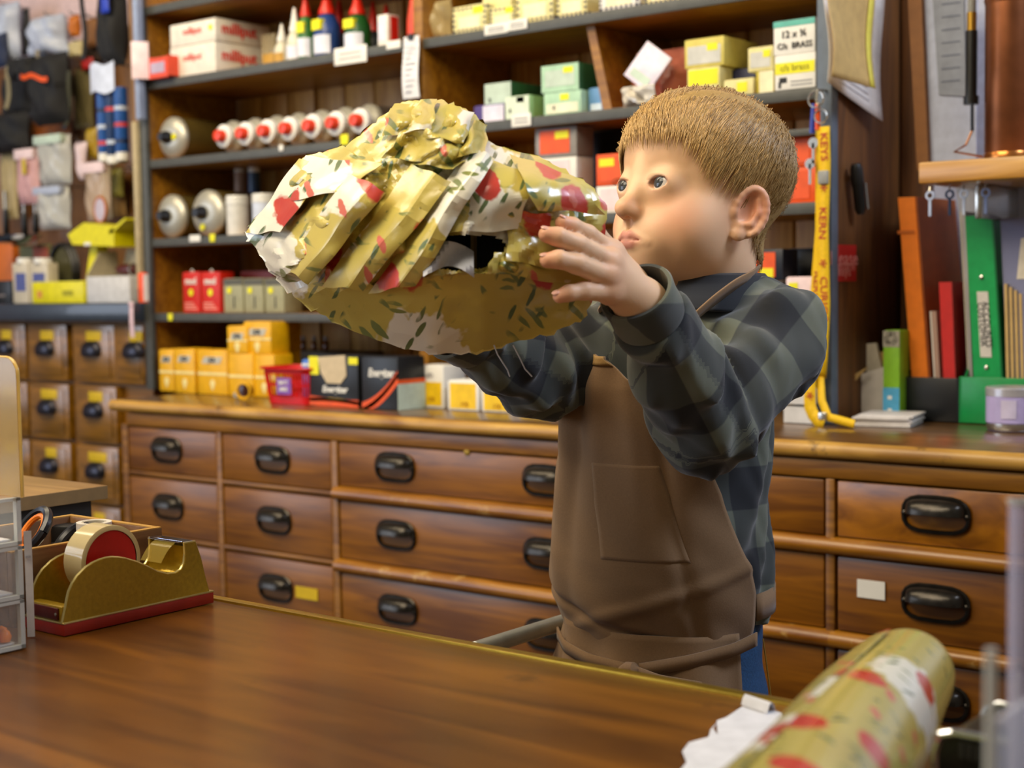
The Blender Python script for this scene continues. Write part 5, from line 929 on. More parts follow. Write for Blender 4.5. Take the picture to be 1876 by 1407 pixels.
obj('upright_panel', MB().prism([(W_, pz0), (xr, pz0)] + pn + [(W_, pz1)], -.0035, 0, 'XZ'), mat('beige_acrylic', '#b99c62', .12, alpha=.62, var=.04, spec=.7), org)
obj('panel_edge', MB().tube([(xr, -.0018, pz0)] + [(p[0], -.0018, p[1]) for p in pn] + [(W_, -.0018, pz1)], .0014, 6), mat('amber_edge', '#e0b860', .2, alpha=.8), org)
o = thing('white_slip', 'white paper slip standing between the organiser and the tray', 'paper', (P(51, 1000, .69)[0], .69, C0), .9); obj('slip', MB().grid(lambda u, v: (-.003 + .006 * u, .001 * math.sin(3 * v), v * .088), 3, 10, .0006), LINER, o); obj('print_line', MB().box(-.002, .002, -.0012, -.0002, .066, .068), mat('pale_ink', '#a8a8b0', .6), o)
AMB = mat('orange_amber', '#e87a08', .12, spec=.7)
for k in range(7):
    x, y = ax1 - .010 - .012 * (k % 3), ay1 - .012 - .016 * (k // 3) + .005 * (k % 2); s = .0055
    t = thing('orange_bead', 'glossy orange bead in the bottom tier of the organiser, ' + ('nearest the right wall, front row', 'front row, second from the right', 'front row, third from the right', 'middle row by the wall', 'middle row, second from the wall', 'middle row, furthest from the wall', 'on top of the heap')[k], 'bead', (x, y, C0 + .0056 + (.0065 if k == 6 else 0)), k, 'orange beads in the organiser'); obj('bead', MB().lathe([(0, 0), (s * .8, .001), (s, s * .9), (s * .7, s * 1.7), (0, s * 2.1)], 12), AMB, t)

# big roll of printed wrapping paper, torn white backing sheets
A, B = np.array(PC(1672, 1222, .95)), np.array(PC(1512, 1407, .70)); B[2] = .916; dv = B - A; dv /= np.linalg.norm(dv)
A = A - dv * .004; Ln = .52
rt = thing('paper_roll', 'roll of glossy floral wrapping paper lying across the counter edge', 'paper roll', (A[0], A[1], CT))
u_ = np.cross(dv, [0, 0, 1]); u_ /= np.linalg.norm(u_); w_ = np.cross(u_, dv)
nu, nv = 64, 60; G = np.zeros((nv + 1, nu + 1, 3)); UV = np.zeros((nv + 1, nu + 1, 3))
for j in range(nv + 1):
    v = j / nv
    for i in range(nu + 1):
        a = 2 * math.pi * i / nu; r = .0285 + .015 * v; e = min(1, v / .06); r *= (1 - (1 - e) ** 2.4 * .42)
        r *= 1 + .022 * math.sin(3 * a + 9 * v) * (1 - .5 * v) + .018 * math.sin(2 * a - 5 * v + 1)
        pnt = A + dv * (Ln * v - (.016 * math.cos(a - .9) * (1 - e))) + (u_ * math.cos(a) + w_ * math.sin(a)) * r
        G[j, i] = pnt - [A[0], A[1], CT]; UV[j, i] = (a * .032, v * Ln, 0)
G[..., 2] = np.maximum(G[..., 2], .0012)
PRINT = printed_paper('wrapping_paper_roll', '#b8a958', .22, 20)
def sheet_obj(name, G, UV, m, parent, smooth=180, thick=0):
    mb = MB().sheet(G, thick); me = bpy.data.meshes.new(name); me.from_pydata(mb.v, [], mb.f); me.polygons.foreach_set('use_smooth', [smooth > 60] * len(me.polygons))
    o = link(name, me, parent, m); uv = UV.reshape(-1, 3); set_uv(o, np.concatenate([uv, uv]) if thick else uv); return o
sheet_obj('rolled_sheet', G, UV, PRINT, rt)
Gf = np.zeros((9, 41, 3)); Uf = np.zeros((9, 41, 3))     # loose outer edge of the sheet lifting off the roll
for j in range(41):
    v = .06 + .94 * j / 40
    for i in range(9):
        a = 1.25 - .75 * i / 8; r = (.0285 + .015 * v) + .0012 + .002 * (i / 8) ** 2 + .003 * math.sin(7 * v) * (i / 8) ** 2
        Gf[i, j] = A + dv * Ln * v + (u_ * math.cos(a) + w_ * math.sin(a)) * r - [A[0], A[1], CT]; Uf[i, j] = (a * .032 + .4, v * Ln, 0)
sheet_obj('loose_edge', Gf, Uf, PRINT, rt, thick=.0004)
obj('card_core', MB().tube([A + dv * .03 - [A[0], A[1], CT], A + dv * .28 - [A[0], A[1], CT]], .014, 20, cap=False), KRAFT, rt)
for k, (pp, lab, z) in enumerate((([(1372, 1288), (1432, 1308), (1440, 1407), (1500, 1440), (1330, 1440), (1318, 1395), (1313, 1322), (1330, 1316)], 'torn white paper sheet under the floral roll', .0006), ([(1313, 1326), (1306, 1336), (1318, 1352), (1352, 1392), (1400, 1440), (1225, 1440), (1258, 1398), (1250, 1378), (1262, 1362), (1298, 1352), (1302, 1338)], 'torn white paper sheet with a ragged edge at the near side', .0016))):
    q = [PZ(x, y, CT + z) for x, y in pp]; c = np.mean(q, axis=0); t = thing('torn_paper', lab, 'paper', (c[0], c[1], CT + z)); obj('sheet', MB().prism([(p[0] - c[0], p[1] - c[1]) for p in q], 0, .0007, 'XY'), mat('white_tissue', '#c2c2c6', .7), t); 
    G2 = None if k else np.array([[(q[0][0] - c[0] + (q[1][0] - q[0][0]) * u * .8 , q[0][1] - c[1] + (q[1][1] - q[0][1]) * u * .8 - .010 * v, .001 + .006 * v * (1 - v) * 4) for u in np.linspace(0, 1, 7)] for v in np.linspace(0, 1, 5)])
    if G2 is not None: obj('curled_edge', MB().sheet(G2, .0005), mat('white_tissue', '#c2c2c6', .7), t)

# black and chrome machine, leaflet holder and clear tube at the right edge
dvx, dvy = -.290, .765; t = thing('card_machine', 'black card machine with a chrome band beside the paper roll', 'machine', (dvx, dvy, C0), 0); pl = [(0, 0), (.10, 0), (.10, .052), (.096, .056), (.010, .056), (.004, .053), (0, .046)]
obj('body', MB().prism(pl, -.06, .0, 'XZ'), mat('black_casing', '#121312', .3), t)
obj('chrome_band', MB().tube([(-.0012, -.0585, .004), (-.0014, -.0585, .044), (.002, -.0592, .0535), (.010, -.0595, .0562), (.097, -.0595, .0562)], .0024, 8), mat('chrome', '#d2d8e8', .08, 1, var=0), t)
obj('silver_trim', MB().tube([(-.0012, .0, .004), (-.0014, .0, .044), (.002, .0, .0535), (.010, .0, .0572), (.097, .0, .0572)], .0016, 8), mat('chrome', '#d2d8e8', .08, 1, var=0), t)
obj('display', MB().box(.016, .092, -.040, -.008, .0562, .0574), mat('dark_display', '#2c3038', .1), t); rib = MB()
for q in range(22): rib.box(.012 + .0038 * q, .0142 + .0038 * q, -.0612, -.0598, .044, .052)
obj('ribbed_edge', rib, mat('dark_grip', '#2a2a28', .5), t)
FR = clear('frosted_plastic', '#cfd0da', .42, .25); t = thing('leaflet_holder', 'clear acrylic leaflet holder at the right picture edge', 'holder', (P(1812, 1300, .50)[0], .56, C0))
hz = P(1812, 1188, .50)[2] - C0; zm = P(1850, 1255, .50)[2] - C0
obj('left_wall', MB().box(0, .0022, -.06, 0, 0, zm * .9), FR, t); obj('back_panel', MB().box(.0024, .10, -.0022, 0, 0, zm * .92), FR, t); obj('front_panel', MB().prism([(.006, 0), (.10, 0), (.10, zm * 1.25), (.03, zm * .95), (.016, zm * .7), (.008, zm * .5)], -.062, -.059, 'XZ'), FR, t)
obj('upright_edge', MB().tube([(.001, -.061, 0), (.001, -.061, hz)], .0022, 8), ACE, t); obj('edge_strip', MB().tube([(.100, -.0605, zm * 1.27), (.03, -.0605, zm * .97), (.016, -.0605, zm * .72), (.008, -.0605, zm * .5), (.007, -.0605, 0)], .0028, 8), ACE, t)
obj('white_leaflet', MB().box(.012, .1, -.030, -.028, .002, zm * .7), LINER, t)
D = .66; c = P(1866, 1100, D); t = thing('clear_tube', 'tall clear plastic tube standing at the right picture edge', 'tube', (c[0] + .002, D, C0)); hz = P(1850, 914, D)[2] - C0; r = c[0] - P(1839, 1100, D)[0]
obj('tube_wall', MB().lathe([(r, .002), (r, hz), (r - .0012, hz), (r - .0012, .002)], 32, cap=False), clear('lilac_clear', '#b9b8d2', .38, .15), t); obj('tube_rim', MB().lathe([(r, hz - .002), (r + .0008, hz), (r - .0014, hz), (r - .0012, hz - .002)], 32, cap=False), ACE, t); obj('tube_base', MB().lathe([(r + .001, 0), (r + .001, .003), (0, .003)], 32), ACE, t)
for k in range(3): o = thing('white_straw', 'white stick standing in the clear tube, ' + ('shortest', 'middle one', 'tallest')[k], 'stick', (c[0] - .004 + .008 * k, D, C0 + .004), 0, 'white sticks in the clear tube'); obj('stick', MB().tube([(0, 0, 0), (.004 - .003 * k, .002, hz * (.55 + .06 * k))], .0016, 6), LINER, o); obj('tip', MB().tube([(.004 - .003 * k, .002, hz * (.55 + .06 * k)), (.0043 - .0033 * k, .002, hz * (.57 + .06 * k))], .0022, 6), mat('grey_tip', '#5a5a60', .4), o)
# ---------------------------------------------------------------- the boy: distance fields turned into continuous skin and cloth
def ell(p, c, r, Rm=None):
    q = p - np.asarray(c, float)
    if Rm is not None: q = q @ Rm
    r = np.asarray(r, float); k0 = np.linalg.norm(q / r, axis=1); k1 = np.linalg.norm(q / r ** 2, axis=1)
    return k0 * (k0 - 1) / np.maximum(k1, 1e-9)
def cone(p, a, b, ra, rb):
    a = np.asarray(a, float); b = np.asarray(b, float); ba = b - a; h = np.clip((p - a) @ ba / (ba @ ba), 0, 1)
    return np.linalg.norm(p - a - h[:, None] * ba, axis=1) - (ra + (rb - ra) * h)
def smin(a, b, k): h = np.maximum(k - np.abs(a - b), 0) / k; return np.minimum(a, b) - h * h * k * .25
def smax(a, b, k): return -smin(-a, -b, k)
def chain(p, pts, rs, k=.004):
    d = None
    for i in range(len(pts) - 1):
        e = cone(p, pts[i], pts[i + 1], rs[i], rs[i + 1]); d = e if d is None else smin(d, e, k)
    return d
def nets(f, lo, hi, res):                                # naive surface nets, evaluated only in blocks that meet the surface
    lo = np.asarray(lo, float); n = np.ceil((np.asarray(hi) - lo) / res).astype(int) + 1; B = 8
    nb = -(-n // B); cg = np.stack(np.meshgrid(*[(np.arange(m) + .5) * B * res for m in nb], indexing='ij'), -1).reshape(-1, 3) + lo
    dc = f(cg); V = np.ones(nb * B, np.float32)
    near = np.abs(dc) < B * res * 1.15
    idx = np.stack(np.unravel_index(np.arange(len(dc)), nb), -1)
    for (i, j, k), d in zip(idx[~near], dc[~near]):
        if d < 0: V[i*B:i*B+B, j*B:j*B+B, k*B:k*B+B] = -1
    off = np.stack(np.meshgrid(*[np.arange(B)] * 3, indexing='ij'), -1).reshape(-1, 3); I = idx[near]
    for s in range(0, len(I), 400):
        g = (I[s:s+400, None, :] * B + off[None]); v = f(g.reshape(-1, 3) * res + lo); g = g.reshape(-1, 3); V[g[:, 0], g[:, 1], g[:, 2]] = v
    ins = V < 0; n = np.array(V.shape)
    c = [(0,0,0),(1,0,0),(0,1,0),(1,1,0),(0,0,1),(1,0,1),(0,1,1),(1,1,1)]
    sl = lambda A, o: A[o[0]:n[0]-1+o[0], o[1]:n[1]-1+o[1], o[2]:n[2]-1+o[2]]
    cnt = sum(sl(ins, o).astype(np.int8) for o in c); act = (cnt > 0) & (cnt < 8); ci = np.argwhere(act)
    vid = -np.ones(act.shape, np.int64); vid[act] = np.arange(len(ci))
    cv = np.stack([V[ci[:, 0]+o[0], ci[:, 1]+o[1], ci[:, 2]+o[2]] for o in c], 1); S_ = np.zeros((len(ci), 3)); N_ = np.zeros(len(ci))
    for a in range(8):
        for b in range(a + 1, 8):
            if sum(abs(x - y) for x, y in zip(c[a], c[b])) != 1: continue
            m = (cv[:, a] < 0) != (cv[:, b] < 0); t = cv[m, a] / (cv[m, a] - cv[m, b]); t = np.clip(t, 0, 1)
            S_[m] += np.array(c[a]) + t[:, None] * (np.array(c[b]) - np.array(c[a])); N_[m] += 1
    P_ = (ci + S_ / N_[:, None]) * res + lo; Q = []
    for ax in range(3):
        o = [0, 0, 0]; o[ax] = 1; u, w = [x for x in range(3) if x != ax]
        A = ins[:n[0]-o[0], :n[1]-o[1], :n[2]-o[2]]; Bm = ins[o[0]:, o[1]:, o[2]:]; e = np.argwhere(A != Bm)
        e = e[(e[:, u] > 0) & (e[:, w] > 0) & (e[:, 0] < n[0]-1) & (e[:, 1] < n[1]-1) & (e[:, 2] < n[2]-1)]
        ids = []
        for du, dw in ((1, 1), (0, 1), (0, 0), (1, 0)):
            k = e.copy(); k[:, u] -= du; k[:, w] -= dw; ids.append(vid[k[:, 0], k[:, 1], k[:, 2]])
        q = np.stack(ids, 1); flip = A[e[:, 0], e[:, 1], e[:, 2]]
        if ax == 1: flip = ~flip
        q[~flip] = q[~flip][:, ::-1]; Q.append(q[(q >= 0).all(1)])
    return P_, np.concatenate(Q)
def np_mesh(name, parts, m, parent, smooth=True):
    vs = []; fs = []; k = 0
    for v, f_ in parts: vs.append(v); fs.append(f_ + k); k += len(v)
    v = np.concatenate(vs); f_ = np.concatenate(fs); me = bpy.data.meshes.new(name)
    me.vertices.add(len(v)); me.vertices.foreach_set('co', v.astype(np.float32).ravel()); me.loops.add(f_.size); me.loops.foreach_set('vertex_index', f_.astype(np.int32).ravel())
    me.polygons.add(len(f_)); me.polygons.foreach_set('loop_start', np.arange(0, f_.size, f_.shape[1], dtype=np.int32)); me.update(calc_edges=True); me.validate()
    me.polygons.foreach_set('use_smooth', [smooth] * len(me.polygons)); return link(name, me, parent, m)
def set_col(o, cols, name='tint'):
    a = o.data.attributes.new(name, 'FLOAT_COLOR', 'POINT'); a.data.foreach_set('color', np.concatenate([cols, np.ones((len(cols), 1))], 1).astype(np.float32).ravel())

# --- frame of the head: F forward, Lf his left, U up
Hc = np.array(PC(1290, 347, 1.44)); fw = MW @ np.array([-math.sin(math.radians(54)), 0, -math.cos(math.radians(54))]); fw[2] = 0; fw /= np.linalg.norm(fw)
pit = math.radians(7); F_ = fw * math.cos(pit) + np.array([0, 0, math.sin(pit)]); Lf = np.cross([0, 0, 1.], F_); Lf /= np.linalg.norm(Lf); U_ = np.cross(F_, Lf)
HM = np.stack([F_, Lf, U_])                               # rows: head axes in the world
h2w = lambda q: Hc + np.asarray(q, float) @ HM
w2h = lambda p: (p - Hc) @ HM.T
def head_sdf(q):
    a = np.abs(q[:, 1]); s = np.stack([q[:, 0], a, q[:, 2]], 1)          # both sides alike
    d = ell(q, (-.007, 0, .020), (.083, .0710, .0715))
    d = smin(d, ell(q, (.030, 0, .026), (.053, .057, .053)), .02)
    d = smin(d, ell(q, (.020, 0, -.034), (.061, .0585, .062)), .022)
    d = smin(d, ell(s, (.043, .030, -.046), (.034, .030, .034)), .018)
    d = smin(d, ell(q, (.016, 0, -.064), (.054, .050, .034)), .018)
    d = smin(d, ell(q, (.064, 0, -.083), (.0185, .021, .0155)), .018)
    d = smin(d, ell(q, (.0748, 0, -.058), (.0165, .028, .021)), .018)
    d = smax(d, -ell(s, (.1026, .0270, -.0070), (.0160, .0175, .0120)), .018)
    d = smin(d, chain(q, [(.074, 0, .004), (.0845, 0, -.014), (.0985, 0, -.0300)], [.0052, .0052, .0064], .006), .022)
    d = smin(d, ell(q, (.0995, 0, -.0330), (.0078, .0076, .0070)), .008)
    d = smin(d, ell(s, (.0920, .0066, -.0352), (.0060, .0042, .0046)), .006)
    d = smax(d, -ell(s, (.0960, .0040, -.0400), (.0036, .0020, .0024)), .002)
    d = smax(d, -cone(q, (.0915, 0, -.043), (.0905, 0, -.050), .0014, .0018), .005)
    st_e = s.copy(); st_e[:, 2] -= .20 * (s[:, 1] - .0258) * .5; lid = ell(st_e, (.0715, .0258, -.0080), (.0127, .0130, .0112)); d = smin(d, lid, .014)
    d = smax(d, -ell(st_e, (.0838, .0256, -.0074), (.0125, .0095, .0055)), .0012)
    d = smin(d, chain(s, [(.0920, 0, -.0578), (.0914, .0042, -.0569), (.0838, .0205, -.0622)], [.0026, .0028, .0013], .003), .006)
    d = smin(d, chain(s, [(.0902, 0, -.0652), (.0890, .0055, -.0647), (.0836, .0195, -.0626)], [.0031, .0031, .0013], .003), .006)
    d = smax(d, -chain(s, [(.0962, 0, -.0614), (.0944, .006, -.0611), (.0850, .0210, -.0624)], [.0009, .0009, .0008], .002), .0016)
    # ears
    ca, sa = math.cos(.42), math.sin(.42); er = s - np.array([.008, .0640, -.0255]); x = er[:, 0] * ca + er[:, 1] * (-sa); y = er[:, 0] * sa + er[:, 1] * ca
    ct, st_ = math.cos(.22), math.sin(.22); e = np.stack([x * ct - er[:, 2] * -st_, y, -x * st_ + er[:, 2] * ct], 1)
    ea = ell(e, (-.006, .002, 0), (.0165, .0048, .0255)); ea = smax(ea, -ell(e, (-.004, .0065, .001), (.0105, .0052, .0170)), .003)
    rim = [(-.0055 + .0150 * math.cos(a), .0045 + .0015 * math.sin(a / 2), .0225 * math.sin(a)) for a in np.linspace(-.12, 4.25, 14)]
    ea = smin(ea, chain(e, rim, list(np.interp(np.arange(14), [0, 3, 8, 13], [.0022, .0031, .0031, .0026]))), .003)
    ea = smin(ea, chain(e, [(-.010, .0045, .013), (-.0135, .005, .002), (-.009, .005, -.011), (.000, .004, -.014)], [.0022, .0026, .0026, .0022]), .003)
    ea = smin(ea, ell(e, (-.001, .003, -.0235), (.0062, .0040, .0062)), .004); ea = smin(ea, ell(e, (.0085, .003, -.005), (.0034, .0034, .0048)), .003)
    d = smin(d, ea, .005)
    return d
neck0 = h2w((-.018, 0, -.055)); Bc = np.array(PC(1262, 640, 1.445)); neck1 = Bc + [0.012, .01, .03]
def headneck(p): return smin(head_sdf(w2h(p)), cone(p, neck0, neck1, .043, .047), .016)
corners = np.array([h2w((a, b, c)) for a in (-.105, .115) for b in (-.092, .092) for c in (-.13, .105)])
hv, hf = nets(headneck, corners.min(0) - [0, 0, .06], corners.max(0), .0015)

# --- arms and hands (photo points with their depth along the lens axis)
Sn, En, Wn = PC(1408, 622, 1.40), PC(1292, 772, 1.325), PC(1180, 562, 1.222)
Sf, Ef, Wf = PC(1118, 640, 1.485), PC(990, 682, 1.43), PC(846, 606, 1.345)
fin = [([(1118, 462, 1.212), (1076, 430, 1.190), (1048, 415, 1.176), (1031, 409, 1.170)], [.0086, .0078, .0071, .0062]),
       ([(1112, 478, 1.198), (1058, 449, 1.172), (1022, 434, 1.160), (1001, 430, 1.158)], [.0090, .0082, .0074, .0064]),
       ([(1108, 505, 1.193), (1056, 483, 1.168), (1023, 475, 1.158), (1003, 477, 1.158)], [.0088, .0079, .0071, .0062]),
       ([(1114, 536, 1.197), (1070, 533, 1.178), (1042, 537, 1.170), (1025, 543, 1.168)], [.0080, .0071, .0064, .0055])]
fin = [([PC(x, y, z - .022) for x, y, z in a], r) for a, r in fin]; thumb = ([PC(1160, 512, 1.230), PC(1118, 462, 1.230), PC(1092, 432, 1.214), PC(1078, 424, 1.204)], [.0120, .0098, .0086, .0072])
pal = [PC(1120, 466, 1.190), PC(1115, 484, 1.179), PC(1113, 508, 1.176), PC(1121, 534, 1.181)]
def hand_near(p):
    d = cone(p, En, Wn, .026, .0205); w0 = np.array(PC(1168, 552, 1.210))
    pm = None
    for q, r in zip(pal, (.0112, .0118, .0116, .0105)): e = cone(p, w0, q, .0165, r); pm = e if pm is None else smin(pm, e, .008)
    d = smin(d, pm, .014)
    fd = None
    for a, r in fin: e = smin(chain(p, a, r, .003), cone(p, a[0], np.array(a[0]) * .999 + w0 * .001 + 1e-5, r[0] * 1.04, r[0]), .003); fd = e if fd is None else np.minimum(fd, e)
    d = smin(d, fd, .0075); return smin(d, chain(p, *thumb, .003), .008)
hb_ = np.array([Wn] + [q for a, _ in fin for q in a] + thumb[0]); nv_, nf_ = nets(hand_near, np.minimum(hb_.min(0), Wn) - .03, np.maximum(hb_.max(0), Wn) + .035, .0018)
# far hand, palm up under the parcel
dW = np.array(Wf) - np.array(Ef); dW /= np.linalg.norm(dW); up_ = np.array([0, 0, 1.]); sd = np.cross(dW, up_)
def hand_far(p):
    w0 = np.array(Wf); d = cone(p, Ef, Wf, .026, .020)
    for k in range(4):
        b = w0 + dW * .052 + sd * (.020 - .013 * k); t1 = b + dW * .028 + up_ * .004; t2 = b + dW * (.044 - .004 * abs(k - 1.5)) + up_ * .016
        d = smin(d, smin(cone(p, w0, b, .015, .010), chain(p, [b, t1, t2], [.0085, .0075, .006]), .004), .007)
    return smin(d, chain(p, [w0 + dW * .012 + sd * .014, w0 + dW * .03 + sd * .036, w0 + dW * .045 + sd * .040 + up_ * .012], [.011, .009, .007]), .008)
fv, ff = nets(hand_far, np.array(Wf) - .10, np.array(Wf) + .10, .0025)
# trunk and legs (under the clothes)
zf = .405; hipz = P(1215, 1230, 1.25)[2]; hc = np.array(P(1215, 1180, 1.25)); hl, hr = hc + [.046, 0, -.02], hc + [-.046, 0, -.02]
hl[2] = hr[2] = hipz - .01
def trunk(p):
    d = cone(p, Bc + [0, 0, -.02], hc, .058, .066); d = smin(d, cone(p, Bc + [0, 0, .02], neck1, .045, .042), .03)
    for S0, E0, W0 in ((Sn, En, Wn), (Sf, Ef, Wf)): d = smin(d, chain(p, [S0, E0, W0], [.028, .024, .018]), .02)
    for h_ in (hl, hr): d = smin(d, chain(p, [h_, [h_[0] * 1.0, h_[1] - .012, .58], [h_[0], h_[1], zf + .05]], [.058, .042, .03]), .03)
    return d
tv, tf = nets(trunk, np.array([Bc[0] - .34, Bc[1] - .30, zf]), np.array([Bc[0] + .25, Bc[1] + .22, Bc[2] + .14]), .009)

# --- skin tint: painted where the skin itself is pinker
allv = np.concatenate([hv, nv_, fv, tv]); q = w2h(allv); isH = np.zeros(len(allv), bool); isH[:len(hv)] = True
base = np.array(srgb('#e6bc94')[:3]); col = np.tile(base, (len(allv), 1)); qa = np.abs(q[:, 1])
def paint(w, c): 
    global col
    w = np.clip(w, 0, 1)[:, None]; col = col * (1 - w) + np.array(srgb(c)[:3]) * w
gs = lambda cx, cy, cz, r: np.exp(-(((q[:, 0] - cx) ** 2 + (qa - cy) ** 2 + (q[:, 2] - cz) ** 2) / r ** 2)) * isH
paint(.50 * gs(.066, .040, -.040, .024), '#d98468'); paint(.45 * gs(.100, 0, -.032, .012), '#d98468'); paint(.6 * gs(.002, .076, -.022, .026), '#d4765a'); paint(.4 * gs(.07, 0, -.088, .018), '#dc9274')
s3 = np.stack([q[:, 0], qa, q[:, 2]], 1)
lip = np.minimum(chain(s3, [(.0935, 0, -.0580), (.0927, .0042, -.0572), (.0848, .0203, -.0622)], [.0032, .0034, .0014], .002), chain(s3, [(.0918, 0, -.0652), (.0904, .0055, -.0647), (.0846, .0195, -.0626)], [.0040, .0037, .0014], .002))
paint((1 - np.clip((lip - .0002) / .0018, 0, 1)) * .8 * isH, '#bd7266')
brow = chain(s3, [(.084, .013, .0170), (.080, .029, .0192), (.068, .045, .0140)], [.0014, .0020, .0010]); paint((1 - np.clip((brow - .003) / .006, 0, 1)) * .36 * isH, '#b07f52')
s3e = s3.copy(); s3e[:, 2] -= .10 * (s3[:, 1] - .0258); lidl = ell(s3e, (.0838, .0257, -.0074), (.0129, .0100, .0060)); paint((1 - np.clip(np.abs(lidl) / .0016, 0, 1)) * .85 * isH * (s3e[:, 2] > -.0074), '#5a3426'); paint((1 - np.clip(np.abs(lidl) / .004, 0, 1)) * .3 * isH, '#c98a78')
for a, _ in fin + [thumb]:
    for k, r, w in ((3, .010, .55), (0, .012, .30), (1, .007, .25)): paint(w * np.exp(-np.sum((allv - a[k]) ** 2, 1) / r ** 2), '#d4745a')
boy = thing('person', 'small boy in checked shirt and brown apron holding up the crumpled parcel', 'person', (hc[0], hc[1], zf))
org_ = np.array(boy.location)
SKIN = mat('skin', '#e6bc94', .5, sss=.15, var=.02, scale=200, bump=.03); nt = SKIN.node_tree; at = nt.nodes.new('ShaderNodeAttribute'); at.attribute_name = 'tint'; nt.links.new(at.outputs['Color'], nt.nodes['Principled BSDF'].inputs['Base Color'])
body = np_mesh('body', [(hv - org_, hf), (nv_ - org_, nf_), (fv - org_, ff), (tv - org_, tf)], SKIN, boy); set_col(body, col)
# fingernails
nl = MB()
for a, r in fin[:4]:
    t_, p_ = np.array(a[3]), np.array(a[2]); ax = (t_ - p_) / np.linalg.norm(t_ - p_); tc = CAM - t_; tc -= ax * (tc @ ax); tc /= np.linalg.norm(tc); tc = tc * .35 + np.array([0, 0, 1.]) * .9; tc -= ax * (tc @ ax); tc /= np.linalg.norm(tc); sx_ = np.cross(ax, tc)
    M_ = Matrix(((ax[0], sx_[0], tc[0], 0), (ax[1], sx_[1], tc[1], 0), (ax[2], sx_[2], tc[2], 0), (0, 0, 0, 1))); M_.translation = Vector(t_ + tc * (r[3] - .0008) + ax * .002 - org_)
    nl.lathe([(.0001, .0006), (.0024, .0005), (.0032, -.0004)], 12, M_ @ Matrix.Scale(1.25, 4, (1, 0, 0)), cap=False)
obj('fingernail', nl, mat('nail_pink', '#e4b09c', .3, var=.02), boy)
# eyes: white, iris, pupil
for sgn in (1, -1):
    ec = np.array((.0716, .0258 * sgn, -.0083)); look = np.array((.96, -.02, .20)); look /= np.linalg.norm(look); lw = look @ HM; cw = h2w(ec) - org_
    quat = Vector(lw).to_track_quat('Z', 'Y').to_matrix().to_4x4(); T_ = Matrix.Translation(tuple(cw)) @ quat; r = .0121
    eye = obj('eye', MB().lathe([(r * math.sin(t), r * math.cos(t)) for t in np.linspace(.55, math.pi, 18)], 28, T_, cap=False), mat('eye_white', '#d9d2cc', .12, var=.02, spec=.6), boy, 180)
    obj('iris', MB().lathe([(r * math.sin(t) * 1.001, r * math.cos(t) * 1.001) for t in np.linspace(.17, .56, 6)], 28, T_, cap=False), mat('grey_blue_iris', '#1d242a', .1, var=.25, scale=900), eye, 180)
    obj('pupil', MB().lathe([(0, r * 1.002)] + [(r * math.sin(t) * 1.002, r * math.cos(t) * 1.002) for t in np.linspace(.04, .24, 4)], 20, T_, cap=False), mat('pupil_black', '#060606', .04), eye, 180)
    obj('cornea', MB().lathe([(0, r * 1.07)] + [(r * math.sin(t) * (1.0 + .07 * (1 - (t / .60) ** 2)), r * math.cos(t) * (1.0 + .07 * (1 - (t / .60) ** 2))) for t in np.linspace(.08, .60, 7)], 24, T_, cap=False), mat('cornea', '#ffffff', .02, alpha=.05, spec=.5), eye, 180)
    ls = MB()
    for k in range(22):
        a = math.radians(200 + 140 * k / 21); b0 = np.array((.08, ec[1] + .0100 * math.cos(a), -.0072 - .0053 * math.sin(a) + .10 * .0100 * math.cos(a))); b0[0] = .0722 + math.sqrt(max(0, .0139 ** 2 - (b0[1] - ec[1]) ** 2)) * .97
        tip = b0 + np.array((.0042, .0035 * math.cos(a), .0024)); ls.tube([h2w(b0) - org_, h2w((b0 + tip) / 2 + [0, 0, -.0004]) - org_, h2w(tip) - org_], [.00022, .00018, .00006], 4)
    obj('eyelash', ls, mat('lash_brown', '#6b4a30', .6), eye)
# --- hair: a close cap plus combed strands
def hairline(q): # > 0 where hair grows (head coordinates)
    f_, l, u = q[:, 0], np.abs(q[:, 1]), q[:, 2]
    front = np.interp(l, [0, .018, .035, .050, .062, .08], [.041, .041, .040, .034, .020, .002])    # forehead line in u
    lim = np.where(f_ > .030, front, np.interp(f_, [-.10, -.06, -.026, -.012, .004, .020, .030], [-.070, -.066, -.050, -.02, .012, .018, .032]))
    return u - lim
scalp_n = lambda q: np.stack([(head_cr(q + d_) - head_cr(q - d_)) for d_ in np.eye(3) * 5e-4], 1)
def head_cr(q): return smin(smin(ell(q, (-.007, 0, .020), (.083, .0710, .0715)), ell(q, (.030, 0, .026), (.053, .057, .053)), .02), smin(ell(q, (.020, 0, -.034), (.061, .0585, .062)), ell(q, (-.02, 0, -.07), (.046, .044, .05)), .02), .022)
def cap_sdf(p):
    q = w2h(p); th = .0035 + .0035 * np.clip((q[:, 2] - .01) / .06, 0, 1) + .0012 * np.sin(160 * q[:, 1] + 60 * q[:, 0]) * np.sin(90 * q[:, 2])
    d = np.maximum(head_cr(q) - th, -(head_cr(q) + .003)); h_ = hairline(q) + .002 * np.sin(240 * q[:, 1]) + .0015 * np.sin(330 * q[:, 0])
    return np.maximum(d, -h_ * .8 + .001)
cvx, cfx = nets(cap_sdf, corners.min(0), corners.max(0), .0024)
HAIRC = mat('hair_cap', '#a08048', .55, var=.15, scale=300)
hair = np_mesh('hair', [(cvx - org_, cfx)], HAIRC, boy)
rr = np.random.default_rng(3); N0 = 26000; v = rr.normal(size=(N0, 3)); v /= np.linalg.norm(v, axis=1)[:, None]
q0 = np.array([-.008, 0, .012]) + v * .12
for _ in range(8): g = scalp_n(q0); g /= np.linalg.norm(g, axis=1)[:, None] + 1e-9; q0 = q0 - g * head_cr(q0)[:, None]
keep = hairline(q0) > .0005; q0 = q0[keep]; n_ = len(q0)
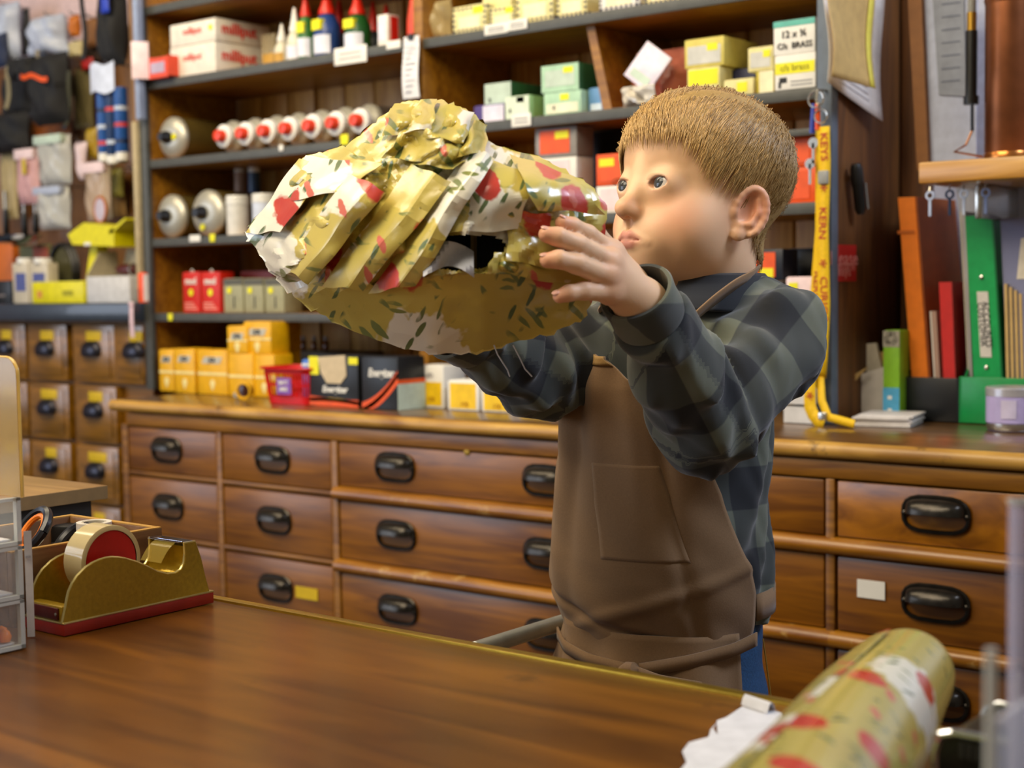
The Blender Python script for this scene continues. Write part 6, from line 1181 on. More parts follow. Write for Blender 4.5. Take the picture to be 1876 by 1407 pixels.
whorl = np.array([-.062, -.012, .075]); K = 7; pts = np.zeros((n_, K, 3)); pts[:, 0] = q0; cur = q0.copy()
Lh = .030 + .012 * rr.random(n_); Lh *= 1 - .45 * np.clip((q0[:, 0] - .03) / .03, 0, 1) * np.clip((.085 - q0[:, 2]) / .03, 0, 1); Lh *= np.where(q0[:, 2] < .0, .45, 1.0) * np.where((q0[:, 0] < -.02) & (q0[:, 2] < .03), .7, 1)
jit = rr.normal(size=(n_, 3)) * .075; clump = np.stack([np.sin(70 * q0[:, 1] + 40 * q0[:, 2]), np.sin(80 * q0[:, 0] + 50 * q0[:, 1] + 1), np.sin(60 * q0[:, 2] + 2)], 1) * .10
for k in range(1, K):
    g = scalp_n(cur); g /= np.linalg.norm(g, axis=1)[:, None] + 1e-9
    dr_ = cur - whorl; top = np.clip((cur[:, 2] - .02) / .05, 0, 1)[:, None]
    t = dr_ / (np.linalg.norm(dr_, axis=1)[:, None] + 1e-6) + np.array([.30, .42, -.10]) * top + np.array([.12, 0, -.85]) * (1 - top) + jit + clump
    t -= g * np.sum(t * g, 1)[:, None]; t /= np.linalg.norm(t, axis=1)[:, None] + 1e-9
    cur = cur + t * (Lh / (K - 1))[:, None]; hgt = .0022 + .0044 * np.clip((q0[:, 2] - .0) / .06, 0, 1) * np.sin(np.pi * min(1, .25 + .6 * k / (K - 1))) + .0012 * rr.random(n_) + .003 * (rr.random(n_) < .012)
    g = scalp_n(cur); g /= np.linalg.norm(g, axis=1)[:, None] + 1e-9
    cur = cur - g * (head_cr(cur) - hgt)[:, None]; pts[:, k] = cur
W_ = pts @ HM + Hc - org_
tg = np.gradient(W_, axis=1); tg /= np.linalg.norm(tg, axis=2, keepdims=True) + 1e-9
nrm = (scalp_n(pts.reshape(-1, 3)).reshape(n_, K, 3)) @ HM; nrm /= np.linalg.norm(nrm, axis=2, keepdims=True) + 1e-9; sdv = np.cross(tg, nrm)
rad = (np.array([.00036, .0004, .0004, .00038, .0003, .00022, .00006]) * 1.0)[None, :, None] * (.7 + .6 * rr.random((n_, 1, 1)))
ring3 = [W_ + sdv * rad, W_ + nrm * rad * .8, W_ - sdv * rad]; VV = np.stack(ring3, 2).reshape(n_, K * 3, 3)
fq = []
for k in range(K - 1):
    for a in range(3): b = (a + 1) % 3; fq.append((k * 3 + a, k * 3 + b, (k + 1) * 3 + b, (k + 1) * 3 + a))
fq = np.array(fq); FF = (fq[None] + (np.arange(n_) * K * 3)[:, None, None]).reshape(-1, 4)
HS = mat('hair_strands', '#a8752c', .38, var=.12, scale=400, spec=.5); nt = HS.node_tree; at = nt.nodes.new('ShaderNodeAttribute'); at.attribute_name = 'tint'; nt.links.new(at.outputs['Color'], nt.nodes['Principled BSDF'].inputs['Base Color']); nt.nodes['Principled BSDF'].inputs['Anisotropic'].default_value = .5
strands = np_mesh('strand', [(VV.reshape(-1, 3), FF)], HS, hair); strands['kind'] = 'stuff'
hc1, hc2 = np.array(srgb('#8f6c38')[:3]), np.array(srgb('#e0b878')[:3]); mixv = np.clip(rr.normal(.42, .22, n_) + 3.2 * (q0[:, 0] - .01) - .25 * (q0[:, 2] < .01), 0, 1)[:, None]; set_col(strands, np.repeat(hc1 * (1 - mixv) + hc2 * mixv, K * 3, 0))

# --- checked shirt
sec = np.array([(600, 1095, 1400), (640, 1062, 1420), (700, 1036, 1428), (800, 1022, 1428), (900, 1010, 1428), (1000, 1004, 1436), (1080, 1010, 1432), (1150, 1034, 1424), (1210, 1040, 1420), (1300, 1040, 1416)], float)
sz, scx, scy, sa_, sb_ = [], [], [], [], []
for y, l, r in sec:
    D0 = 1.255; m_ = (l + r) / 2; c = P(m_, y, D0); Zd = 1.44; Lh_ = (r - l) / 2 / FPX * Zd; a_ = Lh_ / math.sqrt(.842 ** 2 + (.539 * .90) ** 2)
    sz.append(c[2]); scx.append(c[0]); scy.append(D0); sa_.append(a_); sb_.append(a_ * .90)
o_ = np.argsort(sz); sz, scx, sa_, sb_ = [np.array(x)[o_] for x in (sz, scx, sa_, sb_)]
hemz = P(1400, 1150, 1.25)[2]
def wr(p, s=1.0): return .0030 * np.sin(70 * p[:, 2] + 35 * p[:, 0] + 9 * np.sin(22 * p[:, 1])) + .0024 * np.sin(55 * p[:, 0] - 48 * p[:, 1] + 40 * p[:, 2] + 5 * np.sin(30 * p[:, 0])) + .0007 * np.sin(150 * p[:, 0] + 120 * p[:, 2] + 6 * np.sin(60 * p[:, 1]))
def torso_d(p, grow=0):
    z = p[:, 2]; cx_, a_, b_ = np.interp(z, sz, scx), np.interp(z, sz, sa_) - .010 + grow, np.interp(z, sz, sb_) - .010 + grow
    k = np.sqrt(((p[:, 0] - cx_) / a_) ** 2 + ((p[:, 1] - 1.255) / b_) ** 2); return (k - 1) * b_
def arm_d(p, S0, E0, W0, rs):
    return chain(p, [S0, S0 * .45 + E0 * .55, E0, E0 * .5 + W0 * .5, W0], rs, .012)
Sn, En, Wn, Sf, Ef, Wf = [np.array(x) for x in (Sn, En, Wn, Sf, Ef, Wf)]
NR, FR_ = [.050, .047, .0455, .040, .0315], [.048, .044, .042, .038, .031]
WnC = Wn + (En - Wn) * .10; WfC = Wf + (Ef - Wf) * .12
def fold(p, E0, S0, W0):                                  # creases gathered inside the elbow
    r = np.linalg.norm(p - E0, axis=1); ax = (W0 - S0) / np.linalg.norm(W0 - S0); t = (p - E0) @ ax
    return .0040 * np.exp(-(r / .075) ** 2) * np.sin(150 * t + 26 * p[:, 2] + 2 * np.sin(60 * p[:, 0]))
def shirt(p):
    z = p[:, 2]; d = torso_d(p); shz = sz[-1]
    d = smax(d, z - (shz + .004), .05)
    yoke = np.minimum(cone(p, Sf, Bc + [0, .012, .018], .046, .060), cone(p, Sn, Bc + [0.01, .012, .018], .046, .060)); d = smin(d, yoke, .045)
    an = arm_d(p, Sn, En, WnC, NR); af = arm_d(p, Sf, Ef, WfC, FR_)
    an = an + fold(p, En, Sn, Wn) + .0055 * np.exp(-(np.linalg.norm(p - Sn, axis=1) / .08) ** 2) * np.sin(95 * p[:, 2] - 85 * p[:, 0] + 30 * p[:, 1] + 2 * np.sin(40 * p[:, 0]))
    d = smin(d, an, .028); d = smin(d, af + fold(p, Ef, Sf, Wf), .028); d = d + wr(p)
    d = np.maximum(d, hemz - z + .004 * np.sin(40 * p[:, 0] + 25 * p[:, 1]))
    for W0, E0 in ((WnC, En), (WfC, Ef)):
        ax = (W0 - E0) / np.linalg.norm(W0 - E0); d = smax(d, np.where(np.linalg.norm(p - W0, axis=1) < .07, (p - W0) @ ax, -1), .004)
    # hollow at the neck
    d = smax(d, -cone(p, neck1 - [0, 0, .005], neck1 + (neck0 - neck1) * 1.5, .046, .050), .006)
    return d
sv, sf = nets(shirt, [min(Wf[0], Bc[0]) - .12, Bc[1] - .32, hemz - .02], [Bc[0] + .23, Bc[1] + .20, Bc[2] + .11], .0034)
PLAID = mat('checked_flannel', '#3a3f3c', .85, sheen=.25); nt = PLAID.node_tree; N, L = nt.nodes.new, nt.links.new; bs = nt.nodes['Principled BSDF']
at = N('ShaderNodeAttribute'); at.attribute_name = 'cloth_uv'; sp = N('ShaderNodeSeparateXYZ'); nz = N('ShaderNodeTexNoise'); nz.inputs['Scale'].default_value = 900
L(at.outputs['Vector'], sp.inputs[0]); ch = []
for ax in ('X', 'Y'):
    f1 = N('ShaderNodeMath'); f1.operation = 'MULTIPLY'; f1.inputs[1].default_value = 1 / .080; L(sp.outputs[ax], f1.inputs[0]); f2_ = N('ShaderNodeMath'); f2_.operation = 'PINGPONG'; f2_.inputs[1].default_value = .5; L(f1.outputs[0], f2_.inputs[0])
    f3 = N('ShaderNodeMapRange'); f3.inputs['From Min'].default_value = .24; f3.inputs['From Max'].default_value = .26; L(f2_.outputs[0], f3.inputs['Value']); ch.append(f3.outputs[0])
sm = N('ShaderNodeMath'); sm.operation = 'ADD'; L(ch[0], sm.inputs[0]); L(ch[1], sm.inputs[1]); hf_ = N('ShaderNodeMath'); hf_.operation = 'MULTIPLY'; hf_.inputs[1].default_value = .5; L(sm.outputs[0], hf_.inputs[0])
rp = N('ShaderNodeValToRGB'); rp.color_ramp.interpolation = 'LINEAR'; e = rp.color_ramp.elements; e[0].position = 0; e[0].color = srgb('#15181e'); e[1].position = 1; e[1].color = srgb('#5f6355'); e2 = rp.color_ramp.elements.new(.5); e2.color = srgb('#393d3a'); L(hf_.outputs[0], rp.inputs['Fac'])
mx = N('ShaderNodeMix'); mx.data_type = 'RGBA'; mx.blend_type = 'OVERLAY'; mx.inputs['Factor'].default_value = .25; L(rp.outputs['Color'], mx.inputs['A']); L(nz.outputs['Color'], mx.inputs['B']); L(mx.outputs['Result'], bs.inputs['Base Color'])
shirt_o = np_mesh('shirt', [(sv - org_, sf)], PLAID, boy)
def cloth_uv(p):
    dt = torso_d(p); out = np.stack([np.arctan2(p[:, 0] - np.interp(p[:, 2], sz, scx), -(p[:, 1] - 1.255)) * .115, p[:, 2], 0 * dt], 1)
    for S0, E0, W0, rs, ph in ((Sn, En, Wn, NR, .3), (Sf, Ef, Wf, FR_, .1)):
        da = arm_d(p, S0, E0, W0, rs); use = da < dt - .006
        n1, n2 = np.linalg.norm(E0 - S0), np.linalg.norm(W0 - E0); a1, a2 = (E0 - S0) / n1, (W0 - E0) / n2
        d1, d2 = cone(p, S0, E0, .046, .046), cone(p, E0, W0, .046, .036); al = np.where(d1 < d2, (p - S0) @ a1, n1 + (p - E0) @ a2)
        axm = np.where((d1 < d2)[:, None], a1, a2); rel = p - np.where((d1 < d2)[:, None], S0, E0); e1 = np.cross(axm, [0.2, .9, .3]); e1 /= np.linalg.norm(e1, axis=1)[:, None]; e2 = np.cross(axm, e1)
        ang = np.arctan2(np.sum(rel * e2, 1), np.sum(rel * e1, 1)); uvA = np.stack([ang * .047 + ph, al + ph, 0 * al], 1); out[use] = uvA[use]
    return out
def uvattr(o, uv): a = o.data.attributes.new('cloth_uv', 'FLOAT_VECTOR', 'POINT'); a.data.foreach_set('vector', uv.astype(np.float32).ravel())
uvattr(shirt_o, cloth_uv(sv))
def cuff(W0, E0, r, ln=.030):
    ax = Vector((W0 - E0) / np.linalg.norm(W0 - E0)); M_ = Matrix.Translation(Vector(W0 - org_) - ax * ln * .55) @ ax.to_track_quat('Z', 'Y').to_matrix().to_4x4()
    o = obj('cuff', MB().lathe([(r * .9, -.002), (r * 1.06, .0), (r * 1.10, .006), (r * 1.08, ln * .6), (r * 1.12, ln - .002), (r * 1.08, ln), (r * .98, ln), (r * .96, ln * .5), (r * .9, .0)], 40, M_, cap=False), PLAID, shirt_o)
    n = len(o.data.vertices); co = np.zeros(n * 3, np.float32); o.data.vertices.foreach_get('co', co); co = co.reshape(-1, 3); rad_ = (co + org_ - W0); uvattr(o, np.stack([np.arctan2(rad_[:, 2], rad_[:, 0]) * .035 + .02, 0 * co[:, 0] + .03, 0 * co[:, 0]], 1)); return o
cuff(Wn + (Wn - En) / np.linalg.norm(Wn - En) * .004, En, .0285, .034); cuff(Wf, Ef, .029, .03)
# collar: a folded band round the neck
nd = (neck0 - neck1) / np.linalg.norm(neck0 - neck1); fdir = F_ * .55 + np.array([-.1, -1, 0]) * .45; fdir -= nd * (fdir @ nd); fdir /= np.linalg.norm(fdir); ldir = np.cross(nd, fdir)
def collar_pt(u, v):
    a = math.radians(14 + 332 * u); back = (1 - math.cos(a)) / 2
    prof = [(.049, -.004), (.0495, .016), (.053, .024), (.060, .016), (.070, -.004), (.073, -.012)]; kq = v * (len(prof) - 1); i = min(int(kq), len(prof) - 2); t = kq - i
    r = prof[i][0] * (1 - t) + prof[i + 1][0] * t; h = prof[i][1] * (1 - t) + prof[i + 1][1] * t; h = h * (.75 + .45 * back) + .012 * back - .010 * (1 - back) * (v if v > .5 else 0)
    return neck1 + nd * (h + .012) + (fdir * math.cos(a) * (1.02) + ldir * math.sin(a)) * r - org_
co_ = obj('collar', MB().grid(collar_pt, 60, 15, .0016), PLAID, shirt_o, 180); n = len(co_.data.vertices); uvattr(co_, np.stack([np.linspace(0, .3, n) * 0 + .002, np.zeros(n), np.zeros(n)], 1))

# --- jeans, shoes and the step stool he stands on (mostly behind the counter)
def jeans(p):
    d = np.maximum(torso_d(p, -.003), hipz - .07 - p[:, 2])
    for h_ in (hl, hr): d = smin(d, chain(p, [h_ + [0, 0, -.01], [h_[0], h_[1] - .012, .58], [h_[0], h_[1], zf + .035]], [.060, .050, .043]), .025)
    d = d + .0010 * np.sin(120 * p[:, 2] + 40 * p[:, 0]) ; return np.maximum(np.maximum(d, zf + .03 - p[:, 2]), p[:, 2] - (hemz + .012))
jv, jf = nets(jeans, [hc[0] - .16, hc[1] - .14, zf], [hc[0] + .16, hc[1] + .14, hemz + .05], .006)
DEN = mat('blue_denim', '#1c4268', .8, bump=.25, scale=500, var=.25); jo = np_mesh('jeans', [(jv - org_, jf)], DEN, boy)
mb = MB(); sx0 = P(1378, 1200, 1.22)
for dz in (0, .003): mb.tube([np.array(P(1398 + 3 * k, 1170 + 22 * k, 1.222)) - org_ for k in range(6)], .0008, 5)
obj('seam_stitching', mb, mat('ochre_thread', '#b08a3a', .6), jo)
def shoes(p):
    d = None
    for h_ in (hl, hr): e = smin(cone(p, [h_[0], h_[1] + .02, zf + .032], [h_[0], h_[1] - .075, zf + .026], .034, .026), cone(p, [h_[0], h_[1], zf + .04], [h_[0], h_[1], zf + .075], .036, .036), .02); d = e if d is None else np.minimum(d, e)
    return np.maximum(d, zf + .0012 - p[:, 2])
wv_, wf_ = nets(shoes, [hc[0] - .14, hc[1] - .13, zf - .01], [hc[0] + .14, hc[1] + .09, zf + .13], .006); np_mesh('shoes', [(wv_ - org_, wf_)], mat('brown_shoe_leather', '#3a2414', .5), boy)
A = np.array(P(872, 1190, 1.10)); B = np.array(PX(1030, 1148, A[0])); B[2] = A[2]; st = thing('step_stool', 'grey tubular step stool behind the counter, its rail showing beside the apron', 'stool', (hc[0], hc[1], 0)); so = np.array([hc[0], hc[1], 0]); GT = mat('grey_tube_paint', '#a4a8a4', .3, .3)
B[1] = max(B[1], 1.46)
obj('hand_rail', MB().tube([np.array([A[0], A[1] - .02, zf - .02]) - so, np.array([A[0], A[1] - .02, A[2] - .03]) - so, A - so, B - so, np.array([A[0], B[1] + .02, A[2] - .03]) - so, np.array([A[0], B[1] + .02, .0]) - so], .0085, 14), GT, st)
obj('platform', MB().box(-.20, .17, -.17, .2, zf - .03, zf - .001, .004), mat('ribbed_rubber', '#2a2a2a', .7), st)
for sx_, sy_ in ((-.18, -.15), (.15, -.15), (.15, .18), (-.18, .18)): obj('leg', MB().tube([(sx_, sy_, 0), (sx_, sy_, zf - .031)], .011, 12), GT, st)

# --- apron: bib, pocket, skirt, straps and tie hung over the shirt
APR = mat('brown_cotton', '#886c50', .95, bump=.08, spec=.08, sheen=.15, scale=700, var=.06); HEM = mat('apron_hem', '#a5824e', .85, bump=.1, scale=700)
def tor_pt(phi, z, grow):
    cx_, a_, b_ = np.interp(z, sz, scx), np.interp(z, sz, sa_) - .010 + grow, np.interp(z, sz, sb_) - .010 + grow
    return np.array([cx_ + a_ * math.sin(phi), 1.255 - b_ * math.cos(phi), z])
zt_, zb_ = P(1085, 645, 1.16)[2], P(1200, 1190, 1.16)[2]
def phi_at(px, py):                                       # which way round the trunk a photo point lies (near side)
    best = None
    z = None
    for ph in np.linspace(-1.2, 1.9, 240):
        zz = P(px, py, 1.255)[2]
        for _ in range(3):
            w = tor_pt(ph, zz, .008); d = w - CAM; cx2, cy2 = project(w); zz += (cy2 - py) / FPX * 1.4
        e = abs(cx2 - px)
        if (best is None or e < best[0]) and (w - np.array([np.interp(zz, sz, scx), 1.255, zz])) @ (w - CAM) < 0: best = (e, ph, zz)
    return best[1:]
def project(w): q = MW.T @ (np.asarray(w) - CAM); return CX + FPX * q[0] / q[2], CY + FPX * q[1] / q[2]
edge = [phi_at(*p) for p in ((1135, 650), (1215, 735), (1283, 823), (1318, 905), (1352, 1000), (1380, 1086), (1383, 1150))]
ez = np.array([e[1] for e in edge]); ep = np.array([e[0] for e in edge]); oz = np.argsort(ez); ez, ep = ez[oz], ep[oz]
NA, NB = 64, 90; G = np.zeros((NB + 1, NA + 1, 3))
zbib = [(-1.35, .012), (-.9, .016), (-.55, .004), (-.2, -.003), (.3, -.004), (1, -.006)]
for j in range(NB + 1):
    v = j / NB
    for i in range(NA + 1):
        u = i / NA; z = zb_ + (zt_ - zb_) * v; p1 = np.interp(z, ez, ep); p0 = -1.25 + .30 * max(0, v - .6) / .4 * 1.0
        ph = p0 + (p1 - p0) * u; z2 = z + np.interp(ph, [a for a, _ in zbib], [b for _, b in zbib]) * max(0, (v - .8) / .2)
        g = .010 + .006 * math.exp(-((v - .18) / .14) ** 2) * max(0, math.cos(ph)) + .010 * max(0, v - .62) * max(0, math.cos(ph + .3)) / .38 * 1.4
        g += .0085 * math.exp(-((ph + .62) / .13) ** 2) * (.3 + .7 * v) - .006 * math.exp(-((ph + .40) / .09) ** 2) * v + .006 * math.exp(-((ph + .15) / .10) ** 2) * v ** 2 + .006 * math.exp(-((ph - .42 + .3 * v) / .08) ** 2) * max(0, v - .3) - .004 * math.exp(-((ph - .8 + .5 * v) / .07) ** 2) + .004 * math.exp(-((v - .10 - .14 * ph) / .022) ** 2) - .005 * math.exp(-((v - .06 + .10 * ph) / .018) ** 2)
        lowf = max(0, .22 - v) / .22; g += lowf * (.004 * math.sin(7 * ph + 2) - .004 * lowf)
        g += .0012 * math.sin(25 * v + 6 * ph) * math.sin(4 * ph + 9 * v)
        G[j, i] = tor_pt(ph, z2, g) - org_
ap = obj('apron', MB().sheet(G, -.0018), APR, boy, 180)
Gt = G[NB - 3:NB + 1].copy(); nn_ = np.stack([G[NB, :, 0] + org_[0] - scx[-1], G[NB, :, 1] + org_[1] - 1.255, 0 * G[NB, :, 0]], 1); nn_ /= np.linalg.norm(nn_, axis=1)[:, None]; Gt = Gt + nn_[None] * .0022; obj('bib_hem', MB().sheet(Gt, -.001), HEM, ap, 180)
pk = G[int(NB * .30):int(NB * .64), int(NA * .50):int(NA * .82)].copy(); pn = np.stack([pk[..., 0] + org_[0] - scx[4], pk[..., 1] + org_[1] - 1.255, 0 * pk[..., 0]], -1); pn /= np.linalg.norm(pn, axis=2, keepdims=True); obj('pocket', MB().sheet(pk + pn * .0016, -.001), APR, ap, 180)
zs1 = P(1200, 1330, 1.16)[2]; Gs = np.zeros((15, 65, 3)); p1 = ep[0]
for j in range(15):
    v = j / 14
    for i in range(65):
        ph = -1.45 + (p1 - .22 + 1.45) * i / 64; z = zb_ + .012 - (zb_ + .012 - zs1) * v; Gs[j, i] = tor_pt(ph, z, .010 + .018 * v + .006 * math.sin(9 * ph + 1) * (.3 + v)) - org_ + (np.array([-.014, 0, 0]) * v if i < 12 else 0)
obj('skirt', MB().sheet(Gs, .0018), APR, ap, 180)
def band(pts, w, m, parent, name, n=24, thick=.0018, upv=(0, 0, 1)):
    pts = np.array(pts, float); t0 = np.linspace(0, 1, len(pts)); C_ = np.stack([np.interp(np.linspace(0, 1, n), t0, pts[:, k]) for k in range(3)], 1)
    for _ in range(2): C_[1:-1] = (C_[:-2] + 2 * C_[1:-1] + C_[2:]) / 4
    u = np.asarray(upv, float); G_ = np.array([[c - u * w / 2, c + u * w / 2] for c in C_]); return obj(name, MB().sheet(G_, thick), m, parent, 180)
tz = lambda px, py, g=.022: (lambda e: tor_pt(e[0], e[1], g) - org_)(phi_at(px, py))
band([tz(1368, 1166), tz(1330, 1186), tz(1260, 1206), tz(1180, 1222)], .013, APR, ap, 'tie_string')
band([tz(1040, 1158), tz(1060, 1182), tz(1100, 1204), tz(1160, 1220)], .012, APR, ap, 'tie_string')
kt = tz(1167, 1221, .028); obj('tie_knot', MB().lathe([(0, -.011), (.007, -.008), (.0095, 0), (.007, .008), (0, .011)], 14, Matrix.Translation(tuple(kt)) @ Matrix.Rotation(1.2, 4, 'Y')), APR, ap)
band([kt, tz(1215, 1240, .03), tz(1275, 1252, .032)], .016, APR, ap, 'tie_end'); band([kt, tz(1150, 1240, .03), tz(1120, 1262, .03)], .014, APR, ap, 'tie_end')
bz = P(1405, 1112, 1.25)[2]; band([tor_pt(a, bz, .006) - org_ for a in np.linspace(ep[0] + .02, 4.2, 14)], .026, APR, ap, 'back_band')
# neck strap: up from the bib over the near shoulder, and the far one
bibL = G[NB, 6] + org_; strapF = [bibL + [0, 0, -.008], bibL + [.016, .010, .018], PC(1098, 560, 1.40), PC(1125, 530, 1.44), PC(1180, 505, 1.475)]
band([np.array(q) - org_ for q in strapF], .016, APR, ap, 'neck_strap', upv=(.6, -.5, .35))
sh_pts = [PC(1215, 640, 1.372), PC(1262, 596, 1.366), PC(1300, 562, 1.375), PC(1340, 532, 1.392), PC(1372, 516, 1.415), PC(1385, 505, 1.45)]
band([np.array(q) - org_ + (CAM - np.array(q)) * .014 + [0, 0, .004] for q in sh_pts], .020, APR, ap, 'neck_strap', upv=(.62, -.35, .70))
# ---------------------------------------------------------------- the crumpled parcel in his hands
OUT = np.array([(735, 188), (770, 180), (815, 186), (852, 198), (886, 222), (892, 258), (930, 272), (985, 286), (1040, 312), (1090, 345), (1114, 380), (1110, 425), (1095, 480), (1088, 545), (1066, 590), (1010, 612), (940, 628), (880, 646), (800, 650), (735, 638), (660, 612), (590, 578), (540, 545), (512, 520), (486, 482), (462, 448), (446, 428), (462, 405), (492, 372), (520, 335), (545, 300), (562, 282), (606, 276), (640, 262), (676, 232), (706, 206)], float)
ctr = np.array([790., 420.])
def Zc(px): return 1.245 + (790 - px) * np.where(px < 790, .00026, .00014)
cp = np.array([(560, 535, .030), (640, 528, .055), (700, 526, .070), (770, 520, .078), (830, 508, .084), (900, 500, .086), (960, 492, .066), (1020, 482, .036), (1070, 470, .014), (500, 450, .022), (560, 440, .055), (640, 430, .072), (720, 420, .082), (800, 400, .085), (880, 385, .086), (960, 375, .066), (1030, 370, .040), (560, 340, .040), (620, 330, .055), (700, 320, .070), (770, 300, .060), (850, 310, .078), (930, 320, .066), (1000, 330, .044), (740, 240, .040), (800, 225, .058), (850, 240, .056), (790, 265, .050), (690, 270, .035), (620, 590, .012), (700, 600, .022), (800, 610, .024), (900, 600, .026), (1000, 580, .012), (800, 565, .050), (900, 555, .052), (690, 565, .038), (1020, 535, .022)], float)
ob = np.concatenate([OUT, np.zeros((len(OUT), 1))], 1); ctl = np.concatenate([ob, cp]); sg = 75.0
Km = np.exp(-((ctl[:, None, :2] - ctl[None, :, :2]) ** 2).sum(-1) / (2 * sg ** 2)); wt = np.linalg.solve(Km + np.eye(len(ctl)) * .02, ctl[:, 2])
def fz(xy): return np.exp(-((xy[:, None] - ctl[None, :, :2]) ** 2).sum(-1) / (2 * sg ** 2)) @ wt
r4 = np.random.default_rng(11); FN = r4.normal(size=(16, 2)); FN /= np.linalg.norm(FN, axis=1)[:, None]; FO = r4.uniform(0, 1, 16); FS = r4.uniform(45, 170, 16)
def tri(x): return 2 * np.abs(x - np.floor(x + .5))
def crumple(xy, k=16): return sum((tri(xy @ FN[i] / FS[i] + FO[i] + .25 * np.sin((xy[:, 0] * .7 - xy[:, 1]) / 90 + i)) - .5) * FS[i] / 100 for i in range(k)) / k
dgn = np.array([.81, .585]); dg2 = np.array([-.585, .81])
def pleats(xy):
    q = (xy - np.array([880, 280])) @ dgn; s = (xy - np.array([880, 280])) @ dg2; qq = q + 10 * np.sin(s / 45.) + 8 * np.sin(s / 23. + q / 40)
    m = np.clip((xy[:, 1] - 285) / 40, 0, 1) * np.clip((548 - xy[:, 1]) / 40, 0, 1) * np.clip((930 - xy[:, 0]) / 70, 0, 1); saw = (qq / 112.) - np.floor(qq / 112.)
    return m * (np.where(saw < .68, saw / .68, (1 - saw) / .32) - .5)
def front(xy):
    edge_ = np.clip(fz(xy) / .02, 0, 1); top = np.clip((290 - xy[:, 1]) / 50, 0, 1)
    knot = top * (.5 * (tri(xy[:, 0] / 44. + .3 * np.sin(xy[:, 1] / 22.)) - .5) + .5 * (tri((xy[:, 1] + .4 * xy[:, 0]) / 38.) - .5))
    yr = np.interp(xy[:, 0], [446, 500, 560, 640, 720, 820, 900, 1000, 1100], [426, 500, 538, 528, 516, 504, 498, 492, 486]); yb = np.interp(xy[:, 0], [446, 486, 540, 590, 660, 735, 800, 880, 940, 1010, 1066, 1110], [429, 482, 545, 578, 612, 638, 650, 646, 628, 612, 590, 500]); tb = np.clip((xy[:, 1] - yr) / np.maximum(yb - yr, 4), 0, 1)
    fr_ = fz(np.stack([xy[:, 0], np.minimum(xy[:, 1], yr)], 1)); lowm = (xy[:, 1] > yr)
    under = fr_ * (1 - tb) - .0 + .010 * crumple(xy * 1.3) * np.clip(tb * (1 - tb) * 6, 0, 1)
    return np.where(lowm, under, fz(xy) + edge_ * (.060 * crumple(xy) + .026 * crumple(xy * 2.3 + 400) + .026 * pleats(xy) + .020 * knot))
pcl = thing('crumpled_parcel', 'big crumpled parcel in floral wrapping paper held up in the boy\'s hands', 'parcel', PC(800, 560, 1.20)); po = np.array(pcl.location)
PAPER = printed_paper('wrapping_paper_parcel', '#c4b256', .30, 17, bump=.25)
na, nr = 200, 84
tt = np.linspace(0, len(OUT), na, endpoint=False); OC = np.concatenate([OUT, OUT[:1]]); oi = tt.astype(int); fr = (tt - oi)[:, None]; OL = OC[oi] * (1 - fr) + OC[oi + 1] * fr
OL = OL + (r4.normal(size=OL.shape) * 2.0); ra = (np.arange(1, nr + 1) / nr) ** .85
XY = ctr + ra[:, None, None] * (OL - ctr)[None]; flat = np.concatenate([[ctr], XY.reshape(-1, 2)])
def to_w(xy, dz): Z = Zc(xy[:, 0]) - dz; return np.stack([PC(a, b, c) for (a, b), c in zip(xy, Z)])
Wf_ = to_w(flat, front(flat)); back = to_w(flat, -(.075 * np.sqrt(np.clip(1 - np.concatenate([[0], np.repeat(ra, na)]) ** 2, 0, 1)) + .022 * crumple(flat * 1.1) * np.concatenate([[1], np.repeat(1 - ra ** 4, na)])))
def fan():
    f = [];
    for j in range(nr):
        for i in range(na):
            i2 = (i + 1) % na
            if j == 0: f.append((0, 1 + i, 1 + i2))
            else: a, b = 1 + (j - 1) * na, 1 + j * na; f.append((a + i, b + i, b + i2, a + i2))
    return f
HOLE = [(800, 436), (832, 430), (905, 432), (928, 446), (918, 478), (880, 492), (830, 496), (790, 488), (786, 460)]
def inpoly(p, poly):
    c = False; n = len(poly)
    for i in range(n):
        (x1, y1), (x2, y2) = poly[i], poly[(i + 1) % n]
        if (y1 > p[1]) != (y2 > p[1]) and p[0] < (x2 - x1) * (p[1] - y1) / (y2 - y1) + x1: c = not c
    return c
F0 = fan(); keepf = [f for f in F0 if not inpoly(np.mean([flat[i] for i in f], axis=0), HOLE)]
uvp = np.concatenate([flat / 2150., np.zeros((len(flat), 1))], 1) + np.stack([.012 * pleats(flat), .02 * crumple(flat), 0 * flat[:, 0]], 1)
nV = len(flat); me = bpy.data.meshes.new('wrapping')
me.from_pydata(np.concatenate([Wf_, back]) - po, [], keepf + [tuple(i + nV for i in f[::-1]) for f in F0] + [(1 + (nr - 1) * na + (i + 1) % na, 1 + (nr - 1) * na + i, nV + 1 + (nr - 1) * na + i, nV + 1 + (nr - 1) * na + (i + 1) % na) for i in range(na)])
me.polygons.foreach_set('use_smooth', [True] * len(me.polygons)); me.set_sharp_from_angle(angle=math.radians(11))
wrap = link('wrapping', me, pcl, PAPER); set_uv(wrap, np.concatenate([uvp, uvp + [.3, .2, 0]]))
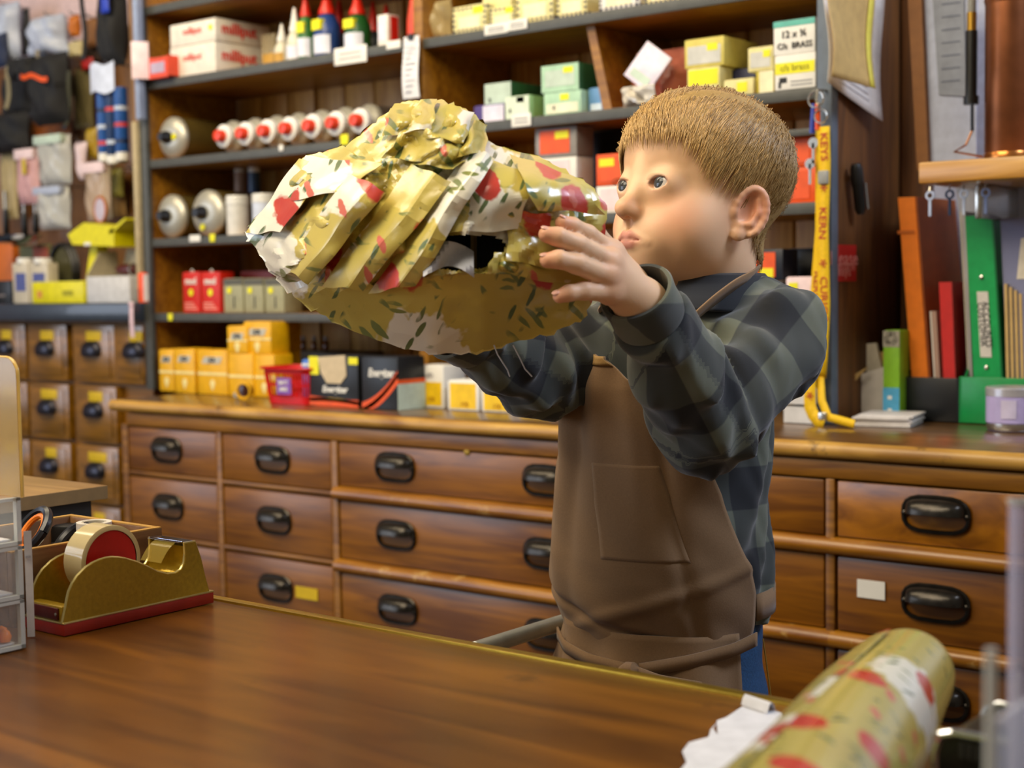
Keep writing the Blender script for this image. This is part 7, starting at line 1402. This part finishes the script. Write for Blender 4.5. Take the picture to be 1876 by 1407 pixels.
# loose folds and flaps of the sheet standing proud of the bundle: corner points (photo x, y, height above the bundle)
def flap(name, quad, n=22, cr=.006, uvo=(0, 0), lift=None, thick=.0005):
    q = [np.array(c, float) for c in quad]; G = np.zeros((n + 1, n + 1, 3)); U = np.zeros((n + 1, n + 1, 3))
    for j in range(n + 1):
        for i in range(n + 1):
            u, v = i / n, j / n; xyh = (q[0] * (1 - u) + q[1] * u) * (1 - v) + (q[3] * (1 - u) + q[2] * u) * v; xy = xyh[:2] + 5 * np.array([math.sin(9 * v + uvo[0] * 50), math.sin(8 * u + uvo[1] * 50)]) * (u * (1 - u) + v * (1 - v) + .25)
            d = fz(xy[None])[0] + xyh[2] + cr * 3.4 * float(crumple((xy * 1.6 + np.array(uvo) * 900)[None])[0]) + (lift(u, v) if lift else 0)
            G[j, i] = PC(xy[0], xy[1], float(Zc(xy[0])) - d) - po; U[j, i] = (xy[0] / 2150. + uvo[0], xy[1] / 2150. + uvo[1], 0)
    mb = MB().sheet(G, thick); me = bpy.data.meshes.new(name); me.from_pydata(mb.v, [], mb.f); me.polygons.foreach_set('use_smooth', [True] * len(me.polygons)); me.set_sharp_from_angle(angle=math.radians(14))
    o = link(name, me, pcl, PAPER); u_ = U.reshape(-1, 3); set_uv(o, np.concatenate([u_, u_])); return o
flap('triangular_flap', ((862, 285, .010), (985, 318, .012), (948, 420, .010), (806, 428, .014)), uvo=(.11, .05), cr=.004)
flap('shoulder_fold', ((935, 282, .006), (1050, 322, .014), (1108, 392, .008), (985, 384, .020)), uvo=(.21, .02), lift=lambda u, v: .014 * math.sin(math.pi * v))
flap('right_crumple', ((930, 384, .008), (1010, 392, .010), (1062, 500, .004), (928, 478, .010)), uvo=(.05, .31), cr=.010)
flap('bottom_right_fold', ((905, 462, .006), (1052, 470, .004), (1050, 520, .004), (890, 500, .006)), uvo=(.25, .3), cr=.010)
flap('top_fold', ((560, 286, .004), (700, 300, .010), (628, 352, .004), (500, 372, .002)), uvo=(.4, .1), lift=lambda u, v: .008 * math.sin(math.pi * u))
flap('left_corner_fold', ((548, 292, .004), (604, 300, .012), (515, 425, .010), (452, 428, .002)), uvo=(.3, .6), cr=.005)
for k, (a, b, c, d) in enumerate((((862, 268), (905, 290), (762, 522), (676, 538)), ((756, 300), (828, 332), (664, 532), (590, 524)), ((640, 318), (706, 352), (566, 520), (520, 488)))):
    flap('pleat', ((*a, .010), (*b, .024), (*c, .014), (*d, .000)), uvo=(.07 * k + .02, .13 * k), cr=.004, lift=lambda u, v: .012 * min(u / .62, (1 - u) / .38))
for k, (a, b, c, d) in enumerate((((722, 192), (800, 182), (792, 236), (702, 250)), ((794, 186), (868, 206), (850, 262), (776, 250)), ((742, 236), (842, 246), (800, 296), (700, 290)), ((832, 214), (892, 228), (890, 280), (812, 290)), ((770, 262), (890, 268), (830, 310), (756, 300)))):
    flap('knot_fold', ((*a, .008), (*b, .016), (*c, .022), (*d, .010)), uvo=(.13 * k + .3, .17 * k + .1), cr=.014, lift=lambda u, v: .012 * math.sin(2.6 * math.pi * u + k) * math.sin(math.pi * v))
# what shows through the gap: a dark box and white tissue
TIS = mat('white_tissue', '#c2c2c6', .7)
ib = [PC(x, y, 1.225) for x, y in ((776, 420), (938, 424), (930, 505), (778, 505))]
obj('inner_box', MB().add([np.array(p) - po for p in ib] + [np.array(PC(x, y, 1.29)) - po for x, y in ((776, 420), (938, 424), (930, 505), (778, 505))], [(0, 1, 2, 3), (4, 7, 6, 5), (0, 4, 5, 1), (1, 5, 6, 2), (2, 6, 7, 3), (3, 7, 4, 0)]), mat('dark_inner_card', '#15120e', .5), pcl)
e = [PC(x, 425 + 0 * x, 1.205) for x in (862, 868)] + [PC(x, 492, 1.20) for x in (868, 862)]; obj('box_edge', MB().add([np.array(p) - po for p in e] + [np.array(p) - po + [0, .004, 0] for p in e], [(0, 1, 2, 3), (4, 7, 6, 5), (0, 4, 5, 1), (1, 5, 6, 2), (2, 6, 7, 3), (3, 7, 4, 0)]), KRAFT, pcl)
g = lambda u, v: np.array(PC(776 + 92 * u, 462 + 46 * v - 20 * math.sin(math.pi * u), 1.152 - .006 * v + .006 * math.sin(9 * u + 4 * v))) - po
obj('tissue', MB().grid(g, 12, 8, .0006), TIS, pcl, 30)
for k, pts in enumerate((((905, 632), (912, 650), (930, 678), (934, 690)), ((940, 632), (952, 655), (962, 676), (975, 690)))):
    obj('loose_thread', MB().tube([np.array(PC(x, y, 1.22)) - po for x, y in pts], .0006, 5), TIS, pcl)
